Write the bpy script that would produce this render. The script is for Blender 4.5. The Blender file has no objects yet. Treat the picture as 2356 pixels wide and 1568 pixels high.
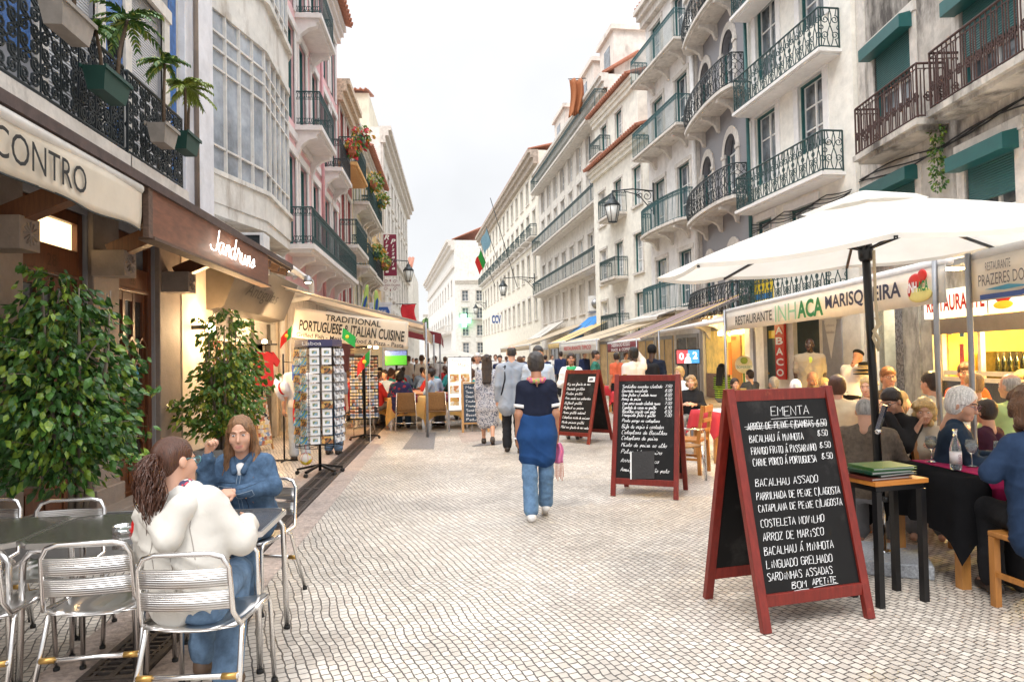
import bpy, math, random
import numpy as np
from mathutils.bvhtree import BVHTree
from mathutils import Vector, Matrix
random.seed(7); rng = np.random.default_rng(7)
S = bpy.context.scene; COL = S.collection
R = math.radians; PI = math.pi
# ---------------------------------------------------------------- camera
FPX, CX, CY, EYE = 1600., 1178., 784., 1.6          # focal length and centre in reference pixels (2356 wide)
def _n(v): return v/np.linalg.norm(v)
dY = _n(np.array([(1034-CX)/FPX, -(827-CY)/FPX, 1.]))      # street axis seen from the camera
_v = np.array([-.018, 1, 0]); dZ = _n(_v-(_v@dY)*dY)
dX = np.cross(dY, dZ); dX = dX if dX[0] > 0 else -dX
CM = np.array([dX, dY, dZ])                          # camera vector (right, up, forward) -> world
cam = bpy.data.objects.new('camera', bpy.data.cameras.new('camera')); COL.objects.link(cam)
r_, u_, f_ = CM[:, 0], CM[:, 1], CM[:, 2]
cam.matrix_world = Matrix([[r_[i], u_[i], -f_[i], (0, 0, EYE)[i]] for i in range(3)]+[[0, 0, 0, 1]])
cam.data.sensor_width = 36; cam.data.lens = 36*FPX/2356; cam.data.clip_start = .05; cam.data.clip_end = 1000
S.camera = cam
def ray(x, y): return CM@np.array([(x-CX)/FPX, -(y-CY)/FPX, 1.])
def G(x, y, z=0.):                                   # point at height z seen at reference pixel
    d = ray(x, y); return Vector(tuple(np.array([0, 0, EYE])+(z-EYE)/d[2]*d))
def AX(x, y, X): d = ray(x, y); return Vector(tuple(np.array([0, 0, EYE])+X/d[0]*d))
def AY(x, y, Y): d = ray(x, y); return Vector(tuple(np.array([0, 0, EYE])+Y/d[1]*d))
# ---------------------------------------------------------------- sky, sun, exposure
W = bpy.data.worlds.new('World'); S.world = W; W.use_nodes = True
nt = W.node_tree; N = nt.nodes; LK = nt.links
bg = N['Background']
sky = N.new('ShaderNodeTexSky'); sky.sky_type = 'NISHITA'; sky.sun_disc = False
sky.sun_elevation = R(52); sky.sun_rotation = R(150)
tc = N.new('ShaderNodeTexCoord')
sep = N.new('ShaderNodeSeparateXYZ'); LK.new(tc.outputs['Generated'], sep.inputs[0])
nz = N.new('ShaderNodeTexNoise'); nz.inputs['Scale'].default_value = 2.2; nz.inputs['Detail'].default_value = 5
LK.new(tc.outputs['Generated'], nz.inputs['Vector'])
rp = N.new('ShaderNodeValToRGB'); LK.new(sep.outputs['Z'], rp.inputs[0])      # overcast: zenith about three times the horizon
e = rp.color_ramp.elements; e[0].position = 0; e[0].color = (.372, .372, .374, 1); e[1].position = .9; e[1].color = (1.5, 1.53, 1.58, 1)
k = e.new(.42); k.color = (.388, .389, .394, 1)
mr = N.new('ShaderNodeMapRange'); mr.inputs[1].default_value = .3; mr.inputs[2].default_value = .7; mr.inputs[3].default_value = .87; mr.inputs[4].default_value = 1.14
LK.new(nz.outputs['Fac'], mr.inputs[0])
ml = N.new('ShaderNodeVectorMath'); ml.operation = 'SCALE'; LK.new(rp.outputs[0], ml.inputs[0]); LK.new(mr.outputs[0], ml.inputs['Scale'])
sc = N.new('ShaderNodeVectorMath'); sc.operation = 'SCALE'; sc.inputs['Scale'].default_value = .05; LK.new(sky.outputs[0], sc.inputs[0])
mx = N.new('ShaderNodeMix'); mx.data_type = 'RGBA'; mx.inputs[0].default_value = .9
LK.new(sc.outputs[0], mx.inputs[6]); LK.new(ml.outputs[0], mx.inputs[7]); LK.new(mx.outputs[2], bg.inputs[0])
bg.inputs[1].default_value = 1.0
sun = bpy.data.lights.new('sun', 'SUN'); sun.energy = .6; sun.angle = R(14); sun.color = (1, .96, .9)
so = bpy.data.objects.new('sun', sun); COL.objects.link(so)
so.rotation_euler = (R(38), 0, R(150-180)); so.location = (0, 0, 60)
S.view_settings.view_transform = 'Standard'; S.view_settings.look = 'None'; S.view_settings.gamma = 1; S.view_settings.exposure = 1.5
# ---------------------------------------------------------------- materials
MATS = {}
def M(name, col=None, rough=.6, metal=0., var=.12, vs=6., bump=0., bs=40., emit=0., ecol=None, stain=None, spec=.5, coat=0., stretch=None, trans=0., alpha=1.):
    if name in MATS: return MATS[name]
    m = bpy.data.materials.new(name); m.use_nodes = True; MATS[name] = m
    n, l = m.node_tree.nodes, m.node_tree.links; b = n['Principled BSDF']
    b.inputs['Roughness'].default_value = rough; b.inputs['Metallic'].default_value = metal
    b.inputs['Specular IOR Level'].default_value = spec; b.inputs['Coat Weight'].default_value = coat
    b.inputs['Transmission Weight'].default_value = trans; b.inputs['Alpha'].default_value = alpha
    c4 = tuple(col)+(1,)
    t = n.new('ShaderNodeTexCoord'); src = t.outputs['Object']
    if stretch:
        mp = n.new('ShaderNodeMapping'); mp.inputs['Scale'].default_value = stretch; l.new(src, mp.inputs[0]); src = mp.outputs[0]
    last = None
    if var:
        z = n.new('ShaderNodeTexNoise'); z.inputs['Scale'].default_value = vs; z.inputs['Detail'].default_value = 6; z.inputs['Roughness'].default_value = .65; l.new(src, z.inputs['Vector'])
        g = n.new('ShaderNodeMapRange'); g.inputs[1].default_value = .3; g.inputs[2].default_value = .7; g.inputs[3].default_value = 1-var; g.inputs[4].default_value = 1+var; l.new(z.outputs['Fac'], g.inputs[0])
        s = n.new('ShaderNodeVectorMath'); s.operation = 'SCALE'; s.inputs[0].default_value = c4[:3]; l.new(g.outputs[0], s.inputs['Scale']); last = s.outputs[0]
    if stain:                                        # dirt: (colour, noise scale, threshold, stretch of the noise)
        sc_, sn, th, sx = stain
        mp = n.new('ShaderNodeMapping'); mp.inputs['Scale'].default_value = sx; l.new(t.outputs['Object'], mp.inputs[0])
        z = n.new('ShaderNodeTexNoise'); z.inputs['Scale'].default_value = sn; z.inputs['Detail'].default_value = 8; z.inputs['Roughness'].default_value = .7; l.new(mp.outputs[0], z.inputs['Vector'])
        g = n.new('ShaderNodeMapRange'); g.inputs[1].default_value = th; g.inputs[2].default_value = th+.16; l.new(z.outputs['Fac'], g.inputs[0])
        x = n.new('ShaderNodeMix'); x.data_type = 'RGBA'; l.new(g.outputs[0], x.inputs[0]); x.inputs[7].default_value = tuple(sc_)+(1,)
        if last: l.new(last, x.inputs[6])
        else: x.inputs[6].default_value = c4
        last = x.outputs[2]
    if last: l.new(last, b.inputs['Base Color'])
    else: b.inputs['Base Color'].default_value = c4
    if bump:
        z = n.new('ShaderNodeTexNoise'); z.inputs['Scale'].default_value = bs; z.inputs['Detail'].default_value = 4; l.new(src, z.inputs['Vector'])
        u = n.new('ShaderNodeBump'); u.inputs['Strength'].default_value = bump; u.inputs['Distance'].default_value = .02; l.new(z.outputs['Fac'], u.inputs['Height']); l.new(u.outputs[0], b.inputs['Normal'])
    if emit:
        b.inputs['Emission Color'].default_value = tuple(ecol or col)+(1,); b.inputs['Emission Strength'].default_value = emit
    return m
def translucent(m, fac=.35):                            # thin cloth lets daylight through
    n, l = m.node_tree.nodes, m.node_tree.links; b = n['Principled BSDF']; t = n.new('ShaderNodeBsdfTranslucent'); x = n.new('ShaderNodeMixShader'); x.inputs[0].default_value = fac
    if b.inputs['Base Color'].links: l.new(b.inputs['Base Color'].links[0].from_socket, t.inputs[0])
    else: t.inputs[0].default_value = b.inputs['Base Color'].default_value
    l.new(b.outputs[0], x.inputs[1]); l.new(t.outputs[0], x.inputs[2]); l.new(x.outputs[0], n['Material Output'].inputs[0]); return m
def wave_bump(m, scale, strength, axis='Z', kind='BANDS', dist=0., det=2.):
    n, l = m.node_tree.nodes, m.node_tree.links
    t = n.new('ShaderNodeTexCoord'); w = n.new('ShaderNodeTexWave'); w.bands_direction = axis; w.inputs['Scale'].default_value = scale
    w.inputs['Distortion'].default_value = dist; w.inputs['Detail'].default_value = det; l.new(t.outputs['Object'], w.inputs['Vector'])
    u = n.new('ShaderNodeBump'); u.inputs['Strength'].default_value = strength; u.inputs['Distance'].default_value = .01
    l.new(w.outputs['Fac'], u.inputs['Height']); l.new(u.outputs[0], n['Principled BSDF'].inputs['Normal'])
    return m
def spots(name, base, cols, scale, rough=.7, thr=.5, rnd=1.):      # voronoi cells in several flat colours (prints, photographs, tiles)
    m = M(name, base, rough, var=0); n, l = m.node_tree.nodes, m.node_tree.links
    t = n.new('ShaderNodeTexCoord'); v = n.new('ShaderNodeTexVoronoi'); v.inputs['Scale'].default_value = scale; v.inputs['Randomness'].default_value = rnd
    l.new(t.outputs['Object'], v.inputs['Vector']); r = n.new('ShaderNodeValToRGB'); r.color_ramp.interpolation = 'CONSTANT'
    s = n.new('ShaderNodeSeparateColor'); l.new(v.outputs['Color'], s.inputs[0]); l.new(s.outputs[0], r.inputs[0])
    e = r.color_ramp.elements; e[0].color = tuple(base)+(1,); e[1].position = thr; e[1].color = tuple(cols[0])+(1,)
    for i, c in enumerate(cols[1:]):
        k = e.new(thr+(1-thr)*(i+1)/len(cols)); k.color = tuple(c)+(1,)
    l.new(r.outputs[0], n['Principled BSDF'].inputs['Base Color']); return m
# ---------------------------------------------------------------- mesh builder
class MB:
    def __init__(s): s.v = []; s.f = []; s.m = []; s.sm = []
    def add(s, vs, fs, m=0, smooth=False):
        o = len(s.v); s.v += [tuple(p) for p in vs]
        for f in fs: s.f.append(tuple(i+o for i in f)); s.m.append(m); s.sm.append(smooth)
        return s
    def box(s, x0, x1, y0, y1, z0, z1, m=0):
        return s.add([(x0,y0,z0),(x1,y0,z0),(x1,y1,z0),(x0,y1,z0),(x0,y0,z1),(x1,y0,z1),(x1,y1,z1),(x0,y1,z1)],
                     [(0,3,2,1),(4,5,6,7),(0,1,5,4),(1,2,6,5),(2,3,7,6),(3,0,4,7)], m)
    def bar(s, p, q, w, h, m=0, up=(0,0,1)):          # square-section beam
        p, q = Vector(p), Vector(q); d = (q-p).normalized(); a = d.cross(Vector(up))
        if a.length < 1e-4: a = d.cross(Vector((1,0,0)))
        a.normalize(); b = a.cross(d); a *= w/2; b *= h/2
        return s.add([p-a-b, p+a-b, p+a+b, p-a+b, q-a-b, q+a-b, q+a+b, q-a+b], [(3,2,1,0),(4,5,6,7),(0,1,5,4),(1,2,6,5),(2,3,7,6),(3,0,4,7)], m)
    def tube(s, pts, r, n=8, m=0, closed=False, cap=True):
        pts = [Vector(p) for p in pts]; K = len(pts); rs = r if isinstance(r, (list, tuple)) else [r]*K
        vs = []; pa = None
        for i, p in enumerate(pts):
            d = (pts[(i+1) % K]-pts[i-1]) if closed else (pts[min(i+1, K-1)]-pts[max(i-1, 0)])
            if d.length < 1e-9: d = Vector((0,0,1))
            d.normalize()
            if pa is None:
                pa = d.cross(Vector((0,0,1)))
                if pa.length < .1: pa = d.cross(Vector((1,0,0)))
            a = pa-d*pa.dot(d)
            if a.length < 1e-6: a = d.orthogonal()
            a.normalize(); pa = a; b = d.cross(a)
            for j in range(n):
                t = 2*PI*(j+.5)/n; vs.append(p+a*math.cos(t)*rs[i]+b*math.sin(t)*rs[i])
        fs = []
        for i in range(K if closed else K-1):
            i2 = (i+1) % K
            for j in range(n): fs.append((i*n+j, i*n+(j+1) % n, i2*n+(j+1) % n, i2*n+j))
        if cap and not closed: fs += [tuple(range(n))[::-1], tuple((K-1)*n+j for j in range(n))]
        return s.add(vs, fs, m, n > 5)
    def lathe(s, prof, c=(0,0,0), n=16, m=0):
        vs = []; K = len(prof)
        for r, z in prof:
            for j in range(n): t = 2*PI*j/n; vs.append((c[0]+r*math.cos(t), c[1]+r*math.sin(t), c[2]+z))
        fs = [(i*n+j, i*n+(j+1) % n, (i+1)*n+(j+1) % n, (i+1)*n+j) for i in range(K-1) for j in range(n)]
        if prof[0][0] > 1e-4: fs.append(tuple(range(n))[::-1])
        if prof[-1][0] > 1e-4: fs.append(tuple((K-1)*n+j for j in range(n)))
        return s.add(vs, fs, m, True)
    def ball(s, c, r, n=10, m=0):
        r = r if isinstance(r, (tuple, list)) else (r, r, r); vs = []; K = n//2+1
        for i in range(K+1):
            a = PI*i/K
            for j in range(n): t = 2*PI*j/n; vs.append((c[0]+r[0]*math.sin(a)*math.cos(t), c[1]+r[1]*math.sin(a)*math.sin(t), c[2]-r[2]*math.cos(a)))
        return s.add(vs, [(i*n+j, i*n+(j+1) % n, (i+1)*n+(j+1) % n, (i+1)*n+j) for i in range(K) for j in range(n)], m, True)
    def grid(s, fn, nu, nv, m=0, thick=0., smooth=True):   # fn(u,v) -> point, u,v in 0..1
        P = [[Vector(fn(i/nu, j/nv)) for j in range(nv+1)] for i in range(nu+1)]; vs = [p for r in P for p in r]; c = nv+1
        fs = [(i*c+j, (i+1)*c+j, (i+1)*c+j+1, i*c+j+1) for i in range(nu) for j in range(nv)]
        if thick:
            nn = (P[-1][0]-P[0][0]).cross(P[0][-1]-P[0][0]).normalized()*thick; k = len(vs)
            vs += [p-nn for p in vs]; fs += [tuple(a+k for a in f[::-1]) for f in fs]
            ed = [(i*c, (i+1)*c) for i in range(nu)][::-1]+[(j, j+1) for j in range(nv)]
            for i in range(nu): fs.append(((i+1)*c, i*c, i*c+k, (i+1)*c+k)); fs.append((i*c+nv, (i+1)*c+nv, (i+1)*c+nv+k, i*c+nv+k))
            for j in range(nv): fs.append((j, j+1, j+1+k, j+k)); fs.append((nu*c+j+1, nu*c+j, nu*c+j+k, nu*c+j+1+k))
        return s.add(vs, fs, m, smooth)
    def prism(s, poly, fr, t, m=0):                     # polygon [(a,b)] in frame fr=(origin, xdir, ydir), thickness t along the normal
        o, x, y = [Vector(q) for q in fr]; nn = x.cross(y).normalized()*t; n = len(poly)
        A = [o+x*a+y*b for a, b in poly]; return s.add(A+[p-nn for p in A], [tuple(range(n)), tuple(range(2*n-1, n-1, -1))]+[(i, i+n, (i+1) % n+n, (i+1) % n) for i in range(n)], m)
    def build(s, name, mats, parent=None, bevel=0., shade=None):
        me = bpy.data.meshes.new(name); me.from_pydata(s.v, [], s.f)
        for m in (mats if isinstance(mats, (list, tuple)) else [mats]): me.materials.append(m)
        me.polygons.foreach_set('material_index', s.m); me.polygons.foreach_set('use_smooth', s.sm if shade is None else [shade]*len(s.f)); me.update()
        return link(name, me, parent, bevel)
def link(name, me, parent=None, bevel=0.):
    o = bpy.data.objects.new(name, me); COL.objects.link(o)
    if parent: o.parent = parent
    if bevel: b = o.modifiers.new('bevel', 'BEVEL'); b.width = bevel; b.segments = 2; b.limit_method = 'ANGLE'
    return o
def tag(o, label, cat, group=None, kind=None):
    if label: o['label'] = label
    if cat: o['category'] = cat
    if group: o['group'] = group
    if kind: o['kind'] = kind
    return o
def thing(name, label, cat, loc=(0,0,0), rz=0., group=None):
    o = bpy.data.objects.new(name, None); o.empty_display_size = .1; COL.objects.link(o); o.location = loc; o.rotation_euler = (0, 0, rz); return tag(o, label, cat, group)
def kids(o): return [c for c in bpy.data.objects if c.parent == o]
def dup(o, loc, rz=None, label=None, group=None, parent=None, ch=None):
    c = o.copy(); COL.objects.link(c); c.parent = parent
    if parent is None:
        if loc is not None: c.location = loc
        if rz is not None: c.rotation_euler = (0, 0, rz)
        if label: c['label'] = label
        if group: c['group'] = group
    for k in kids(o): dup(k, None, parent=c)
    return c
def remat(o, table):                                   # give a copy its own materials: {slot material name: material}
    for x in [o]+kids(o)+[q for k in kids(o) for q in kids(k)]:
        for s in x.material_slots:
            if s.material and s.material.name in table:
                new = table[s.material.name]; s.link = 'OBJECT'; s.material = new
# ---------------------------------------------------------------- lettering
def text(s, parent, org, xd, up, w, h, mat, ext=.004, bold=0., shear=0., name='lettering', align='w'):
    c = bpy.data.curves.new('t', 'FONT'); c.body = s; c.size = 1; c.offset = bold; c.shear = shear; c.extrude = .0; c.resolution_u = 3
    t = bpy.data.objects.new('t', c); COL.objects.link(t); bpy.context.view_layer.update()
    me = bpy.data.meshes.new_from_object(t.evaluated_get(bpy.context.evaluated_depsgraph_get()))
    bpy.data.objects.remove(t); bpy.data.curves.remove(c)
    co = np.zeros(len(me.vertices)*3); me.vertices.foreach_get('co', co); co = co.reshape(-1, 3)
    a, b = co.min(0), co.max(0); sx = w/(b[0]-a[0]); sy = h/.69 if align == 'cap' else h/(b[1]-a[1]); y0 = 0 if align == 'cap' else a[1]
    X, U = Vector(xd).normalized(), Vector(up).normalized(); nn = X.cross(U)
    O = Vector(org)+nn*ext
    P = np.array(O)+np.outer((co[:,0]-a[0])*sx, X)+np.outer((co[:,1]-y0)*sy, U)
    me.vertices.foreach_set('co', P.ravel()); me.materials.clear(); me.materials.append(mat); me.name = name; me.update()
    return link(name, me, parent)
# ---------------------------------------------------------------- handwriting (single strokes)
GL = {'î':'2226|2728','A':'022842|1434','B':'0208384705|0535443202','C':'473818070312324','D':'02082846432202','E':'48080242|0535','F':'480802|0535','G':'47381807031232434525','H':'0208|4842|0545','I':'2228','J':'4843321203','L':'080242','M':'0208254842','N':'02084248','O':'180703123243473818','P':'02083847362505','Q':'180703123243473818|3342','R':'02083847362505|2542','S':'4738180716354332120','T':'0848|2822','U':'080312324348','V':'082248','W':'0812253248','X':'0248|0842','Z':'08480242',
'0':'180703123243473818','1':'162822','2':'0718384702 42','3':'0838254432 12','4':'38054 5|3832','5':'480805354432 1202','6':'3807031232434 415','7':'0848 12','8':'2817163544432212031416 374828','9':'463516172837463 2','.':'1213','/':'4911',',':'131 1','&':'420718280312 44',
'a':'351504031222343533 42','b':'02272818131222332445','c':'35251504031 23243','d':'351504031222343833 42','e':'03233425150403122243','f':'0236382820101243','g':'3515041323353020104 3','h':'0227281812142535324 3','i':'0215132243|2728','j':'15101012','k':'02272818121424352442','l':'022728181322 43','m':'0205020415252224354542','n':'021512142535334 2','o':'251504031222333425 45','p':'0215101425353423134 3','q':'35150413233530 42','r':'021516253 53342','s':'0225343322124 3','t':'0228233243|1636','u':'05031222353342','v':'0512223545','x':'05153242|4512','z':'153512322010 43','-':'1535'}
ACC = {'Á':('A','4A2 9'),'À':('A','1A39'),'à':('a','1827'),'á':('a','3827'),'ã':('a','17283748'),'é':('e','3827'),'ó':('o','3827')}
def chalk(s, parent, org, xd, up, w, h, mat, r=.004, slant=0., cursive=False, jit=.12, name='chalk_writing'):
    rnd = random.Random(s); X, U = Vector(xd).normalized(), Vector(up).normalized(); nn = X.cross(U)
    mb = MB(); x = 0.; strokes = []
    for ch in s:
        if ch == ' ': x += 3.4; continue
        if ch == 'i' and not cursive: ch = 'î'
        acc = None
        if ch in ACC: ch, acc = ACC[ch]
        sm = ch.islower(); k = .8 if sm and not cursive else 1.; ww = 3.9 if not (sm and cursive) else 3.5
        if ch in '.I/,': ww *= .6
        j = rnd.uniform(-jit, jit)*2
        for st in (GL.get(ch, '0242')+('|'+acc if acc else '')).split('|'):
            st = st.replace(' ', ''); P = []
            for i in range(0, len(st)-1, 2):
                a = int(st[i], 16); b = int(st[i+1], 16)-2
                P.append((x+(a*ww/4.6 if ch not in '.I,' else 1)*k+rnd.uniform(-jit, jit)+slant*b, b*k+j+rnd.uniform(-jit, jit)))
            strokes.append((P, cursive or ch.islower()))
        x += ww*(1. if sm and cursive else 1.14)*k
    sx = w/x; sy = h/6.
    for P, sm in strokes:
        if sm and len(P) > 2:                            # Catmull-Rom
            Q = []
            for i in range(len(P)-1):
                p0, p1, p2, p3 = P[max(i-1, 0)], P[i], P[i+1], P[min(i+2, len(P)-1)]
                for t in (0, .34, .67):
                    Q.append(tuple(.5*(2*p1[c]+(p2[c]-p0[c])*t+(2*p0[c]-5*p1[c]+4*p2[c]-p3[c])*t*t+(3*p1[c]-p0[c]-3*p2[c]+p3[c])*t**3) for c in (0, 1)))
            P = Q+[P[-1]]
        if len(P) == 1: P = P+[(P[0][0]+.3, P[0][1])]
        mb.tube([Vector(org)+X*(a*sx)+U*(b*sy)+nn*r*.5 for a, b in P], r, 4)
    return mb.build(name, mat, parent)
# ---------------------------------------------------------------- ground
mt = M('limestone_cobbles', (.5, .46, .41), .38, var=0); n_, l_ = mt.node_tree.nodes, mt.node_tree.links; bs = n_['Principled BSDF']
def _nd(t, **kw):
    q = n_.new(t)
    for a, b in kw.items(): q.inputs[a.replace('_', ' ')].default_value = b
    return q
t = n_.new('ShaderNodeTexCoord'); w1 = _nd('ShaderNodeTexNoise', Scale=.9, Detail=2.); l_.new(t.outputs['Object'], w1.inputs[0])
w2 = _nd('ShaderNodeTexNoise', Scale=9., Detail=2.); l_.new(t.outputs['Object'], w2.inputs[0])
a1 = n_.new('ShaderNodeVectorMath'); a1.operation = 'MULTIPLY_ADD'; a1.inputs[1].default_value = (.17, .17, 0); l_.new(w1.outputs['Color'], a1.inputs[0]); l_.new(t.outputs['Object'], a1.inputs[2])
a2 = n_.new('ShaderNodeVectorMath'); a2.operation = 'MULTIPLY_ADD'; a2.inputs[1].default_value = (.03, .03, 0); l_.new(w2.outputs['Color'], a2.inputs[0]); l_.new(a1.outputs[0], a2.inputs[2])
mp = n_.new('ShaderNodeMapping'); mp.inputs['Rotation'].default_value = (0, 0, R(72)); l_.new(a2.outputs[0], mp.inputs[0])
br = n_.new('ShaderNodeTexBrick'); l_.new(mp.outputs[0], br.inputs[0]); br.offset = .5
for a, b in dict(Scale=1., Color1=(.76, .695, .61, 1), Color2=(.53, .47, .405, 1), Mortar=(.085, .074, .065, 1), Bias=.25).items(): br.inputs[a].default_value = b
br.inputs['Mortar Size'].default_value = .0045; br.inputs['Mortar Smooth'].default_value = .35; br.inputs['Brick Width'].default_value = .058; br.inputs['Row Height'].default_value = .05
d1 = _nd('ShaderNodeTexNoise', Scale=.55, Detail=7., Roughness=.7); l_.new(t.outputs['Object'], d1.inputs[0])
r1 = n_.new('ShaderNodeMapRange'); r1.inputs[1].default_value = .32; r1.inputs[2].default_value = .68; r1.inputs[3].default_value = .6; r1.inputs[4].default_value = 1.16; l_.new(d1.outputs[0], r1.inputs[0])
s1 = n_.new('ShaderNodeVectorMath'); s1.operation = 'SCALE'; l_.new(br.outputs['Color'], s1.inputs[0]); l_.new(r1.outputs[0], s1.inputs['Scale'])
d2 = _nd('ShaderNodeTexNoise', Scale=38., Detail=4.); l_.new(t.outputs['Object'], d2.inputs[0])
r2 = n_.new('ShaderNodeMapRange'); r2.inputs[3].default_value = .82; r2.inputs[4].default_value = 1.18; l_.new(d2.outputs[0], r2.inputs[0])
s2 = n_.new('ShaderNodeVectorMath'); s2.operation = 'SCALE'; l_.new(s1.outputs[0], s2.inputs[0]); l_.new(r2.outputs[0], s2.inputs['Scale']); l_.new(s2.outputs[0], bs.inputs['Base Color'])
rr = n_.new('ShaderNodeMapRange'); rr.inputs[3].default_value = .3; rr.inputs[4].default_value = .52; l_.new(d2.outputs[0], rr.inputs[0]); l_.new(rr.outputs[0], bs.inputs['Roughness'])
iv = n_.new('ShaderNodeMath'); iv.operation = 'SUBTRACT'; iv.inputs[0].default_value = 1; l_.new(br.outputs['Fac'], iv.inputs[1])
ad = n_.new('ShaderNodeMath'); ad.operation = 'MULTIPLY_ADD'; ad.inputs[1].default_value = .35; l_.new(d2.outputs[0], ad.inputs[0]); l_.new(iv.outputs[0], ad.inputs[2])
bu = n_.new('ShaderNodeBump'); bu.inputs['Strength'].default_value = .55; bu.inputs['Distance'].default_value = .012; l_.new(ad.outputs[0], bu.inputs['Height']); l_.new(bu.outputs[0], bs.inputs['Normal'])
def sheet(name, mat, pts, z):
    mb = MB(); mb.add([(x, y, z) for x, y in pts], [tuple(range(len(pts)))]); return tag(mb.build(name, mat), None, None, kind='structure')
sheet('ground', mt, [(-90, -30), (90, -30), (90, 420), (-90, 420)], 0)
pink = M('pink_setts', (.4, .32, .275), .45, var=.45, vs=22, bump=.4, bs=60, stain=((.25, .2, .17), 3, .52, (1, 1, 1)))
sheet('paving_strip_left', pink, [(-2.16, -3), (-1.91, -3), (-1.91, 60), (-2.16, 60)], .004)
sheet('paving_strip_right', pink, [(-1.59, -3), (-1.34, -3), (-1.34, 60), (-1.59, 60)], .004)
dk = M('basalt_setts', (.16, .155, .16), .45, var=.4, vs=25, bump=.5, bs=70)
def gp(*px): return [tuple(G(x, y))[:2] for x, y in px]
sheet('paving_patch_dark', dk, gp((925, 1033), (998, 1033), (1003, 994), (954, 994)), .004)
sheet('paving_patch_pink', pink, gp((1063, 1018), (1110, 1013), (1105, 992), (1052, 994)), .004)
sheet('paving_patch_walk', dk, gp((1083, 1027), (1150, 1022), (1170, 1012), (1120, 1016)), .008)
# drain: cast iron grates laid end to end
iron = M('cast_iron', (.09, .075, .068), .5, .6, var=.35, vs=20, bump=.3, bs=90)
mb = MB(); w, L = .31, .74
mb.box(-w/2, w/2, -L/2, -L/2+.03, 0, .02); mb.box(-w/2, w/2, L/2-.03, L/2, 0, .02)
mb.box(-w/2, -w/2+.035, -L/2+.03, L/2-.03, 0, .02); mb.box(w/2-.035, w/2, -L/2+.03, L/2-.03, 0, .02); mb.box(-.016, .016, -L/2+.03, L/2-.03, 0, .02)
for i in range(11):
    y = -L/2+.03+(L-.06)*(i+.5)/11
    for s in (-1, 1):
        mb.box(*sorted((s*.016, s*(w/2-.035))), y-.034, y-.012, 0, .018)
for s in (-1, 1): mb.box(s*.1-.008, s*.1+.008, -L/2+.03, L/2-.03, .001, .017)
grate = tag(mb.build('drain_grate', iron), 'cast iron drain grate in the pink gutter', 'grate', 'drain grates along the gutter')
sheet('gutter_bed', M('gutter_dark', (.012, .011, .01), .9, var=0), [(-1.91, -3), (-1.59, -3), (-1.59, 60), (-1.91, 60)], .002)
for i in range(26):
    o = grate if i == 0 else dup(grate, None)
    o.location = (-1.75, 2.6+.75*i, .003)
    if i < 3: o['label'] = 'slotted cast iron drain grate under the metal chairs at the bottom left'
    elif i < 9: o['label'] = 'slotted iron drain grate in the pink gutter between table and postcard stand'
    else: o['label'] = 'slotted iron drain grate in the gutter beyond the postcard stand'
# ---------------------------------------------------------------- facades
STONE = M('trim_stone', (.62, .58, .53), .75, var=.18, vs=5, bump=.15, stain=((.3, .27, .24), 2.2, .56, (1.5, 1.5, .5)))
WHITE = M('white_paint', (.8, .79, .77), .5, var=.06)
GREEN = M('green_paint', (.02, .1, .1), .45, var=.2)
GIRON = M('green_ironwork', (.025, .06, .062), .45, .2, var=.2)
BIRON = M('dark_ironwork', (.03, .038, .042), .45, .3, var=.25)
GLASS = M('window_glass', (.14, .16, .18), .06, var=.85, vs=1.6, spec=.8)
PALE = M('pale_curtain_glass', (.48, .5, .51), .1, var=.5, vs=2.6, spec=.7)
SHUT = wave_bump(M('roller_shutter_grey', (.4, .4, .41), .5, var=.08), 9, .9)
SHUTG = wave_bump(M('roller_shutter_green', (.01, .085, .085), .42, var=.12), 7, 1.)
SHUTB = wave_bump(M('roller_shutter_beige', (.6, .55, .48), .5, var=.1), 9, .9)
TILE = wave_bump(M('roof_tiles', (.38, .15, .09), .75, var=.3, vs=9), 3.2, 1., 'X')
def spiral(cx, cz, r0, r1, a0, turns, n=14):
    return [(cx+(r0+(r1-r0)*i/n)*math.cos(a0+2*PI*turns*i/n), cz+(r0+(r1-r0)*i/n)*math.sin(a0+2*PI*turns*i/n)) for i in range(n+1)]
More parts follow.
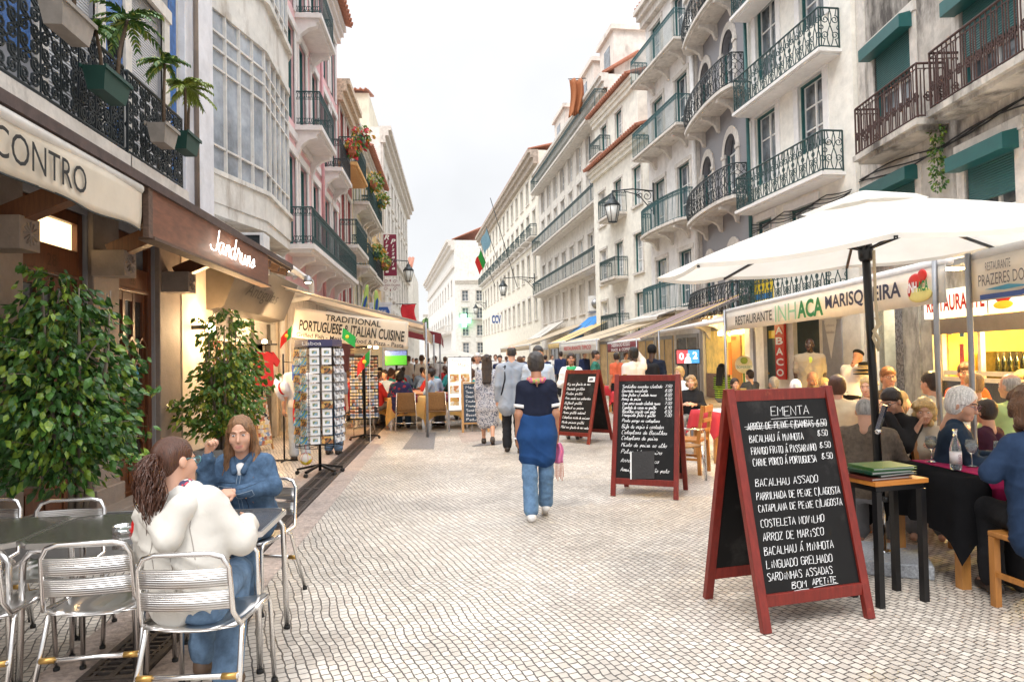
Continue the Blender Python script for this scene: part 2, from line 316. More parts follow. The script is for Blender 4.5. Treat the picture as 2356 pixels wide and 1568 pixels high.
def railing(path, h, style, mat, parent, r=.009, step=.11):
    P = [Vector(p) for p in path]; D = [0]
    for i in range(len(P)-1): D.append(D[-1]+(P[i+1]-P[i]).length)
    T = D[-1]
    def at(s, z, off=0):
        s = max(0, min(T, s)); i = max(j for j in range(len(P)-1) if D[j] <= s+1e-6)
        q = P[i]+(P[i+1]-P[i])*((s-D[i])/(D[i+1]-D[i])); d = (P[i+1]-P[i]).normalized(); nrm = Vector((d.y, -d.x, 0))
        b = 0
        if style == 'lattice': b = .1*math.sin(PI*min(1, max(0, 1-z/h)))
        return q+nrm*b+Vector((0, 0, z))
    mb = MB(); q = 4 if r > .006 else 3
    def ln(pts, rad=r, k=q): mb.tube([at(s, z) for s, z in pts], rad, k, cap=False)
    for z, rr in ((h, r*2.1), (.06, r*1.5)): ln([(s, z) for s in sorted(set(D+[T*i/12 for i in range(13)]))], rr, 6 if rr > .012 else 4)
    for s in D: ln([(s, 0), (s, h)], r*1.7)
    n = max(2, round(T/step))
    if style in ('bars', 'simple', 'old'):
        for i in range(n+1):
            s = T*i/n; ln([(s, .06), (s, h)])
        top = .2 if style != 'old' else .1
        ln([(s, h-top) for s in sorted(set(D+[T*i/8 for i in range(9)]))])
        if style != 'old':
            m = n*2
            for ph in (0, PI): ln([(T*i/(m*3), h-top/2+top*.42*math.sin(i*PI/3*1+ph)) for i in range(m*3+1)], r*.9)
            if style == 'simple':
                ln([(0, .22), (T, .22)])
                for ph in (0, PI): ln([(T*i/(m*3), .14+.065*math.sin(i*PI/3+ph)) for i in range(m*3+1)], r*.9)
        else:
            for i in range(n):
                s = T*(i+.5)/n
                if i % 2 == 0:
                    ln([(s+T/n*.5*math.cos(a), h-.16+T/n*.5*math.sin(a)) for a in [PI*k/5 for k in range(6)]])
                    for k in range(4): ln(spiral(s+.05*math.cos(k*PI/2), .42+.05*math.sin(k*PI/2), .034, .034, 0, 1, 6), r*1.2)
                else: ln([(s, .06), (s, h-.12)])
    elif style == 'scroll':
        m = max(1, round(T/.46)); w = T/m
        for i in range(m):
            c = (i+.5)*w
            for sg in (-1, 1):
                ln([(c+sg*(.02+.06*math.sin(k/10*2*PI)), .06+(h-.06)*k/10) for k in range(11)])
                ln(spiral(c+sg*w*.27, h*.72, .105, .03, PI/2, sg*-1.4)); ln(spiral(c+sg*w*.27, h*.33, .105, .03, -PI/2, sg*1.4))
                ln([(c+sg*w*.27+.105*sg*.2, h*.72+.105), (c+sg*w*.38, h)]); ln([(c+sg*w*.3, h*.33-.1), (c+sg*w*.42, .06)])
            ln([(i*w, .06), (i*w, h)], r*1.2)
            ln(spiral(c+w*.5, h*.52, .055, .055, 0, 1, 8))
    elif style == 'lattice':
        m = max(2, round(T/.2)); w = T/m
        for i in range(m+1):
            for sg in (-1, 1): ln([(i*w+sg*w*.62*math.sin(2*PI*k/12*1.5), .06+(h-.06)*k/12) for k in range(13)])
        for i in range(m):
            ln(spiral((i+.5)*w, h-.12, .06, .02, 0, 1.2, 9))
            if i % 3 == 1: mb.ball(at((i+.5)*w, h*.5), .03, 6)
    elif style == 'dense':
        m = max(2, round(T/.15)); w = T/m; K = 6; hz = (h-.1)/K
        for i in range(m):
            for j in range(K):
                c, z = (i+.5)*w, .08+(j+.5)*hz; f = 1 if (i+j) % 2 else -1
                ln(spiral(c, z, .066, .014, f*PI/4, f*1.6, 12), .0115)
                ln([(c-w*.5, z-f*hz*.5), (c, z+.02*f), (c+w*.5, z+f*hz*.5)], .009)
        for i in range(0, m, 2): ln([(i*w, .06), (i*w, h)], .009)
    return mb.build('railing', mat, parent)
class Bld:
    """A facade seen from the street: x runs to the viewer's right, y into the building, z up."""
    def __init__(s, name, label, A, B, H, wall, depth=7., cat='building', trim=STONE):
        A, B = Vector((A[0], A[1], 0)), Vector((B[0], B[1], 0)); s.A = A; s.L = (B-A).length; s.x = (B-A).normalized(); s.y = Vector((-s.x.y, s.x.x, 0))
        s.H, s.wall, s.depth, s.trim = H, wall, depth, trim; s.holes = []; s.late = []
        s.root = thing(name, label, cat, A, math.atan2(s.x.y, s.x.x))
    def loc(s, p): d = Vector(p)-s.A; return Vector((d.dot(s.x), d.dot(s.y), p[2]))
    def uz(s, px, py, off=0.):                           # pixel -> (x, z) on the plane that stands off metres in front of the wall
        d = Vector(tuple(ray(px, py))); O = s.A-s.y*off; t = (O-Vector((0, 0, EYE))).dot(s.y)/d.dot(s.y); p = s.loc(Vector((0, 0, EYE))+d*t); return p.x, p.z
    def u(s, px, py, off=0.): return s.uz(px, py, off)[0]
    def u_of_y(s, Y, X=None):                           # street coordinate Y -> x along the facade
        return (Y-s.A.y)/s.x.y
    def hole(s, u0, u1, z0, z1, arch=False): s.holes.append((u0, u1, z0, z1, arch))
    def window(s, u0, u1, z0, z1, kind='casement', arch=False, trim=.13, rec=.16, frame=WHITE, pane=GLASS, reveal=None, parent=None, rows=3, sill=True, name='window'):
        s.hole(u0, u1, z0, z1, arch); w, h = u1-u0, z1-z0; mb = MB(); ra = w/2
        P = [(u0, z0), (u1, z0)]+([(u1, z1)]+[(u0, z1)] if not arch else [((u0+u1)/2+ra*math.cos(a), z1-ra+ra*math.sin(a)) for a in [PI*k/10 for k in range(11)]])
        if trim:                                         # stone surround standing proud of the wall
            c, cz = (u0+u1)/2, z1-ra
            if arch:
                Q = [(c+(ra+trim)*math.cos(PI*k/10), cz+(ra+trim)*math.sin(PI*k/10)) for k in range(11)]; I = P[2:]
                for k in range(10):
                    a, b, d, e_ = I[k], I[k+1], Q[k+1], Q[k]; f = -.04
                    mb.add([(a[0], f, a[1]), (b[0], f, b[1]), (d[0], f, d[1]), (e_[0], f, e_[1]), (e_[0], 0, e_[1]), (d[0], 0, d[1])], [(0, 1, 2, 3), (3, 2, 5, 4)])
                for x in (u0-trim, u1): mb.box(x, x+trim, -.04, .02, z0, cz)
                for x in (u0-trim-.03, u1-.03): mb.box(x, x+trim+.06, -.07, .02, cz-.08, cz+.04)
            else:
                for x in (u0-trim, u1): mb.box(x, x+trim, -.035, .02, z0-.02, z1)
                mb.box(u0-trim-.02, u1+trim+.02, -.06, .02, z1, z1+trim)
                if sill: mb.box(u0-trim-.03, u1+trim+.03, -.1, .03, z0-.12, z0-.021)
        fr = mb.build('window', [s.trim], parent or s.root)
        if reveal:
            m2 = MB(); f = .045
            for x in (u0, u1-f):
                m2.box(x, x+f, rec-.09, rec-.012, z0, z1-(ra if arch else 0))
                if arch: m2.build('outer_frame', reveal, fr); m2 = MB()
            if not arch: m2.box(u0+f, u1-f, rec-.09, rec-.012, z1-f, z1)
            if not arch: m2.build('outer_frame', reveal, fr)
        m3 = MB(); f = .055
        zt = z1-(ra if arch else 0)
        if kind == 'casement':
            for x in (u0, u1-f, (u0+u1)/2-f*.6): m3.box(x, x+f*(1.2 if x not in (u0, u1-f) else 1), rec-.01, rec+.05, z0, zt)
            for k in range(rows+1):
                z = z0+(zt-z0-f)*k/rows; m3.box(u0+f, u1-f, rec, rec+.04, z, z+f*(1 if k in (0, rows) else .7))
            m3.build('frame', frame, fr)
        if kind in ('casement', 'plain'):
            m4 = MB(); o = .03 if kind == 'casement' else 0
            m4.add([(x, rec+o, z) for x, z in P], [tuple(range(len(P)))]); m4.build('pane', pane, fr)
        if kind == 'shutter':
            m4 = MB(); m4.box(u0, u1, rec-.04, rec, z0, z1); m4.build('roller_shutter', pane, fr)
        return fr
    def balcony(s, u0, u1, z, d, style, h=1., mat=GIRON, slab=.16, br=0, bow=False, rail_r=.009, step=.11, smat=None, nest=True):
        mb = MB()
        if bow:
            n = 12; path = [(u0, -.02, 0)]+[(u0+(u1-u0)*i/n, -d*(.55+.45*math.sin(PI*i/n)**.5) if 0 < i < n else -d*.55, 0) for i in range(n+1)]+[(u1, -.02, 0)]
        else: path = [(u0, -.02, 0), (u0, -d, 0), (u1, -d, 0), (u1, -.02, 0)]
        for o, z0, z1 in ((.06, z-slab*.6, z), (-.03, z-slab, z-slab*.6)):
            c = (u0+u1)/2; Q = [(p[0]+(o if p[0] > c+.01 else -o if p[0] < c-.01 else 0), p[1]-(o if p[1] < -.05 else -.02)) for p in path]; k = len(Q)
            mb.add([(x, y, z1) for x, y in Q]+[(x, y, z0) for x, y in Q], [tuple(range(k)), tuple(range(2*k-1, k-1, -1))]+[(i+k, (i+1) % k+k, (i+1) % k, i) for i in range(k)])
        for i in range(br):
            x = u0+(u1-u0)*(i+.5)/br if br > 2 else (u0+.12, u1-.12)[i % 2] if br == 2 else (u0+u1)/2
            prof = [(0, 0), (-d*.85, 0), (-d*.85, -.1), (-d*.5, -.16), (-d*.22, -.3), (-d*.12, -.5), (0, -.55)]
            mb.add([(x-.09, a, z-slab+b) for a, b in prof]+[(x+.09, a, z-slab+b) for a, b in prof], [tuple(range(7))[::-1], tuple(range(7, 14))]+[(i_, (i_+1) % 7, (i_+1) % 7+7, i_+7) for i_ in range(7)])
        b = mb.build('balcony', smat or s.trim, s.root)
        r = railing([(p[0], p[1], z) for p in path], h, style, mat, b, rail_r, step); return b
    def box(s, name, u0, u1, y0, y1, z0, z1, mat, parent=None, bevel=0.): return MB().box(u0, u1, y0, y1, z0, z1).build(name, mat, parent or s.root, bevel)
    def finish(s, z0=0., th=.28, cornice=None, roof=None, x0=0., iz=None):
        us = sorted(set([x0, s.L]+[h[0] for h in s.holes]+[h[1] for h in s.holes])); zs = sorted(set([z0, s.H]+[h[2] for h in s.holes]+[h[3] for h in s.holes]))
        us = [u for u in us if x0-1e-6 <= u <= s.L+1e-6]; zs = [z for z in zs if z0-1e-6 <= z <= s.H+1e-6]; mb = MB()
        for i in range(len(us)-1):
            run = None
            for j in range(len(zs)-1):
                cu, cz = (us[i]+us[i+1])/2, (zs[j]+zs[j+1])/2
                inside = any(h[0] < cu < h[1] and h[2] < cz < h[3] for h in s.holes)
                if not inside: run = run if run is not None else zs[j]
                if inside or j == len(zs)-2:
                    top = zs[j] if inside else zs[j+1]
                    if run is not None and top > run: mb.add([(us[i], 0, run), (us[i+1], 0, run), (us[i+1], 0, top), (us[i], 0, top)], [(0, 1, 2, 3)])
                    run = None
        for u0, u1, a, b, arch in s.holes:
            ra = (u1-u0)/2; b2 = b-ra if arch else b; c = (u0+u1)/2
            mb.add([(u0, 0, a), (u0, th, a), (u0, th, b2), (u0, 0, b2)], [(0, 1, 2, 3)]); mb.add([(u1, 0, a), (u1, th, a), (u1, th, b2), (u1, 0, b2)], [(3, 2, 1, 0)])
            mb.add([(u0, 0, a), (u1, 0, a), (u1, th, a), (u0, th, a)], [(0, 1, 2, 3)])
            if not arch: mb.add([(u0, 0, b), (u1, 0, b), (u1, th, b), (u0, th, b)], [(3, 2, 1, 0)])
            else:
                A = [(c+ra*math.cos(PI*k/10), b2+ra*math.sin(PI*k/10)) for k in range(11)]
                for k in range(10):
                    p, q = A[k], A[k+1]; mb.add([(p[0], 0, p[1]), (q[0], 0, q[1]), (q[0], th, q[1]), (p[0], th, p[1])], [(0, 1, 2, 3)])
                    cx = u1 if k < 5 else u0; mb.add([(p[0], 0, p[1]), (cx, 0, b), (q[0], 0, q[1])], [(0, 1, 2)])
                mb.add([(A[5][0], 0, A[5][1]), (u1, 0, b), (u0, 0, b)], [(0, 1, 2)])
        L, H, D = s.L, s.H, s.depth
        mb.add([(x0, 0, z0), (x0, D, z0), (x0, D, H), (x0, 0, H), (L, 0, z0), (L, D, z0), (L, D, H), (L, 0, H)], [(0, 3, 2, 1), (4, 5, 6, 7), (1, 2, 6, 5), (3, 7, 6, 2)])
        mb.build('wall', s.wall, s.root)
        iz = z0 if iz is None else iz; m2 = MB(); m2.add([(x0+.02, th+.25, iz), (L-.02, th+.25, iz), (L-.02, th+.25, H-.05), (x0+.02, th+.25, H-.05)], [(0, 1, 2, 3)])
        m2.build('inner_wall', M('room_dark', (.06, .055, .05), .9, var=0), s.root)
        if cornice:
            d, hh, mat = cornice; m3 = MB()
            for k, (dd, a, b) in enumerate(((.45*d, H-hh, H-hh*.55), (.75*d, H-hh*.55, H-hh*.2), (d, H-hh*.2, H+.06))): m3.box(x0-.02, L+.02, -dd, .05, a, b-.001)
            m3.build('cornice', mat, s.root)
        if roof:
            d, rise, run = roof; m4 = MB(); m4.add([(x0, -d, H+.07), (L, -d, H+.07), (L, run, H+rise), (x0, run, H+rise), (x0, -d, H+.15), (L, -d, H+.15), (L, run, H+rise+.1), (x0, run, H+rise+.1)], [(0, 3, 2, 1), (4, 5, 6, 7), (0, 1, 5, 4), (1, 2, 6, 5), (2, 3, 7, 6), (3, 0, 4, 7)])
            k = max(3, round(L/.3))
            for i in range(k): m4.tube([(x0+(L-x0)*(i+.5)/k, -d-.05, H+.14), (x0+(L-x0)*(i+.5)/k, run, H+rise+.12)], .075, 6)
            m4.build('roof', TILE, s.root)
        return s
# ================================================================ LEFT ROW
def plaster(n, c, dirt=(.3, .27, .23), th=.6, sc=.9): return M(n, c, .85, var=.16, vs=2.5, bump=.25, bs=18, stain=(dirt, sc, th-.05, (1.2, 1.2, .3)))
WOOD = M('brown_wood', (.11, .035, .012), .42, var=.4, vs=5, stretch=(8, 8, .8), bump=.1)
WOODD = M('dark_wood', (.09, .04, .02), .5, var=.4, vs=5, stretch=(8, 8, 1))
OLDW = M('weathered_wood', (.11, .065, .045), .7, var=.4, vs=5, stretch=(3, 3, 6), bump=.3)
BLUET = M('blue_tiles', (.02, .11, .34), .25, var=.45, vs=9)
PILL = M('old_marble', (.25, .2, .165), .7, var=.2, vs=4, bump=.2, stain=((.2, .17, .15), 1.6, .53, (1.5, 1.5, .35)))
LITW = M('lit_glass', (.8, .6, .3), .3, var=.35, vs=5, emit=1.1, ecol=(1, .72, .36))
# ---- house with the blue tiles and the scroll balconies
b = Bld('blue_tiled_house', 'old grey house with blue tile panels, scroll balconies and a timber porch', (-3.8, 1.5), (-3.8, 10.2), 9.5, plaster('grey_plaster', (.27, .27, .29)))
Y = lambda y: y-1.5
BLUE = b
for y0, y1 in ((3.9, 4.9), (6.95, 7.9), (8.72, 9.7)): b.window(Y(y0), Y(y1), 3.95, 6.3, 'shutter', pane=SHUT, trim=.17, rec=.1)
for y0, y1 in ((5.3, 6.7), (8.1, 8.52), (9.9, 10.15)): b.box('tile_panel', Y(y0), Y(y1), -.012, .01, 4.45 if y0 < 6 else 3.8, 9.4, BLUET)
for y0, y1 in ((2.6, 7.42), (7.52, 9.0)): b.balcony(Y(y0), Y(y1), 3.78, .5, 'dense', .9, BIRON, slab=.2)
b.hole(Y(6.54), Y(7.7), .0, 3.2); b.hole(Y(8.32), Y(9.39), .0, 3.2); b.hole(Y(3.2), Y(5.2), 0, 3.2)
for y0, y1 in ((5.25, 6.5), (7.72, 8.3), (9.41, 10.1)):                # pillars, stone corbels, timber brackets
    m_ = MB(); m_.box(Y(y0), Y(y1), -.06, .3, 0, 3.3); m_.box(Y(y0)-.03, Y(y1)+.03, -.1, .3, 0, .3); m_.build('pillar', PILL, b.root, .012)
    yc = y1-.5
    m_ = MB(); m_.box(Y(yc)-.14, Y(yc)+.14, -.4, -.061, 2.56, 2.83); c = b.root
    for k in range(12): a = k*PI/6; m_.bar((Y(yc), -.405, 2.695), (Y(yc)+.1*math.cos(a), -.405, 2.695+.1*math.sin(a)), .02, .01)
    m_.build('corbel', PILL, b.root, .01)
    MB().bar((Y(yc), -.2, 2.82), (Y(yc), -.94, 3.14), .15, .17).build('bracket', WOOD, b.root, .006)
def door(b, u0, u1, num, lit):
    f = MB(); w = u1-u0; y = .1
    for x in (u0, u1-.1): f.box(x, x+.1, y-.06, y+.06, 0, 3.2)
    f.box(u0+.1, u1-.1, y-.06, y+.05, 2.5, 2.8); f.box(u0+.1, u1-.1, y-.06, y+.05, 3.08, 3.2); f.box(u0+.1, u1-.1, y-.08, y-.06, 2.5, 2.54)
    f.box(u0+.1, u1-.1, y-.1, y+.05, 0, .12)
    r = f.build('door_frame', WOOD, b.root, .006)
    MB().box(u0+.1, u1-.1, y, y+.02, 2.8, 3.08).build('transom', LITW if lit else GLASS, r)
    text(num, r, (u0+w/2-.08, y-.06, 2.59), (1, 0, 0), (0, 0, 1), .16, .12, M('number_brass', (.06, .03, .015), .5), name='door_number')
    d = MB(); a, c = u0+.1, u1-.1; n = 3; dw = (c-a)/n
    for k in range(n+1): x = a+(c-a-.07)*k/n; d.box(x, x+.07, y-.02, y+.04, .12, 2.5)
    for z0, z1 in ((.12, .5), (1.0, 1.1), (2.4, 2.5)):
        d.box(a, c, y-.015, y+.035, z0, z1)
    for k in range(n):                                   # the carved hexagon lattice across the leaves
        x = a+dw*(k+.5)
        for z in (.85, 1.75):
            P = [(x+dw*.5*math.cos(q*PI/3+PI/6), y-.04, z+.2*math.sin(q*PI/3+PI/6)) for q in range(6)]
            for q in range(6): d.bar(P[q], P[(q+1) % 6], .035, .03, up=(0, 1, 0))
        d.box(a+dw*k+.1, a+dw*(k+1)-.02, y-.03, y-.016, .18, .44)
    dr = d.build('door', WOOD, r, .004)
    MB().box(a, c, y+.01, y+.02, .5, 2.4).build('pane', M('door_glass', (.05, .045, .04), .08, var=.4, vs=3), dr)
    for k, (z, cc) in enumerate(((1.55, (.5, .1, .12)), (1.25, (.6, .6, .6)), (1.42, (.1, .35, .5)), (.62, (.75, .75, .72)))):
        x = a+.12+.24*(k % 3); MB().box(x, x+.13, y-.004, y+.005, z, z+.2).build('sticker', M('sticker_%d' % k, cc, .5, var=.3, vs=25), dr)
door(b, Y(6.54), Y(7.7), '28', True); door(b, Y(8.32), Y(9.39), '26', False); door(b, Y(3.2), Y(5.2), '30', True)
m_ = MB(); X0, X1 = Y(1.6), Y(12.5)                       # lean-to porch roof and its edge
m_.add([(X0, -.02, 3.6), (X1, -.02, 3.6), (X1, -1.05, 3.28), (X0, -1.05, 3.28), (X0, -.02, 3.52), (X1, -.02, 3.52), (X1, -1.05, 3.2), (X0, -1.05, 3.2)], [(0, 3, 2, 1), (4, 5, 6, 7), (2, 3, 7, 6), (0, 1, 5, 4), (1, 2, 6, 5), (3, 0, 4, 7)])
m_.build('porch_roof', OLDW, b.root)
m_ = MB(); m_.box(X0, X1, -1.09, -1.051, 3.24, 3.325); m_.build('porch_edge', M('tarred_edge', (.07, .045, .04), .6, var=.4, vs=8), b.root)
m_ = MB()
for k in range(19): x = X0+.3+.58*k; m_.bar((x, -.05, 3.42), (x, -1.02, 3.16), .1, .1)
m_.build('rafters', OLDW, b.root); MB().box(X0, Y(9.3), -.8, -.7, 3.0, 3.14).build('porch_beam', WOODD, b.root)
b.box('porch_wall_panel', X0, Y(9.4), .02, .06, 3.2, 3.6, WOODD)
b.box('door_step', Y(6.3), Y(9.6), -.35, -.07, 0, .1, PILL, bevel=.01)
b.finish(x0=0)
# ---- house with the glazed bay
CREAMP = plaster('cream_plaster', (.63, .61, .57), (.33, .28, .23), .57, 1.3)
b = Bld('bay_window_house', 'cream house with a glazed metal bay window above a souvenir shop', (-3.8, 10.21), (-3.8, 16.7), 13., CREAMP); Y = lambda y: y-10.21
m_ = MB(); m_.box(Y(10.25), Y(11.45), -.1, .0, 3.75, 12.9); m_.box(Y(10.55), Y(11.2), -.14, -.1, 3.9, 12.9); m_.build('pilaster', plaster('white_plaster', (.66, .66, .69), (.4, .38, .38), .62), b.root, .01)
MB().tube([(Y(10.4), -.2, 3.7), (Y(10.4), -.2, 12)], .035, 8).build('rain_pipe', PILL, b.root)
plan = [(Y(11.6), -.0), (Y(13.3), -.42), (Y(15.5), -.36), (Y(16.5), 0)]
def bayring(mb, z0, z1, o=0, m=0):
    q = [(plan[0][0]-o, 0), (plan[1][0], plan[1][1]-o), (plan[2][0], plan[2][1]-o), (plan[3][0]+o*.3, 0)]; k = 4
    mb.add([(x, y, z0) for x, y in q]+[(x, y, z1) for x, y in q], [(3, 2, 1, 0), (4, 5, 6, 7), (0, 1, 5, 4), (1, 2, 6, 5), (2, 3, 7, 6)], m)
m_ = MB(); bayring(m_, 4.05, 4.25, .02); bayring(m_, 4.25, 4.72, .05); bayring(m_, 4.72, 4.8, .1); m_.build('bay_sill', CREAMP, b.root); m_ = MB(); bayring(m_, 7.46, 7.6, .06); bayring(m_, 7.6, 8.35, .03); bayring(m_, 8.35, 8.47, .12); m_.build('bay_parapet', CREAMP, b.root); m_ = MB(); bayring(m_, 11.1, 11.9, .03)
m_.build('bay_cornice', CREAMP, b.root)
BAYM = M('bay_metal', (.62, .6, .57), .45, var=.15, vs=6, stain=((.35, .16, .07), 7, .62, (1, 1, 1)))
for zb in (0, 3.67):
    m_ = MB(); g_ = MB()
    for (p, q, n) in ((plan[0], plan[1], 4), (plan[1], plan[2], 5), (plan[2], plan[3], 2)):
        zz = [4.8+zb, 5.2+zb, 6.5+zb, 6.82+zb, 7.1+zb, 7.46+zb]
        for k in range(1 if p is not plan[0] else 0, n+1):
            x, y = p[0]+(q[0]-p[0])*k/n, p[1]+(q[1]-p[1])*k/n; m_.box(x-.022, x+.022, y-.025, y+.025, zz[0], zz[-1])
        for z in zz[1:-1]: m_.bar((p[0], p[1], z), (q[0], q[1], z), .04, .035)
        for j in range(5):
            for k in range(n):
                A_ = [(p[0]+(q[0]-p[0])*(k+t), p[1]+(q[1]-p[1])*(k+t)) for t in (0, 1)]
                A_ = [(p[0]+(q[0]-p[0])*t/n, p[1]+(q[1]-p[1])*t/n+.02) for t in (k, k+1)]
                g_.add([(A_[0][0], A_[0][1], zz[j]), (A_[1][0], A_[1][1], zz[j]), (A_[1][0], A_[1][1], zz[j+1]), (A_[0][0], A_[0][1], zz[j+1])], [(0, 1, 2, 3)])
    f = m_.build('bay_window', BAYM, b.root); g_.build('pane', M('bay_glass', (.3, .33, .37), .05, var=.7, vs=.9, spec=.8), f)  # dark reflections painted into the pane colour as broad noise
b.hole(Y(11.5), Y(15.7), 0, 2.45); b.hole(Y(11.6), Y(16.4), 4.8, 7.4)
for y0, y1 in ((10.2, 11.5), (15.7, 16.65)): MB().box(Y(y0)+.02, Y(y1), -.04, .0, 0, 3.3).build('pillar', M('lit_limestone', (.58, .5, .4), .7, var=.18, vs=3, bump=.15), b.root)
b.box('string_course', Y(11.4), Y(16.6), -.25, 0, 3.62, 3.75, STONE)
m_ = MB(); f_c = M('shop_metal', (.12, .11, .1), .4, .5)
for y in (11.55, 12.95, 14.35, 15.6): m_.box(Y(y), Y(y)+.07, .1, .2, 0, 2.45)
m_.box(Y(11.5), Y(15.7), .08, .18, 2.0, 2.1); m_.build('shop_front', f_c, b.root)
m_ = MB(); m_.box(Y(11.5), Y(15.7), .16, .5, 2.1, 2.45); m_.build('shop_transom', STONE, b.root)
m_ = MB(); m_.add([(Y(11.5), .45, .1), (Y(15.7), .45, .1), (Y(15.7), .45, 2.1), (Y(11.5), .45, 2.1)], [(0, 1, 2, 3)])
m_.build('shop_display', spots('shop_goods', (.5, .4, .28), [(.6, .1, .06), (.75, .6, .4), (.15, .2, .3), (.8, .7, .55), (.5, .3, .1)], 9, thr=.25), b.root)
m_ = MB(); m_.add([(Y(11.2), -.3, 2.5), (Y(15.2), -.3, 2.5), (Y(15.2), -.6, 3.25), (Y(11.2), -.6, 3.25), (Y(11.2), 0, 2.45), (Y(15.2), 0, 2.45), (Y(15.2), 0, 3.3), (Y(11.2), 0, 3.3)], [(0, 1, 2, 3), (3, 2, 6, 7), (4, 5, 1, 0), (1, 5, 6, 2), (4, 0, 3, 7)])
sg = m_.build('shop_sign', M('bronze_panel', (.13, .11, .09), .35, .6), b.root)
text('Antiguias', sg, (Y(11.9), -.4, 2.68), (1, 0, 0), (0, -.35, .93), 2.1, .3, M('sign_black', (.01, .01, .01), .5), shear=.35)
text('12', b.root, (Y(14.5), .075, 2.02), (1, 0, 0), (0, 0, 1), .16, .07, M('sign_black'), name='door_number')
b.finish(cornice=(.3, .5, CREAMP))
# warm spot lamps over the souvenir sign
LAMP = M('lamp_glow', (1, .8, .5), .5, var=0, emit=25, ecol=(1, .72, .4))
GREYM = M('grey_metal', (.3, .3, .31), .4, .7)
for k, y in enumerate((12.6, 14.5)):
    t = thing('spot_lamp', ('lit spot lamp over the souvenir shop sign, nearer the neon sign', 'lit spot lamp over the far end of the souvenir shop sign')[k], 'lamp', (-2.85, y, 3.28), 0, 'spot lamps over the shop sign')
    MB().lathe([(.02, .1), (.06, .06), (.09, 0), (.1, -.05)], n=12).bar((-.3, 0, .08), (0, 0, .08), .02, .02).build('lamp_housing', GREYM, t)
    MB().ball((0, 0, -.035), (.075, .075, .03), 10).build('bulb', LAMP, t)
    l = bpy.data.lights.new('spot_lamp_light', 'SPOT'); l.energy = 26; l.color = (1, .68, .36); l.spot_size = R(125); l.spot_blend = .6; l.shadow_soft_size = .06
    lo = bpy.data.objects.new('spot_lamp_light', l); COL.objects.link(lo); lo.parent = t; lo.location = (0, 0, -.08); lo.rotation_euler = (0, R(-28), 0)
# lamp inside the porch and the lit shop
def plight(parent, loc, e, col=(1, .66, .34), r=.12):
    l = bpy.data.lights.new('lamp_light', 'POINT'); l.energy = e; l.color = col; l.shadow_soft_size = r
    o = bpy.data.objects.new('lamp_light', l); COL.objects.link(o); o.location = loc; o.parent = parent; return o
t = thing('wall_lamp', 'lit wall lamp on the cream stone pillar beside the tall ficus', 'lamp', (-3.5, 10.6, 2.15))
MB().lathe([(.03, -.08), (.06, -.04), (.06, .04), (.03, .08)], n=12).build('shade', LAMP, t); MB().box(-.26, -.06, -.03, .03, -.03, .03).build('bracket', BIRON, t)
plight(t, (.15, .1, 0), 42)
t = thing('ceiling_lamp', 'lit lamp inside the souvenir shop doorway', 'lamp', (-3.6, 14.0, 2.02)); MB().lathe([(.02, .05), (.05, .02), (.05, -.02)], n=12).build('shade', LAMP, t); plight(t, (.25, 0, -.12), 32)
# ---- pink house
PINK = plaster('pink_plaster', (.72, .44, .45), (.55, .33, .34), .66)
b = Bld('pink_house', 'pink plastered house with green doors and iron balconies', (-3.8, 16.71), (-3.8, 24.9), 13.4, PINK, trim=M('white_stone', (.7, .66, .64), .7, var=.1)); Y = lambda y: y-16.71
for z, h in ((4.42, 2.35), (7.64, 2.4), (10.6, 2.1)):
    for k, y in enumerate((17.0, 18.4, 20.1, 22.0, 23.5)):
        b.window(Y(y), Y(y)+.9, z, z+h, reveal=GREEN, sill=False, trim=.2, pane=PALE if (k+int(z)) % 3 else GLASS)
b.balcony(Y(16.75), Y(24.6), 4.4, .62, 'simple', .88, GIRON, .2, 5); b.balcony(Y(17.95), Y(20.1), 7.62, .62, 'simple', .88, GIRON, .2, 2); b.balcony(Y(21.8), Y(23.9), 7.62, .55, 'simple', .88, BIRON, .2, 2); b.balcony(Y(18.1), Y(20.2), 10.58, .62, 'simple', .88, GIRON, .2, 2)
b.box('stone_base', 0, b.L, -.05, 0, 0, 3.55, STONE); b.box('string_course', 0, b.L, -.06, 0, 7.2, 7.4, b.trim); MB().tube([(Y(21.3), -.1, 3.5), (Y(21.3), -.1, 13.2)], .05, 8).build('rain_pipe', M('pink_pipe', (.6, .3, .32), .5), b.root)
b.finish(cornice=(.35, .5, b.trim), roof=(.55, 1.5, 4))
# ---- red house
b = Bld('red_house', 'dark red house with a lattice frieze and green railed balconies', (-3.8, 24.91), (-3.8, 28.4), 11.6, plaster('red_plaster', (.42, .13, .12), (.25, .09, .08), .62)); Y = lambda y: y-24.91
for z in (2.9, 5.75, 8.7):
    for y in (25.3, 26.9): b.window(Y(y), Y(y)+.9, z, z+2.1, sill=False, pane=PALE, trim=.16)
b.balcony(Y(25), Y(28.1), 5.75, .6, 'bars', .9, GIRON, .2, 0); b.balcony(Y(25), Y(28.1), 8.7, .6, 'bars', .9, GIRON, .2, 0, smat=M('ochre_slab', (.6, .33, .12), .8))
b.finish(cornice=(.45, .7, M('ornate_eave', (.6, .47, .35), .8, var=.45, vs=9)))
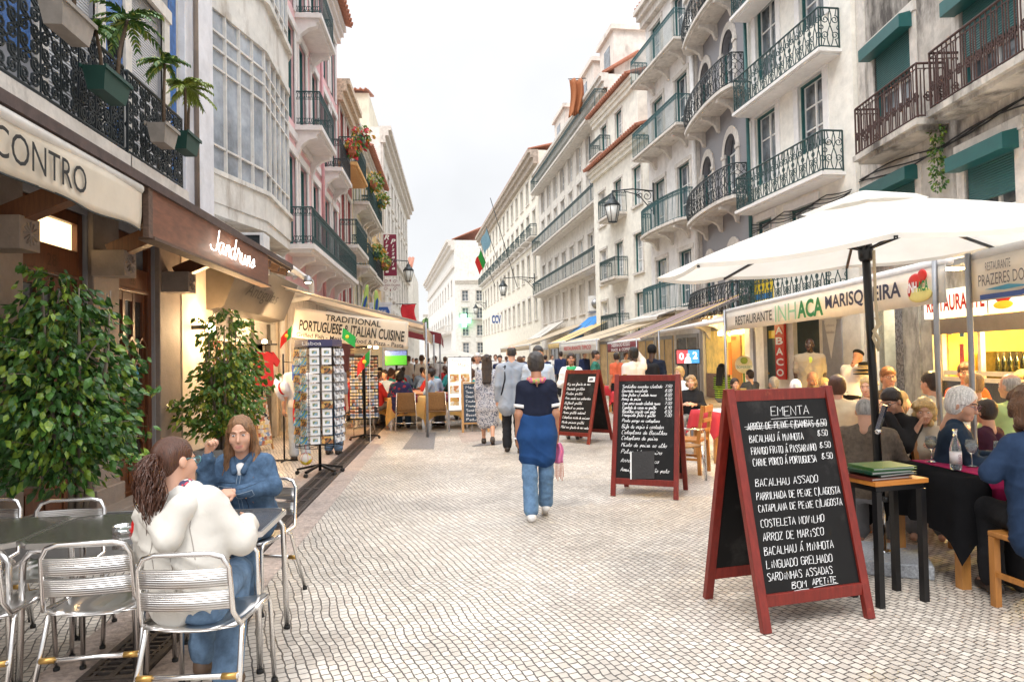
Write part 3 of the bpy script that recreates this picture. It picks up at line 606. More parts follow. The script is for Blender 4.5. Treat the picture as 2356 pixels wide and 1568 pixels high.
# ---- yellow houses
b = Bld('pale_yellow_house', 'narrow pale yellow house with planted balconies', (-3.8, 28.41), (-3.8, 31.5), 11.3, plaster('pale_yellow', (.68, .63, .43))); Y = lambda y: y-28.41
for z in (3.0, 5.6, 8.2):
    for y in (28.9, 30.2): b.window(Y(y), Y(y)+.8, z, z+1.9, sill=True, pane=GLASS, trim=.14)
b.balcony(Y(28.6), Y(31.3), 5.5, .6, 'bars', .9, GIRON, .2, 2); b.balcony(Y(28.6), Y(31.3), 8.1, .6, 'bars', .9, GIRON, .2, 2); b.finish(cornice=(.35, .4, STONE))
b = Bld('ochre_house', 'ochre house with a tiled eave and flower boxes', (-3.8, 31.51), (-3.8, 40), 11.2, plaster('ochre_plaster', (.7, .5, .25))); Y = lambda y: y-31.51
for z in (2.9, 5.6, 8.3):
    for y in (32.1, 34.0, 35.9, 38.0): b.window(Y(y), Y(y)+.9, z, z+1.9, pane=PALE, trim=.16)
b.balcony(Y(31.8), Y(35.2), 5.5, .55, 'bars', .9, BIRON, .2, 3); b.balcony(Y(31.8), Y(35.2), 8.2, .55, 'bars', .9, GIRON, .2, 3)
b.finish(cornice=(.3, .4, STONE), roof=(.5, 1., 2.5))
# ---- white palace, gable behind it, and the far end
WHP = plaster('white_palace_plaster', (.7, .68, .64), (.5, .47, .43), .62)
b = Bld('white_palace', 'tall white palace with stone cornices beyond the ochre house', (-3.7, 40.01), (-3.5, 62), 15.0, WHP, depth=.6); Y = lambda y: y-40
for z, h in ((2.8, 1.9), (5.6, 2.2), (8.8, 2.2), (11.6, 1.6)):
    for k in range(8): b.window(Y(41+2.6*k), Y(42+2.6*k), z, z+h, pane=PALE, trim=.2)
b.box('pilaster', .05, .9, -.12, 0, 0, 14.4, STONE); b.box('string_course', 0, b.L, -.2, 0, 8.2, 8.5, STONE); b.finish(cornice=(.6, .9, STONE))
b = Bld('cream_gable_house', 'tall plain cream house with a tiled roof behind the white palace', (-14, 40.7), (-4.4, 40.7), 17.2, plaster('cream_gable', (.72, .66, .53)), depth=19)
b.finish(roof=(.25, .9, 3))
b = Bld('white_corner_house', 'white house with a red tiled roof at the far end of the left row', (-10, 66), (-3.3, 66), 10.2, WHP, depth=12)
for z in (4.4, 7.2): b.window(4.9, 5.9, z, z+1.8, trim=.15, pane=PALE)
b.balcony(4.4, 6.5, 4.3, .5, 'bars', .9, GIRON, .2); b.finish(roof=(.4, 1.6, 4))
# ================================================================ RIGHT ROW (left end of each facade is its far end)
ST1 = M('stained_plaster', (.5, .465, .42), .9, var=.25, vs=2.2, bump=.5, bs=10, stain=((.085, .075, .068), .65, .46, (1.4, 1.4, .45)))
b = Bld('stained_house', 'weathered grey beige house with green roller shutters and rusty railings', (9.78, 15.48), (8.5, 4.2), 12.5, ST1)
def pxwin(b, x0, x1, yt, yb, kind='casement', xm=None, off=0, **k):     # corners given as seen: left, right, top and bottom on the window's middle
    u0, u1 = b.u(x0, (yt+yb)/2), b.u(x1, (yt+yb)/2); xm = (x0+x1)/2 if xm is None else xm
    return b.window(u0, u1, b.uz(xm, yb)[1], b.uz(xm, yt)[1], kind, **k)
for x0, x1, yt, yb in ((2012, 2098, 70, 245), (2210, 2345, -60, 170), (2014, 2110, 405, 520), (2222, 2340, 330, 470)):
    u0, u1 = b.u(x0, (yt+yb)/2), b.u(x1, (yt+yb)/2); xm = (x0+x1)/2; z0, z1 = b.uz(xm, yb)[1], b.uz(xm, yt)[1]
    if yt > 300: z0 -= .5
    fr = b.window(u0, u1, z0-.1, z1, 'casement', reveal=GREEN, trim=.22, pane=GLASS, sill=yt > 300)
    zs = z0+(z1-z0)*(.32 if yt < 300 else .4); m_ = MB(); m_.box(u0+.05, u1-.05, .01, .05, zs, z1); m_.build('roller_shutter', SHUTG, fr)
    m_ = MB(); m_.add([(u0-.12, -.02, z1+.05), (u1+.12, -.02, z1+.05), (u1+.12, -.3, z1-.02), (u0-.12, -.3, z1-.02), (u0-.12, -.02, z1-.28), (u1+.12, -.02, z1-.28), (u1+.12, -.3, z1-.28), (u0-.12, -.3, z1-.28)], [(0, 3, 2, 1), (4, 5, 6, 7), (3, 7, 6, 2), (0, 4, 7, 3), (1, 2, 6, 5)]); m_.build('shutter_box', M('shutter_teal', (.015, .1, .1), .4, var=.1), fr)
zs = b.uz(1975, 357, .55)[1]
OLDI = M('rusty_iron', (.075, .04, .035), .6, .3, var=.35, vs=12)
b.balcony(b.u(1970, 350, .55), b.u(2112, 280, .55), zs, .55, 'old', 1.05, OLDI, .2, 0, smat=ST1, rail_r=.012, step=.13)
b.balcony(b.u(2142, 250, .55), b.u(2356, 120, .55)+1.0, zs, .55, 'old', 1.05, OLDI, .2, 0, smat=ST1, rail_r=.012, step=.13)
b.box('quoins', .0, .35, -.04, 0, 3, 12.4, STONE)
m_ = MB()                                               # cables strung along the wall
for k in range(3): m_.tube([(u, -.05-.015*k, 5.6-.05*k+.1*math.sin(u*1.3+k)-.02*u) for u in [i*.4 for i in range(26)]], .016, 5)
m_.build('cables', M('black_cable', (.015, .015, .016), .6), b.root)
RST = b                                                  # its restaurant front is added below
# ---- cream house
CRM = plaster('warm_cream_plaster', (.8, .77, .7), (.62, .57, .49), .68)
b2 = Bld('cream_house', 'smooth cream house with two tall curly iron balconies', (9.37, 20.58), (9.62, 15.5), 13., CRM, trim=M('pale_trim', (.76, .74, .72), .7, var=.08))
for x0, x1, yt, yb in ((1739, 1787, 0, 175), (1739, 1787, 256, 420), (1838, 1896, 180, 345), (1838, 1896, -130, 60), (1742, 1778, 505, 560), (1818, 1876, 475, 560)):
    pxwin(b2, x0, x1, yt, yb, reveal=GREEN, trim=.22, pane=GLASS if yt < 300 else PALE, sill=False)
for z in (2.95, 5.95, 8.95, 11.9): b2.balcony(.15, 4.65, z, .55, 'scroll', 1., GIRON, .14, 0, rail_r=.012)
MB().tube([(.12, -.12, 3), (.12, -.12, 12.8)], .055, 8).build('rain_pipe', GREEN, b2.root)
m_ = MB()
for k in range(4): m_.tube([(u, -.06-.02*k, 5.55-.06*k-.12*abs(math.sin(u*1.6+k*.4))) for u in [i*.25 for i in range(21)]], .014, 5)
m_.build('cables', M('black_cable'), b2.root)
# ---- dark tiled house
DKT = M('dark_tile_facade', (.21, .205, .22), .4, var=.15, vs=30, bump=.1, bs=60)
b3 = Bld('dark_tiled_house', 'slate grey tiled house with arched windows and bowed balconies', (9.8, 26.28), (9.38, 20.6), 15.5, DKT)
for z in (2.9, 6.6, 10.1, 13.4):
    for u in (.75, 3.35): b3.window(u, u+1.15, z, z+2.35, arch=True, reveal=GREEN, trim=.26, pane=GLASS, sill=False)
    b3.balcony(.25, b3.L-.3, z-.02, .75, 'lattice', 1., BIRON, .18, 3, bow=True, rail_r=.011)
b3.box('pilaster', 0, .4, -.1, 0, 0, 15.4, STONE)
MB().tube([(.1, -.16, 3), (.1, -.16, 15)], .06, 8).tube([(.3, -.16, 3), (.3, -.16, 15)], .06, 8).build('rain_pipe', M('white_pipe', (.75, .74, .72), .5), b3.root)
b3.finish(cornice=(.4, .6, STONE))
# ---- white house with the green railings
b4 = Bld('white_house', 'white house with long bowed green railings beside the slate grey house', (9.45, 31.6), (9.86, 26.3), 17.6, plaster('white_wall', (.76, .74, .72), (.5, .46, .42), .64), trim=STONE)
for z in (3.5, 7.05, 10.75, 14.15):
    for u in (.7, 3.3): b4.window(u, u+1.2, z, z+2.4, reveal=GREEN, trim=.18, pane=PALE if u < 2 else GLASS, sill=False)
    b4.balcony(.1, b4.L-.15, z-.02, .8, 'bars', 1.15, M('teal_ironwork', (.03, .1, .11), .45, .2), .17, 3, bow=z < 7.2)
b4.finish(cornice=(.6, .7, STONE), roof=(.5, 1, 3))
# ---- low cream house with stepped red eaves
YEL = plaster('light_yellow_plaster', (.8, .77, .69), (.66, .61, .52), .7)
b5 = Bld('cream_eave_house', 'light cream house with stepped red tile eaves and small green balconies', (8.6, 40), (9.5, 31.61), 12.3, YEL)
for z in (2.8, 5.7, 9.0):
    for u in (1.0, 3.6, 6.3): b5.window(u, u+1.1, z, z+1.9, reveal=GREEN if u > 3 else WHITE, trim=.12, pane=PALE)
    b5.balcony(2.9, 5.3, z-.02, .7, 'bars', 1., GIRON, .2)
b5.finish(cornice=(.4, .5, YEL), roof=(.6, .8, 2))
b6 = Bld('cream_attic_house', 'cream upper house with a red tile eave rising behind the lower eave', (8.75, 40), (9.45, 33.2), 15.4, YEL, depth=6)
b6.window(1.2, 2.2, 12.9, 14.6, reveal=GREEN, trim=.1, pane=PALE); b6.window(3.6, 4.6, 12.9, 14.6, reveal=GREEN, trim=.1, pane=PALE); b6.balcony(.8, 2.7, 12.85, .6, 'bars', .9, GIRON, .15); b6.finish(z0=12.2, cornice=(.35, .5, YEL), roof=(.55, .8, 2))
# ---- long house with the continuous balconies
OLDP = plaster('grey_cream_plaster', (.7, .66, .6), (.42, .38, .33), .58)
b7 = Bld('long_balcony_house', 'long grey cream house with continuous green balconies and attic dormers', (8.3, 62), (9.6, 40.02), 18.3, OLDP)
for z, h in ((4.6, 2.0), (7.25, 2.4), (11.0, 2.6), (14.3, 1.9)):
    for k in range(8):
        u = 1.2+2.6*k
        if z < 5: b7.window(u, u+1.3, z, z+h, 'shutter', pane=SHUTB, trim=.2, rec=.12)
        else: b7.window(u, u+1.25, z, z+h, trim=.2, pane=PALE if k % 3 else GLASS, sill=False)
for z in (7.2, 11.0, 16.4): b7.balcony(.2, b7.L-.2, z, .75, 'bars', 1.05, GIRON, .25, 0, step=.22, rail_r=.013)
for u0, u1 in ((4.5, 8.5), (13, 17), (18.5, 21.5)):
    d_ = MB(); d_.box(u0, u1, .6, 4, 18.2, 21.2); d_.box(u0-.2, u1+.2, .4, 4.2, 21.2, 21.5); dm = d_.build('dormer', plaster('dormer_plaster', (.7, .63, .57)), b7.root)
    MB().box(u0+1, u0+2.2, .57, .62, 18.6, 20.6).build('pane', GLASS, dm)
b7.finish(cornice=(.5, .8, STONE), roof=(.2, 1.4, 2))
# ---- long yellow house, corner house and theatre at the end
b8 = Bld('long_yellow_house', 'long light yellow house with flagpoles running to the street end', (5.2, 108), (8.28, 62.02), 20.4, plaster('far_yellow', (.78, .73, .62), (.6, .53, .43), .66))
for z, h in ((5.2, 2.2), (9.2, 2.4), (12.9, 2.5), (16.6, 2.1)):
    for k in range(14): u = 1.6+3.2*k; b8.window(u, u+1.3, z, z+h, 'plain', trim=.22, pane=M('far_glass', (.2, .22, .22), .15, var=.4), sill=z != 12.9)
for k in range(14): b8.balcony(1.1+3.2*k, 3.4+3.2*k, 12.8, .6, 'bars', 1.1, GIRON, .2, step=.3, rail_r=.014)
b8.box('string_course', 0, b8.L, -.15, 0, 12.2, 12.5, STONE); b8.finish(cornice=(.9, 1.2, M('dark_cornice', (.4, .34, .28), .8, var=.4, vs=3)), roof=(.8, 1.2, 4))
b9 = Bld('white_end_house', 'white corner house facing down the street beside the theatre', (1.1, 112), (6.6, 112), 14.3, WHP)
for z in (2.6, 5.4, 8.2, 11.0):
    for u in (1.1, 3.4): b9.window(u, u+1.0, z, z+1.7, pane=GLASS, trim=.18)
b9.balcony(.6, 4.9, 8.1, .5, 'bars', .9, GIRON, .2, step=.3); b9.finish(cornice=(.3, .5, STONE))
b10 = Bld('white_theatre', 'white classical theatre with a heavy cornice at the end of the street', (-5.2, 180), (1.1, 113), 21, WHP, depth=12)
for z, h in ((6.5, 3.2), (12.5, 2.4)):
    for k in range(11): u = 3+5.8*k; b10.window(u, u+1.9, z, z+h, 'plain', arch=z < 10, trim=.3, pane=M('far_glass'))
b10.balcony(4, 60, 6.4, 1.1, 'bars', 1.1, STONE, .5, step=.6, rail_r=.03); b10.box('frieze', 0, b10.L, -.3, 0, 16.6, 17.2, STONE); b10.finish(cornice=(1.3, 1.6, STONE), roof=(.3, 4, 9))
b11 = Bld('distant_house', 'distant white house closing the street behind the parasols', (-7.5, 205), (1, 205), 15, WHP)
for z in (4, 8, 11.5):
    for u in (1.5, 4, 6.3): b11.window(u, u+1.1, z, z+1.9, 'plain', pane=M('far_glass'), trim=.2)
b11.finish(cornice=(.4, .6, STONE))
# ================================================================ LEFT SIDE THINGS
INK = M('black_ink', (.012, .012, .012), .6, var=0)
CANV = translucent(M('cream_canvas', (.74, .66, .54), .75, var=.08, vs=3, bump=.3, bs=5), .25)
ALU = M('polished_aluminium', (.78, .76, .74), .22, 1., var=.06, vs=8)
ALUR = wave_bump(M('ribbed_aluminium', (.74, .72, .7), .3, 1., var=.05), 30, .6)
BRASS = M('brass_cap', (.55, .33, .1), .35, .8)
RUB = M('black_rubber', (.015, .015, .015), .7, var=0)
# ---- awning with CONTRO
t = thing('awning', 'rolled cream awning with the black letters CONTRO over the wooden doors', 'awning', (-2.76, 3.2, 3.02))
MB().tube([(0, 0, .17), (0, 3.3, .17)], .05, 12).build('roller', M('grey_roller', (.6, .57, .53), .5), t)
m_ = MB(); m_.grid(lambda u, v: (.03+.015*math.sin(u*23)*v+.01*math.sin(u*9+1), 3.3*u+.02*v*math.sin(v*4), .15-.36*v+.012*math.sin(u*15)*v), 40, 6, thick=.004); m_.build('valance', CANV, t)
m_ = MB(); m_.tube([(.03+.015*math.sin(i/40*23)+.01*math.sin(i/40*9+1), 3.3*i/40, -.21+.012*math.sin(i/40*15)) for i in range(41)], .008, 4); m_.build('hem', BIRON, t)
ya, yb = AX(18, 320, -2.74).y, AX(187, 430, -2.74).y; wd = (yb-ya)*1.24
text('CONTRO', t, (.055, yb-wd-3.2, -.13), (0, 1, 0), (0, 0, 1), wd, .2, INK)
# ---- neon sign
t = thing('neon_sign', 'brown timber sign board with white neon handwriting under the porch edge', 'sign', (-2.74, 6.72, 2.8))
m_ = MB(); m_.box(-.03, 0, 0, 4.2, 0, .46); m_.build('board', M('brown_board', (.17, .065, .035), .5, var=.35, vs=4, stretch=(1, 1, 5)), t)
MB().box(-.04, .012, -.09, 0, -.02, .48).box(-.12, .03, 0, 4.25, -.03, 0).build('frame', OLDW, t)
NEON = M('neon_white', (1, 1, .95), .5, var=0, emit=2.2, ecol=(1, .95, .85))
y0, y1 = AX(472, 540, -2.74).y-6.72, AX(578, 610, -2.74).y-6.72
chalk('Jandruns', t, (.05, y0, .12), (0, 1, 0), (0, 0, 1), y1-y0, .26, NEON, r=.006, slant=.3, cursive=True, jit=.05, name='neon_tube')
plight(t, (.2, (y0+y1)/2, .23), 1.2, (1, .85, .6), .2)
# ---- air conditioner under the bay
t = thing('air_conditioner', 'dark grilled air conditioner with a white frame under the bay window', 'air conditioner', (-3.4, 11.75, 3.4))
W_ = M('white_enamel', (.7, .7, .7), .4); MB().box(-.38, .38, .04, .4, -.3, .36).build('casing', W_, t, .01)
m_ = MB(); m_.box(-.38, .38, 0, .04, .32, .36); m_.box(-.38, .38, 0, .04, -.3, -.27); m_.box(-.38, -.35, 0, .04, -.27, .32); m_.box(.32, .38, 0, .04, -.27, .32)
m_.build('frame', W_, t); m_ = MB(); m_.add([(-.35, .035, -.27), (.32, .035, -.27), (.32, .035, .32), (-.35, .035, .32)], [(0, 1, 2, 3)])
m_.build('coil', M('dark_coil', (.03, .04, .045), .5), t); m_ = MB()
for k in range(26): z = -.26+.58*k/26; m_.box(-.35, .32, .02, .03, z, z+.006)
m_.box(.02, .03, .01, .02, -.27, .32); m_.box(-.35, .32, .01, .018, .1, .11); m_.build('grille', M('dark_grille', (.1, .12, .13), .4, .5), t)
m_ = MB(); m_.tube([(-2.95, 12.3, 3.42), (-2.98, 15.5, 3.36), (-3.0, 15.62, 3.3), (-3.0, 15.65, 3.12), (-3.1, 15.7, 3.04), (-3.55, 15.8, 2.98), (-3.68, 15.8, 2.9), (-3.68, 15.8, .1)], .06, 10)
tag(m_.build('drain_pipe', M('white_pipe', (.75, .74, .72), .5)), 'white plastic gutter pipe bending down beside the souvenir shop', 'pipe')
# ---- lantern on the blue house
t = thing('wall_lantern', 'small black lantern on the blue tiled wall between the shutters', 'lamp', (-3.45, 7.6, 5.0))
MB().lathe([(.07, -.13), (.1, .1), (.12, .11), (.02, .2), (.02, .25)], n=6).build('lantern', BIRON, t); MB().bar((-.33, 0, .25), (0, 0, .25), .025, .025).build('arm', BIRON, t)
# ---- balcony planters with little palms
PG = M('palm_leaf', (.06, .15, .025), .45, var=.4, vs=8); PY = M('palm_leaf_yellow', (.2, .26, .035), .45, var=.4, vs=8); STEM = M('plant_stem', (.12, .08, .05), .8, var=.3, bump=.4)
SOIL = M('soil', (.05, .035, .025), .95)
def planter(loc, L, mat, label, grp='planters on the scroll balcony', rz=PI/2):
    t = thing('planter', label, 'planter', loc, rz, grp); m_ = MB(); w, h = .2, .2
    m_.add([(-L/2+.04, -w/2+.03, 0), (L/2-.04, -w/2+.03, 0), (L/2-.04, w/2-.03, 0), (-L/2+.04, w/2-.03, 0), (-L/2, -w/2, h), (L/2, -w/2, h), (L/2, w/2, h), (-L/2, w/2, h)], [(0, 3, 2, 1), (0, 1, 5, 4), (1, 2, 6, 5), (2, 3, 7, 6), (3, 0, 4, 7)])
    for s in (-1, 1): m_.box(-L/2-.015, L/2+.015, *sorted((s*w/2, s*(w/2+.015))), h-.025, h+.01)
    m_.build('trough', mat, t); MB().box(-L/2+.02, L/2-.02, -w/2+.015, w/2-.015, h-.06, h-.03).build('soil', SOIL, t); return t
def palm(loc, stems, label, seed, grp=None, col=PG):
    rd = random.Random(seed); t = thing('palm', label, 'plant', loc, 0, grp); st = MB(); lf = MB()
    for dx, dy, hh, rad in stems:
        top = Vector((dx*2.2, dy*2.2, hh)); st.tube([(dx, dy, 0), (dx*1.4, dy*1.3, hh*.5), top], [.02, .017, .015], 6)
        for k in range(15):
            a = k*2.4+rd.random(); el = rd.uniform(-.1, 1.25); L = rad*rd.uniform(.8, 1.1); ax = Vector((math.cos(a), math.sin(a), 0)); P = []
            for i in range(6): q = i/5; P.append(top+ax*(L*q*math.cos(el*(1-q*.4)))+Vector((0, 0, L*(math.sin(el)*q-.65*q*q))))
            lf.tube(P, .004, 3, cap=False); side = ax.cross(Vector((0, 0, 1)))
            for i in range(1, 6):
                for s in (-1, 1):
                    for q in (0, .5):
                        p = P[i]+(P[i-1]-P[i])*q; d = (P[i]-P[i-1]).normalized(); tip = p+(side*s*.75+d*.7)*(L*.32*(1.1-.12*i))-Vector((0, 0, .03)); wv = d*.016
                        lf.add([p-wv, p+wv, (p+tip)/2+wv*1.2+Vector((0, 0, .012)), tip, (p+tip)/2-wv*1.2+Vector((0, 0, .012))], [(0, 1, 2, 3, 4)], rd.random() < .3)
    st.build('trunk', STEM, t); lf.build('crown', [col, PY], t); return t
PGR = M('grey_trough', (.28, .25, .22), .7, var=.2); PGN = M('green_trough', (.01, .05, .038), .45, var=.15)
for k, (y, z, L, m, lb, st, lp, cl) in enumerate((
    (5.95, 4.32, .5, PGR, 'grey planter trough hooked high on the scroll balcony, nearest the frame edge', [(-.02, -.1, 1.0, .24), (.0, .1, 1.1, .24)], 'bare stemmed palm in the nearest grey trough', PG),
    (6.62, 4.06, .5, PGN, 'dark green planter trough hung on the middle of the scroll balcony', [(.02, .14, .7, .34), (-.02, -.05, .4, .22)], 'big leafy palm in the dark green trough on the balcony middle', PG),
    (7.86, 4.0, .36, PGR, 'small grey planter with dry leaves on the far end of the balcony', [(0, .03, .76, .25)], 'dark leaved palm rising from the small grey planter', PG),
    (8.52, 4.12, .42, PGN, 'green planter box on the balcony corner beside the white pilaster', [(.0, .08, .66, .28), (.03, -.08, .56, .25)], 'light green feathery palm in the corner planter box', PY))):
    planter((-3.08, y, z), L, m, lb); palm((-3.08, y, z+.17), st, lp, k, 'palms on the scroll balcony', cl)
# ---- shrubs, flowers on far balconies
def leafmass(mb, c, rx, ry, rz_, n, size, rd, mats=3, droop=.5, shell=.55):
    for _ in range(n):
        a = rd.uniform(0, 2*PI); z = rd.uniform(-1, 1); q = (shell+(1-shell)*rd.random()**.5); s = math.sqrt(1-z*z)
        nb = 1+.22*math.sin(3*a+c[0]*5+3*z)+.2*math.sin(5*z+2*a+c[2]*4)
        p = Vector((c[0]+rx*s*math.cos(a)*q*nb, c[1]+ry*s*math.sin(a)*q*nb, c[2]+rz_*z*q))
        d = Vector((math.cos(a)*rd.uniform(.2, 1), math.sin(a)*rd.uniform(.2, 1), -droop*rd.uniform(.2, 2.4))).normalized(); L = size*rd.uniform(.5, 1.3); sd = d.cross(Vector((rd.uniform(-1, 1), rd.uniform(-1, 1), rd.uniform(-1, 1)))).normalized()*L*.3; nn = d.cross(sd).normalized()*L*.1
        mb.add([p, p+d*L*.35+sd, p+d*L*.75+sd*.7, p+d*L*1.1-nn, p+d*L*.75-sd*.7, p+d*L*.35-sd, p+d*L*.5+nn], [(0, 1, 6), (1, 2, 6), (2, 3, 6), (3, 4, 6), (4, 5, 6), (5, 0, 6)], min(mats-1, int(rd.random()**1.35*mats)))
LV = [M('ficus_leaf', (.026, .085, .014), .45, var=.35, vs=9), M('ficus_leaf_mid', (.06, .155, .022), .45, var=.3, vs=9), M('ficus_leaf_light', (.17, .26, .03), .35, var=.3, vs=9)]
def ficus(loc, h, rx, n, seed, label, pot, bulges, size=.082):
    rd = random.Random(seed); t = thing('ficus_tree', label, 'tree', loc); st = MB(); lf = MB()
    for k in range(6):
        a = k*1.05; b0 = Vector((.05*math.cos(a), .05*math.sin(a), 0)); top = Vector((rx*.5*math.cos(a), rx*.5*math.sin(a), h*.62)); pts = [b0, b0*1.6+Vector((.03, 0, h*.2)), (b0+top)/2+Vector((rd.uniform(-.06, .06), rd.uniform(-.06, .06), 0)), top, top*1.1+Vector((0, 0, h*.2))]; st.tube(pts, [.028, .024, .02, .013, .006], 6)
        for j in range(5):
            p = Vector(pts[2])+(Vector(pts[3])-Vector(pts[2]))*rd.random(); q = p+Vector((rd.uniform(-rx, rx)*.6, rd.uniform(-rx, rx)*.6, rd.uniform(-.1, .4))); st.tube([p, (p+q)/2+Vector((0, 0, .06)), q], [.01, .007, .003], 5)
    tot = sum(b[3]*b[4]*b[5] for b in bulges); lv = LV if seed == 1 else [M('ficus_leaf_lamplit', (.09, .18, .02), .45, var=.3, vs=9), M('ficus_leaf_lamplit_yellow', (.26, .3, .03), .45, var=.3, vs=9), LV[1]]  # second ficus: lamp light put into lighter, yellower leaf colours
    for cx, cy, cz, ax, ay, az in bulges: leafmass(lf, (cx, cy, cz), ax, ay, az, int(n*ax*ay*az/tot), size, rd, shell=.5)
    for k in range(46):                                   # drooping sprays leave the outline uneven
        bu_ = bulges[k % len(bulges)]; a = rd.uniform(0, 2*PI); zz = rd.uniform(-.7, .95); s = math.sqrt(1-zz*zz); p = Vector((bu_[0]+bu_[3]*s*math.cos(a), bu_[1]+bu_[4]*s*math.sin(a), bu_[2]+bu_[5]*zz)); d = Vector((math.cos(a), math.sin(a), .3)); q = p+d*rd.uniform(.1, .24); st.tube([p-d*.2, p, q-Vector((0, 0, .05))], .004, 4)
        for j in range(7): leafmass(lf, tuple(p+(q-p)*(j/6)), .03, .03, .03, 2, size, rd)
    st.build('trunk', M('ficus_bark', (.22, .18, .14), .8, var=.3), t); lf.build('crown', lv, t)
    x, y, hh, lb = pot; p = thing('plant_pot', lb, 'planter', (loc[0], loc[1], 0)); m_ = MB()
    m_.add([(-x*.9, -y*.9, 0), (x*.9, -y*.9, 0), (x*.9, y*.9, 0), (-x*.9, y*.9, 0), (-x, -y, hh), (x, -y, hh), (x, y, hh), (-x, y, hh), (-x+.04, -y+.04, hh), (x-.04, -y+.04, hh), (x-.04, y-.04, hh), (-x+.04, y-.04, hh), (-x+.04, -y+.04, hh-.06), (x-.04, -y+.04, hh-.06), (x-.04, y-.04, hh-.06), (-x+.04, y-.04, hh-.06)], [(0, 3, 2, 1)]+[(i, (i+1) % 4, (i+1) % 4+4, i+4) for i in range(4)]+[(i+4, (i+1) % 4+4, (i+1) % 4+8, i+8) for i in range(4)]+[(i+8, (i+1) % 4+8, (i+1) % 4+12, i+12) for i in range(4)])
    m_.build('pot', M('concrete_pot', (.3, .29, .28), .85, var=.15, bump=.2), p); MB().box(-x+.045, x-.045, -y+.045, y-.045, hh-.1, hh-.05).build('soil', SOIL, p)
ficus((-3.12, 6.15, .3), 2.2, .5, 4200, 1, 'bushy dark green ficus in a low pot by the wooden doors at the left', (.5, .24, .34, 'low grey pot under the large left ficus'), [(-.05, -.1, .98, .5, .58, .62), (.05, -.25, .62, .46, .42, .34), (-.05, -.2, 1.62, .36, .42, .5), (-.15, .05, 1.35, .42, .45, .6), (.02, -.35, .85, .42, .36, .4), (.02, .12, .95, .38, .36, .48)])
ficus((-3.12, 9.85, .4), 1.95, .38, 2300, 2, 'tall ficus lit by the shop lamp behind the denim jacket woman', (.28, .28, .46, 'square grey pot of the ficus behind the two women'), [(.05, 0, .75, .44, .42, .55), (.1, .1, .4, .22, .22, .2), (.08, .0, 1.4, .34, .36, .6), (-.15, -.1, .55, .36, .34, .36), (.2, .1, 1.0, .34, .34, .5)])
FL = [M('flower_leaf', (.08, .2, .03), .5), M('flower_red', (.6, .03, .05), .5), M('flower_orange', (.6, .3, .03), .5)]
for k, (y, x, z, s, lb) in enumerate(((23.2, -3.05, 8.6, .35, 'red flowered plant box on the upper pink house balcony'), (25.6, -3.05, 9.7, .5, 'hanging orange flowered plant on the red house'), (29.6, -3.05, 9.1, .5, 'yellow green trailing plant on the pale yellow house'), (33.4, -3.1, 9.2, .45, 'leafy window box on the ochre house upper balcony'), (34.6, -3.1, 6.4, .4, 'leafy window box on the ochre house lower balcony'), (30.6, -3.05, 6.3, .4, 'trailing plant on the lower pale yellow balcony'))):
    t = thing('balcony_plant', lb, 'plant', (x, y, z), 0, 'plants on the far left balconies'); m_ = MB(); leafmass(m_, (0, 0, .1), s*.6, s, s*.9, 260, .14, random.Random(k+40)); m_.build('foliage', FL if k < 2 else [FL[0], PY, FL[2]], t); MB().box(-.1, .1, -s, s, -.2, 0).build('trough', PGN if k % 2 else M('terracotta', (.4, .13, .06), .8), t)
# ---- aluminium cafe chairs and tables
def alu_chair():
    t = thing('cafe_chair', 'x', 'chair', (0, 0, 0), 0, 'aluminium cafe chairs'); w = .2
    m_ = MB(); m_.tube([(-w-.01, .0, .44), (-w-.015, -.2, .46), (-w, -.235, .52), (-w+.005, -.262, .72), (-w+.03, -.268, .765), (-w+.08, -.27, .78), (w-.08, -.27, .78), (w-.03, -.268, .765), (w-.005, -.262, .72), (w, -.235, .52), (w+.015, -.2, .46), (w+.01, .0, .44)], .012, 8); m_.build('back_frame', ALU, t)
    for z0 in (.535, .635):
        m_ = MB(); m_.grid(lambda u, v: (-w+.01+2*(w-.01)*u, -.243-.022*math.sin(PI*u)-.03*(z0-.53+.08*v)/.2, z0+.082*v), 10, 1, thick=.012); m_.build('back_slat', ALUR, t)
    m_ = MB(); m_.grid(lambda u, v: (-w+2*w*u, -.2+.41*v, .452-.022*math.sin(PI*u)-.01*math.sin(PI*v)), 10, 8, thick=.012); m_.build('seat', ALUR, t)
    for s in (-1, 1):
        MB().tube([(s*(w+.012), .02, .44), (s*(w+.015), .19, .44), (s*(w+.02), .215, .41), (s*(w+.03), .235, .012)], .012, 8).tube([(s*(w+.03), .235, 0), (s*(w+.03), .235, .02)], .016, 8, 1).build('leg', [ALU, RUB], t)
        MB().tube([(s*(w+.005), -.12, .445), (s*(w+.012), -.16, .42), (s*(w+.035), -.3, .012)], .012, 8).tube([(s*(w+.035), -.3, 0), (s*(w+.035), -.3, .02)], .016, 8, 1).build('leg', [ALU, RUB], t)
    MB().tube([(-w-.02, -.235, .24), (w+.02, -.235, .24)], .012, 8).tube([(-w-.015, -.235, .24), (-w+.05, -.235, .24)], .0145, 8, 1).tube([(w-.05, -.235, .24), (w+.015, -.235, .24)], .0145, 8, 1).build('stretcher', [ALU, BRASS], t)
    return t
ch = alu_chair(); first = True
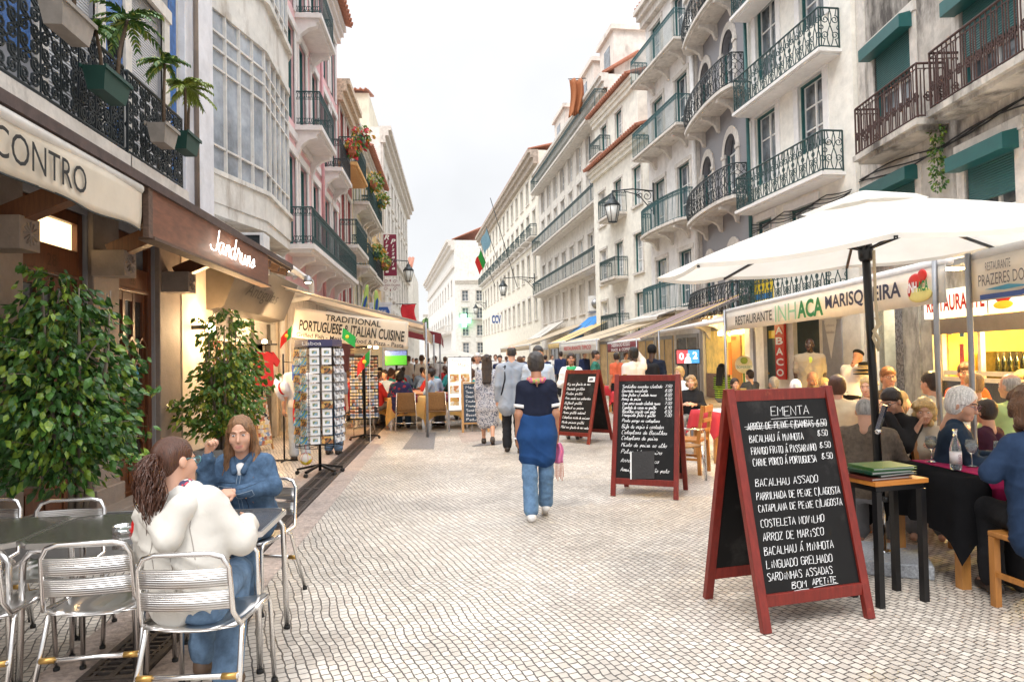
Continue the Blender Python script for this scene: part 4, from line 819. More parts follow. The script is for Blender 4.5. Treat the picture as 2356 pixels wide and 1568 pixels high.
for x, y, rz, lb in ((-1.72, 3.7, .06, 'empty aluminium chair at the front of the metal table, left of the white jacket'), (-1.15, 3.42, -.06, 'aluminium chair under the woman in the white jacket'), (-2.3, 3.66, .1, 'aluminium chair cut by the left frame edge'), (-2.34, 4.3, PI+.05, 'aluminium chair on the far side of the table by the ficus pot'), (-1.76, 4.42, PI, 'aluminium chair half hidden behind the white jacket'), (-1.36, 4.86, PI-.3, 'aluminium chair under the woman in the denim jacket'), (-2.9, 4.4, PI, 'aluminium chair at the far left end of the table row')):
    o = ch if first else dup(ch, None); first = False; o.location = (x, y, 0); o.rotation_euler.z = rz; o['label'] = lb
def alu_table():
    t = thing('cafe_table', 'x', 'table', (0, 0, 0), 0, 'metal cafe tables'); w, d = .295, .33
    c = .06; P = [(-w+c, -d), (w-c, -d), (w, -d+c), (w, d-c), (w-c, d), (-w+c, d), (-w, d-c), (-w, -d+c)]; k = 8
    m_ = MB(); Q = [(x*.955, y*.96) for x, y in P]
    m_.add([(x, y, .692) for x, y in P]+[(x, y, .72) for x, y in P]+[(x, y, .72) for x, y in Q], [tuple(range(k))[::-1]]+[(i, (i+1) % k, (i+1) % k+k, i+k) for i in range(k)]+[(i+k, (i+1) % k+k, (i+1) % k+2*k, i+2*k) for i in range(k)]); m_.build('rim', M('brushed_steel', (.7, .68, .66), .3, 1., var=.08, vs=20), t)
    MB().add([(x, y, .7195) for x, y in Q], [tuple(range(k))]).build('tabletop', M('mottled_steel', (.15, .13, .115), .16, .55, var=.5, vs=45), t)
    for sx in (-1, 1):
        for sy in (-1, 1):
            MB().tube([(sx*(w-.13), sy*(d-.05), .675), (sx*(w-.06), sy*(d-.045), .67), (sx*(w-.025), sy*(d-.04), .62), (sx*(w-.01), sy*(d-.03), .015)], .0165, 10).tube([(sx*(w-.01), sy*(d-.03), 0), (sx*(w-.01), sy*(d-.03), .02)], .019, 8, 1).build('leg', [ALU, RUB], t)
    return t
tb = alu_table()
for k, (x, lb) in enumerate(((-1.29, 'metal cafe table between the two seated women'), (-1.9, 'metal cafe table with the glass ashtray'), (-2.51, 'metal cafe table at the left frame edge'))):
    o = tb if k == 0 else dup(tb, None); o.location = (x, 4.05, 0); o['label'] = lb
CLR = M('clear_glass', (.85, .9, .9), .03, var=0, trans=.9, spec=.6)
t = MB().lathe([(.005, .006), (.045, .006), (.05, .035), (.058, .035), (.058, 0), (.0, 0)], n=20).build('ashtray', CLR); t.location = (-1.74, 3.9, .72); tag(t, 'round clear glass ashtray on the metal table', 'ashtray')
t = thing('napkin_box', 'shiny red napkin dispenser on the metal table behind the white jacket', 'napkin holder', (-1.62, 3.93, .72)); REDP = M('red_plastic', (.6, .015, .015), .2, var=.05)
m_ = MB(); m_.grid(lambda u, v: (.075*math.cos(PI*u), -.06+.12*v, .02+.1*math.sin(PI*u)), 10, 2); m_.add([(.075*math.cos(PI*k/10), -.06, .02+.1*math.sin(PI*k/10)) for k in range(11)], [tuple(range(11))]); m_.add([(.075*math.cos(PI*k/10), .06, .02+.1*math.sin(PI*k/10)) for k in range(11)], [tuple(range(11))[::-1]]); m_.box(-.08, .08, -.065, .065, 0, .02); m_.build('shell', REDP, t); MB().box(-.05, .05, -.062, .0, .05, .06).build('napkins', WHITE, t)
# ---- postcard stand
BW = M('black_wire', (.012, .012, .013), .4, .4, var=0)
t = thing('postcard_stand', 'tall black wire postcard carousel on a wheeled star base in the gutter', 'display stand', (-1.87, 10.2, 0)); RACK = t
m_ = MB(); m_.tube([(0, 0, .06), (0, 0, 1.9)], .022, 10); m_.build('pole', BW, t)
for k in range(5):
    a = k*2*PI/5+.5; x, y = math.cos(a), math.sin(a); MB().bar((0, 0, .14), (.33*x, .33*y, .075), .04, .03).build('base_leg', BW, t); MB().lathe([(.008, -.02), (.028, -.02), (.028, .02), (.008, .02)], n=10).build('caster', RUB, t).matrix_local = Matrix.Translation((.33*x, .33*y, .03))@Matrix.Rotation(PI/2, 4, 'X')@Matrix.Rotation(a, 4, 'Y')
m_ = MB(); rr_ = .33; NF = 6
for f in range(NF):
    a0, a1 = f*2*PI/NF+.26, (f+1)*2*PI/NF+.26; A_, B_ = Vector((rr_*math.cos(a0), rr_*math.sin(a0), 0)), Vector((rr_*math.cos(a1), rr_*math.sin(a1), 0))
    for j in range(4): p = A_+(B_-A_)*j/3; m_.tube([p+Vector((0, 0, .4)), p+Vector((0, 0, 1.82))], .005, 4)
    for j in range(13): z = .4+1.42*j/12; m_.bar(A_+Vector((0, 0, z)), B_+Vector((0, 0, z)), .007, .007)
    m_.bar((0, 0, 1.8), A_+Vector((0, 0, 1.8)), .01, .01); m_.bar((0, 0, .42), A_+Vector((0, 0, .42)), .01, .01)
m_.build('wire_grid', BW, t); m_ = MB()
for f in range(NF):
    a0, a1 = f*2*PI/NF+.26, (f+1)*2*PI/NF+.26; A_, B_ = Vector((rr_*math.cos(a0), rr_*math.sin(a0), 1.82)), Vector((rr_*math.cos(a1), rr_*math.sin(a1), 1.82)); m_.add([A_, B_, B_+Vector((0, 0, .1)), A_+Vector((0, 0, .1))], [(0, 1, 2, 3)])
m_.build('header', M('dark_header', (.05, .045, .12), .4), t); text('Lisboa', t, (-.16, -.335, 1.84), (1, 0, 0), (0, 0, 1), .26, .05, WHITE)
CARD = [spots('postcard_a', (.25, .4, .5), [(.6, .5, .35), (.2, .25, .12), (.6, .7, .78)], 26, thr=.3), spots('postcard_b', (.3, .12, .04), [(.6, .35, .1), (.05, .04, .03), (.6, .5, .3)], 24, thr=.3), spots('postcard_c', (.05, .3, .6), [(.6, .7, .75), (.3, .4, .15), (.7, .6, .3)], 20, thr=.4), spots('postcard_d', (.6, .62, .65), [(.2, .2, .22), (.75, .75, .75), (.4, .4, .42)], 30, thr=.3), M('postcard_white', (.8, .79, .78), .5, var=.04)]
def card(w, h, mat, label, framed=False):
    m_ = MB(); m_.box(-w/2, w/2, -.002, .002, 0, h)
    if framed: m_.box(-w*.26, w*.26, -.004, -.002, h*.28, h*.72, 1)
    o = m_.build('postcard', [mat]+([CARD[0]] if framed else [])); return tag(o, label, 'postcard', 'postcards in the tall carousel')
protos = [card(.15, .1, CARD[0], 'blue grey picture postcard in the tall black carousel'), card(.15, .1, CARD[1], 'warm brown picture postcard in the tall black carousel'), card(.15, .1, CARD[2], 'bright blue picture postcard in the tall black carousel'), card(.13, .11, CARD[4], 'white bordered postcard in the tall black carousel', True), card(.15, .1, CARD[3], 'black and white postcard in the tall black carousel'), card(.13, .115, CARD[4], 'plain white back of a postcard in the tall black carousel')]
used = set()
for f in range(NF):
    am = (f+.5)*2*PI/NF+.26; nrm = Vector((math.cos(am), math.sin(am), 0)); tg = Vector((-nrm.y, nrm.x, 0))
    for j in range(11):
        for s in (-1, 1):
            if nrm.y > .55: continue
            k = 5 if nrm.x < -.75 else (0, 1, 2)[(j+(s > 0)*2+f) % 3] if nrm.x < -.1 and s > -2 else 3 if s < 0 and nrm.x < .7 else 4
            if -.1 < nrm.x < .55: k = 3 if s < 0 else (3 if j % 4 else 1)
            p = RACK.location+nrm*(rr_*.866+.035)+tg*(s*.082)+Vector((0, 0, .47+.122*j))
            o = protos[k] if k not in used else dup(protos[k], None); used.add(k)
            o.matrix_world = Matrix.Translation(p)@Matrix.Rotation(math.atan2(nrm.y, nrm.x)+PI/2, 4, 'Z')@Matrix.Rotation(R(-12)+random.uniform(-.06, .06), 4, 'X')
# ---- magnet stand, wall displays, easel
MAG = spots('fridge_magnets', (.04, .04, .05), [(.6, .5, .4), (.7, .68, .66), (.5, .2, .12), (.25, .35, .55), (.75, .6, .3)], 14, thr=.08, rnd=.12)
t = thing('magnet_stand', 'black stand of fridge magnets on two panels before the diners', 'display stand', (-1.75, 14.5, 0), .1)
MB().tube([(0, 0, .05), (0, 0, 1.7)], .025, 8).build('pole', BW, t)
for k in range(4): a = k*PI/2+.3; MB().bar((0, 0, .1), (.3*math.cos(a), .3*math.sin(a), .06), .04, .03).build('base_leg', BW, t); MB().ball((.3*math.cos(a), .3*math.sin(a), .03), .03, 8).build('caster', RUB, t)
for s, rz in ((-1, -.25), (1, .3)):
    m_ = MB(); m_.box(-.14, .14, -.02, 0, .42, 1.72); o = m_.build('panel', BW, t); o.location = (s*.15, -.05, 0); o.rotation_euler.z = rz; m_ = MB()
    for i in range(4):
        for j in range(19): m_.box(-.13+.066*i, -.13+.066*i+.055, -.03, -.02, .45+.066*j, .45+.066*j+.045)
    q = m_.build('magnets', MAG, o); q['kind'] = 'stuff'
t = thing('straw_hat', 'stack of straw hats on top of the magnet stand', 'hat', (-1.78, 14.45, 1.76)); STRAW = M('straw', (.5, .4, .26), .8, var=.2, bump=.4, bs=80)
m_ = MB(); [m_.lathe([(.23, .0), (.235, .012), (.13, .02)], (0, 0, .03*k), 16) for k in range(4)]; m_.lathe([(.13, .13), (.12, .2), (.0, .22)], n=16); m_.build('crown', STRAW, t); MB().lathe([(.132, .115), (.132, .15)], n=16).build('band', INK, t)
GOODS = spots('paper_goods', (.55, .5, .45), [(.65, .12, .08), (.8, .75, .6), (.1, .25, .4), (.75, .55, .15), (.2, .4, .2)], 13, thr=.2, rnd=.5)
for loc, rz, wd, hh, lb in (((-3.72, 13.2, 0), PI/2, .8, 1.5, 'wall rack of colourful guide books beside the shop door'), ((-3.25, 15.2, 0), PI/2-.2, .6, 1.25, 'colourful rack of leaflets by the shop wall end')):
    t = thing('magazine_rack', lb, 'display rack', loc, rz); m_ = MB()
    for x in (-wd/2, wd/2): m_.tube([(x, 0, 0), (x, .08, hh)], .012, 6)
    for j in range(6): m_.bar((-wd/2, .02, .12+hh*j/6.2), (wd/2, .02, .12+hh*j/6.2), .02, .05)
    m_.build('frame', BW, t); m_ = MB()
    for j in range(6):
        for i in range(5): x = -wd/2+wd*(i+.08)/5; m_.box(x, x+wd*.17, -.02+.01*j, .0+.01*j, .14+hh*j/6.2, .14+hh*(j+.85)/6.2)
    m_.build('magazines', GOODS, t)
t = MB().box(-.3, .3, -.01, .01, 0, .16).build('shop_board', M('dark_header')); t.location = (-3.66, 13.2, 1.55); t.rotation_euler.z = PI/2; tag(t, 'dark blue Portugal header board over the guide book rack', 'sign'); text('Portugal', t, (-.25, -.012, .04), (1, 0, 0), (0, 0, 1), .46, .08, WHITE)
t = thing('display_easel', 'wooden easel with rows of small magnets leaning by the shop door', 'easel', tuple(G(612, 1035)), PI/2-.5)
for x in (-.18, .18): MB().bar((x, 0, 0), (x*.85, .16, 1.0), .03, .03).build('leg', M('pine_wood', (.45, .25, .1), .6, var=.2), t)
MB().bar((0, .4, 0), (0, .16, 1.0), .03, .03).build('rear_leg', M('pine_wood'), t); m_ = MB(); m_.add([(-.17, -.0, .1), (.17, -.0, .1), (.15, .14, .98), (-.15, .14, .98)], [(0, 1, 2, 3)])
for j in range(9):
    for i in range(4): x = -.15+.08*i; z = .14+.09*j; m_.box(x, x+.06, z*.155-.03, z*.155-.01, z, z+.06)
m_.build('board', MAG, t)
t = thing('shirt', 'red T-shirt hanging at the shop entrance', 'shirt', (-3.2, 12.5, 1.5), PI/2-.5)
m_ = MB(); m_.prism([(-.2, -.3), (.2, -.3), (.19, .12), (.3, .04), (.36, .14), (.2, .3), (.07, .3), (0, .26), (-.07, .3), (-.2, .3), (-.36, .14), (-.3, .04), (-.19, .12)], ((0, 0, 0), (1, 0, 0), (0, 0, 1)), .05); m_.build('fabric', M('red_cotton', (.6, .03, .03), .8), t); MB().tube([(-.17, .0, .27), (0, .0, .33), (.17, .0, .27)], .006, 4).tube([(0, 0, .33), (0, 0, .42)], .005, 4).build('hanger', BW, t)
t = thing('panama_hat', 'white panama hat with a red band hung beside the postcard stand', 'hat', (-2.74, 11.6, 1.18)); m_ = MB(); m_.lathe([(.2, 0), (.205, .01), (.1, .02), (.1, .1), (.08, .13), (0, .12)], n=18); o = m_.build('brim', WHITE, t); o.rotation_euler = (R(75), 0, R(75)); o2 = MB().lathe([(.104, .02), (.104, .055)], n=18).build('band', REDP, t); o2.rotation_euler = o.rotation_euler
t = thing('scarf', 'blue and red football scarf hung behind the white panama hat', 'scarf', (-2.5, 11.5, 1.5)); m_ = MB(); m_.grid(lambda u, v: (.1*u+.03*math.sin(v*6), .02*math.sin(u*7), -.9*v), 4, 12, thick=.02); m_.build('fabric', M('red_cotton'), t); MB().box(-.02, .14, -.05, .03, -.18, .08).build('blue_end', M('blue_cotton', (.03, .1, .45), .8), t)
t = MB().tube([(-2.72, 11.72, 0), (-2.72, 11.72, 1.75)], .014, 6).tube([(-2.72, 11.72, 1.28), (-2.74, 11.6, 1.26)], .008, 4).tube([(-2.72, 11.72, 1.62), (-2.45, 11.52, 1.6)], .008, 4).tube([(-2.9, 11.72, .01), (-2.5, 11.72, .01)], .014, 6).tube([(-2.72, 11.5, .01), (-2.72, 11.9, .01)], .014, 6).tube([(-3.72, 12.5, 1.93), (-3.0, 12.5, 1.93)], .012, 6).build('hanging_rail', BW); tag(t, 'thin black rail carrying the red T-shirt, white hat and football scarf', 'rail')
t = thing('football', 'yellow and white toy ball in a net hanging under the postcard stand', 'ball', tuple(AY(704, 1055, 10.0))); MB().ball((0, 0, 0), .085, 16).build('ball', spots('ball_print', (.75, .72, .65), [(.75, .6, .03), (.8, .7, .1)], 9, thr=.45), t); m_ = MB(); m_.tube([(0, 0, .085), (0, 0, .24), (.08, .15, .28)], .005, 4)
for k in range(6): a = k*PI/3; m_.tube([(.088*math.cos(a)*math.cos(q), .088*math.sin(a)*math.cos(q), .088*math.sin(q)) for q in [-PI/2+PI*j/8 for j in range(9)]], .0025, 3)
m_.build('net', M('red_cotton'), t)
def flag(loc, px_h, cols, label, rz=0., kind='pt', L=.3, up=Vector((.1, 0, 1))):
    t = thing('flag', label, 'flag', loc, rz, 'small flags' if L < .5 else None); MB().tube([(0, 0, .02-loc[2] if L < .5 else -.25*px_h), (0, 0, 0), tuple(Vector(up).normalized()*px_h)], .006 if L < .5 else .03, 5).build('pole', M('white_pipe') if L < .5 else BIRON, t); tip = Vector(up).normalized()*px_h
    m_ = MB(); dn = -Vector(up).normalized(); d = Vector((1, 0, -.75)).normalized() if kind != 'pt' else Vector((-.7, 0, -.75)).normalized(); n = 10
    P = lambda u, v: tip+dn*(L*.75*v)+d*(L*1.1*u)+Vector((0, .03*math.sin(u*8), 0))*L*3
    for i in range(n): m_.add([P(i/n, 0), P((i+1)/n, 0), P((i+1)/n, 1), P(i/n, 1)], [(0, 1, 2, 3)], 0 if i/n < cols[2] else 1, True)
    f = m_.build('cloth', [M('flag_%d%d%d' % tuple(int(q*99) for q in cols[0]), cols[0], .7, var=.05), M('flag_%d%d%d' % tuple(int(q*99) for q in cols[1]), cols[1], .7, var=.05)], t)
    c = P(.42, .5)+Vector((0, -.025-.03*L, 0)); MB().ball(tuple(c), (L*.12, L*.03, L*.12), 10).build('emblem', M('flag_yellow', (.75, .6, .05), .7, var=.1), t); return t
GRN, RED_ = (.02, .3, .05), (.6, .02, .02)
flag(tuple(AY(668, 800, 12.8)), .42, (GRN, RED_, .4), 'Portuguese flag at the left end of the cuisine banner', L=.28)
flag(tuple(AY(783, 812, 13.7)), .5, ((.02, .4, .08), (.02, .4, .08), 1), 'green and yellow Brazilian flag over the cuisine banner', kind='br', L=.28)
flag(tuple(AY(850, 862, 13.7)), .5, (GRN, RED_, .4), 'Portuguese flag above the magnet stand', L=.34, up=Vector((.05, 0, 1)))
# ---- cuisine banner and its awning
t = thing('terrace_awning', 'cream terrace awning with the TRADITIONAL PORTUGUESE & ITALIAN CUISINE banner', 'awning', (-3.75, 14, 0))
tl, tr_, brr, bl = AY(680, 705, 14.3)-t.location, AY(940, 740, 14.), AY(938, 803, 14.), AY(672, 775, 14.3)-t.location; tr_ -= t.location; brr -= t.location
m_ = MB(); m_.grid(lambda u, v: tuple((tl*(1-u)+tr_*u)*(1-v)+(bl*(1-u)+brr*u)*v+Vector((0, .03*math.sin(u*14)*(.3+v)*.5, -.02*math.sin(PI*u)))), 30, 8, thick=.004); bn = m_.build('banner', translucent(M('banner_cloth', (.8, .74, .64), .7, var=.04, bump=.2, bs=6), .3), t)
ex = (tr_-tl).normalized(); eu = (tl-bl).normalized()
def bpos(u, v): return (tl*(1-u)+tr_*u)*(1-v)+(bl*(1-u)+brr*u)*v+Vector((0, -.05, -.02))
for s, u0, u1, v, hh, bd in (('TRADITIONAL', .275, .76, .29, .115, .02), ('PORTUGUESE & ITALIAN CUISINE', .055, .965, .7, .195, .025), ('Grilled Fish - Meat - Seafood & Pizza - Pasta', .04, .965, .93, .085, .012)):
    p, q = bpos(u0, v), bpos(u1, v); text(s, bn, p, q-p, eu, (q-p).length, hh, INK, bold=bd, align='cap')
zf = tr_.z; xe = tr_.x+.28
m_ = MB(); m_.add([(0, -.2, 3.25), (0, 8, 3.25), (xe, 8, zf), (xe, .3, zf)], [(0, 1, 2, 3)]); m_.add([(xe, .3, zf), (xe, 8, zf), (xe, 8, zf-.3), (xe, .3, zf-.3)], [(0, 1, 2, 3)])
m_.build('canopy', translucent(M('tan_canvas', (.5, .43, .34), .8, var=.12, vs=3, bump=.2, bs=8)), t)
for x, y in ((tr_.x+.32, .6), (tr_.x+.32, 7.9)): MB().tube([(x, y, 0), (x, y, zf+.02)], .028, 10).build('post', GREYM, t)
m_ = MB(); [MB().bar((0, y, 3.22), (xe, y, zf-.03), .04, .04).build('awning_arm', GREYM, t) for y in (.3, 4, 7.9)]
t = thing('terrace_lamp', 'cluster of lit globe lamps under the terrace awning', 'lamp', tuple(AY(850, 797, 17)))
for k in range(3): MB().ball((.16*(k-1), 0, .04*(k % 2)), .06, 10).build('globe', LAMP, t)
MB().tube([(0, 0, .05), (0, 0, .7)], .015, 6).build('stem', BW, t); plight(t, (0, 0, -.1), 45)
t = thing('awning', 'maroon edged brown awning further down the left terrace', 'awning', (-3.6, 22.5, 0)); m_ = MB(); m_.add([(0, 0, 3.3), (0, 8, 3.3), (3.35, 8, 2.45), (3.35, 0, 2.45)], [(0, 1, 2, 3)]); m_.build('canopy', M('tan_canvas'), t)
m_ = MB(); m_.add([(3.35, 0, 2.45), (3.35, 8, 2.45), (3.36, 8, 2.1), (3.36, 0, 2.1)], [(0, 1, 2, 3)]); m_.add([(0, 0, 3.3), (3.35, 0, 2.45), (3.35, 0, 2.1), (0, 0, 2.9)], [(0, 1, 2, 3)]); m_.build('valance', M('maroon_canvas', (.2, .03, .04), .8), t)
MB().tube([(3.3, .1, 0), (3.3, .1, 2.45)], .03, 8).build('post', GREYM, t)
# ---- television, menu light board, chalk easel
t = thing('television', 'television showing a green football pitch over the left terrace', 'television', tuple(AY(911, 823, 17.2)), -.05)
w2, h2 = .26, .17; MB().box(-w2-.02, w2+.02, 0, .06, -h2-.02, h2+.02).build('casing', INK, t)
m_ = MB(); m_.add([(-w2, -.003, -h2), (w2, -.003, -h2), (w2, -.003, h2*.35), (-w2, -.003, h2*.35)], [(0, 1, 2, 3)], 0); m_.add([(-w2, -.003, h2*.35), (w2, -.003, h2*.35), (w2, -.003, h2), (-w2, -.003, h2)], [(0, 1, 2, 3)], 1)
m_.build('screen', [M('screen_green', (.05, .3, .03), .4, var=.15, emit=.22, ecol=(.08, .5, .03)), M('screen_crowd', (.1, .16, .4), .4, var=.6, vs=40, emit=.25, ecol=(.12, .2, .55))], t); MB().tube([(0, .08, -1.7), (0, .08, 0)], .03, 8).build('stand', BW, t)
t = thing('menu_light_board', 'white lit menu board with dish photographs beside the left terrace', 'menu board', tuple(G(1060, 992)), -.03); k_ = t.location.y/16
MB().box(-.27, .27, 0, .06, .45, 1.66).box(-.27, -.24, 0, .06, 0, .45).box(.24, .27, 0, .06, 0, .45).build('frame', GREYM, t); MB().box(-.25, .25, -.006, -.001, .48, 1.64).build('panel', M('lit_panel', (.8, .8, .75), .4, var=.03, emit=.3, ecol=(1, .97, .88)), t)
text('Restaurante', t, (-.17, -.008, 1.56), (1, 0, 0), (0, 0, 1), .33, .05, M('green_ink', (.05, .25, .08), .6)); text('Milano', t, (-.03, -.008, 1.44), (1, 0, 0), (0, 0, 1), .26, .075, M('brown_ink', (.35, .2, .1), .6)); text('Italian & Portuguese', t, (-.22, -.008, 1.37), (1, 0, 0), (0, 0, 1), .42, .035, M('brown_ink'))
m_ = MB(); [m_.box(-.22+.24*i, -.02+.24*i, -.012, -.007, .58+.26*j, .76+.26*j) for i in range(2) for j in range(3)]; m_.build('dish_photos', spots('dish_print', (.75, .7, .6), [(.5, .2, .08), (.7, .5, .25), (.6, .35, .1)], 16, thr=.35), t)
BOARD = M('blackboard', (.007, .0065, .0065), .5, spec=.25, var=.3, vs=3, stain=((.034, .032, .03), 3.2, .55, (1, 1, 1))); CHK = M('chalk', (.82, .82, .82), .9, var=.08, vs=60, emit=.0)
t = thing('chalk_easel', 'small chalkboard easel in a pine frame behind the woman in the patterned dress', 'menu board', tuple(G(1095, 994)), 0)
PINE = M('pine_wood')
for x in (-.28, .28): MB().bar((x, 0, 0), (x, .12, 1.12), .05, .035).build('leg', PINE, t); MB().bar((x, .5, 0), (x, .15, 1.1), .04, .03).build('rear_leg', PINE, t)
for z in (.2, 1.08): MB().bar((-.25, z*.107, z), (.25, z*.107, z), .05, .03).build('rail', PINE, t)
MB().add([(-.255, .022, .22), (.255, .022, .22), (.255, .112, 1.06), (-.255, .112, 1.06)], [(0, 1, 2, 3)]).build('board', M('blue_board', (.03, .05, .08), .5), t)
for k, s in enumerate(('Menu', 'Sopa do dia', 'Omeletes', 'Costeleta', 'Frango piri', 'Sardinhas', 'Bacalhau', 'Polvo')): chalk(s, t, (-.2, .085-k*.0105, .96-.1*k), (1, 0, 0), (0, .1, 1), .2+.02*len(s), .05, CHK, r=.005)
# ---- hanging signs, feather flags, red banner on the left
WINE = M('wine_red', (.2, .012, .045), .5, var=.05)
tl, brp = AY(882, 539, 38), AY(913, 634, 38); t = thing('hanging_sign', 'tall wine red Ristorante Pizzaria sign standing out from the left row', 'sign', ((tl.x+brp.x)/2, 38, brp.z)); w, h = brp.x-tl.x, tl.z-brp.z
MB().box(-w/2, w/2, 0, .12, 0, h).build('panel', WINE, t, .01); MB().box(-w/2-.05, w/2+.05, .02, .1, -.05, 0).box(-w/2-.05, w/2+.05, .02, .1, h, h+.05).box(-1.1, -w/2, .04, .08, h*.75, h*.76).box(-1.1, -w/2, .04, .08, h*.2, h*.21).build('frame', WHITE, t)
for s, x, z0 in (('Ristorante', -w*.25, h*.96), ('Pizzaria', w*.25, h*.86)):
    for k, c in enumerate(s): hh = .26 if k == 0 else .16; text(c, t, (x-(.14 if k == 0 else .09 if c not in 'itr' else .06), -.005, z0-.2-k*.2), (1, 0, 0), (0, 0, 1), .28 if k == 0 else .18 if c not in 'itr' else .1, hh*(.75 if c in 'soanez' and k else 1), WHITE, bold=.03, shear=.3)
c = AY(898, 656, 38); t = thing('oval_sign', 'white oval Locanda Italiana sign under the wine red sign', 'sign', (c.x, 38, c.z)); m_ = MB(); m_.prism([(.62*math.cos(k*PI/16), .4*math.sin(k*PI/16)) for k in range(32)], ((0, 0, 0), (1, 0, 0), (0, 0, 1)), .06); m_.build('plate', WHITE, t)
text('LOCANDA ITALIANA', t, (-.52, -.003, -.05), (1, 0, 0), (0, 0, 1), 1.04, .11, WINE); m_ = MB()
for s in (-1, 1):
    for x in (-.25, .25): m_.tube([(x+a, -.006, s*.2+b) for a, b in spiral(0, 0, .12, .02, 0, 1.2)], .012, 4)
    m_.ball((0, -.006, s*.26), (.03, .01, .07), 8)
m_.build('ornament', WINE, t); MB().bar((-.9, .03, .1), (-.5, .03, .1), .03, .03).build('arm', WHITE, t)
a, c = AY(851, 712, 28), AY(899, 731, 28); t = thing('hanging_sign', 'blue OPTICAL arrow sign in a white box over the banner', 'sign', ((a.x+c.x)/2, 28, c.z-.05)); w, h = c.x-a.x, a.z-c.z+.25; MB().box(-w/2, w/2, 0, .25, 0, h).box(-w/2-.04, w/2+.04, -.02, .27, h, h+.08).box(-.9, -w/2, .1, .14, h*.5, h*.55).build('box', M('white_grey', (.62, .63, .68), .5), t)
m_ = MB(); m_.prism([(-w*.4, .1), (w*.36, .1), (w*.46, h*.5), (w*.36, h-.1), (-w*.4, h-.1)], ((0, -.005, 0), (1, 0, 0), (0, 0, 1)), .01); m_.build('arrow', M('sign_blue', (.02, .08, .3), .4), t); text('OPTICAL', t, (-w*.35, -.012, h*.32), (1, 0, 0), (0, 0, 1), w*.68, h*.3, WHITE, bold=.02)
for k, (b0, t0) in enumerate(((AY(820, 745, 26), AY(842, 655, 26)), (AY(855, 742, 26), AY(862, 668, 26)))):
    t = thing('feather_flag', ('yellow green feather flag leaning over the banner, left one', 'yellow green feather flag with a blue arrow beside the optical sign')[k], 'flag', b0, 0, 'feather flags over the banner'); d = t0-b0; MB().tube([(-1.1, 0, -.6), (0, 0, -.1), tuple(d)], .018, 5).build('pole', WHITE, t)
    m_ = MB(); m_.grid(lambda u, v: tuple(d*(.05+.95*v)+Vector((.2*u*math.sin(PI*(.08+.84*v))**.6, .03*math.sin(v*5), 0))), 3, 12, thick=.004); m_.build('cloth', M('lime_cloth', (.45, .6, .15), .7), t); m_ = MB(); m_.prism([(0, -.3), (.1, -.3), (.1, .2), (.05, .34), (0, .2)], (d*.5+Vector((.08, -.04, 0)), (1, 0, 0), tuple(d.normalized())), .004); m_.build('emblem', M('sign_blue'), t)
c = AY(925, 700, 46); t = thing('red_banner', 'red banner hanging from the far left houses', 'banner', c); m_ = MB(); m_.grid(lambda u, v: (.9*u-.1*math.sin(v*5), .1*math.sin(u*5), -1.5*v+.25*(1-u)*math.sin(PI*v)*.3), 6, 10, thick=.01); m_.build('cloth', M('banner_red', (.6, .02, .03), .7), t); MB().bar((-.8, 0, .02), (.95, 0, .02), .04, .04).build('arm', BIRON, t)
# ---- street lamps
LG = M('lamp_glass', (.8, .8, .76), .25, var=.04, trans=.15)
def lamp(p, wall, s, label):                           # p: bottom of the lantern, wall: where the bracket meets the wall
    t = thing('street_lamp', label, 'street lamp', wall, 0, 'wall mounted street lamps'); d = Vector(p)-Vector(wall); h = .95*s; top = d+Vector((0, 0, h))
    m_ = MB(); m_.tube([(0, 0, h*.25+d.z), (0, 0, top.z+.25*s)], .03*s, 6); m_.tube([(0, 0, top.z), top*.5+Vector((0, 0, top.z*.5+.06*s)), top], .022*s, 6)
    L = math.hypot(d.x, d.y); ux = Vector((d.x/L, d.y/L, 0))
    for c, z, r0, tn in ((.2, -.15, .16, 1.4), (.42, -.12, .1, -1.4), (.12, -.42, .1, 1.3)): m_.tube([ux*(c*s+a)+Vector((0, 0, top.z+z*s+b)) for a, b in spiral(0, 0, r0*s, .03*s, 1, tn)], .014*s, 4)
    m_.tube([ux*.05*s+Vector((0, 0, top.z-.6*s)), ux*.45*s+Vector((0, 0, top.z-.12*s)), ux*.9*s+Vector((0, 0, top.z))], .016*s, 5); m_.build('bracket', BIRON, t)
    m_ = MB(); c = tuple(d)
    m_.lathe([(.115*s, .0), (.12*s, .03*s)], c, 6); m_.lathe([(.24*s, .5*s), (.25*s, .53*s), (.13*s, .68*s), (.1*s, .7*s), (.1*s, .76*s), (.03*s, .84*s), (.015*s, .95*s)], c, 6)
    for k in range(6): a = k*PI/3; m_.bar((d.x+.12*s*math.cos(a), d.y+.12*s*math.sin(a), d.z), (d.x+.235*s*math.cos(a), d.y+.235*s*math.sin(a), d.z+.5*s), .016*s, .016*s)
    f = m_.build('lantern', BIRON, t); m_ = MB(); m_.lathe([(.11*s, .02*s), (.225*s, .5*s)], c, 6); m_.build('glass', LG, f); return t
def lampat(px, pb, wx, Y, s, label):
    p = AY(px, pb, Y); lamp(p, (wx, Y, p.z), s, label)
lampat(940, 648, -3.7, 37, 1.15, 'black street lamp hanging beyond the wine red sign')
lampat(1410, 512, 9.3, 30.5, 1.5, 'black street lamp on a scrolled bracket before the cream eave house')
lampat(1158, 680, 8.0, 64, 1.7, 'black street lamp on the near end of the long yellow house')
lampat(1095, 722, 5.6, 103, 1.7, 'small black street lamp at the far end of the long yellow house')
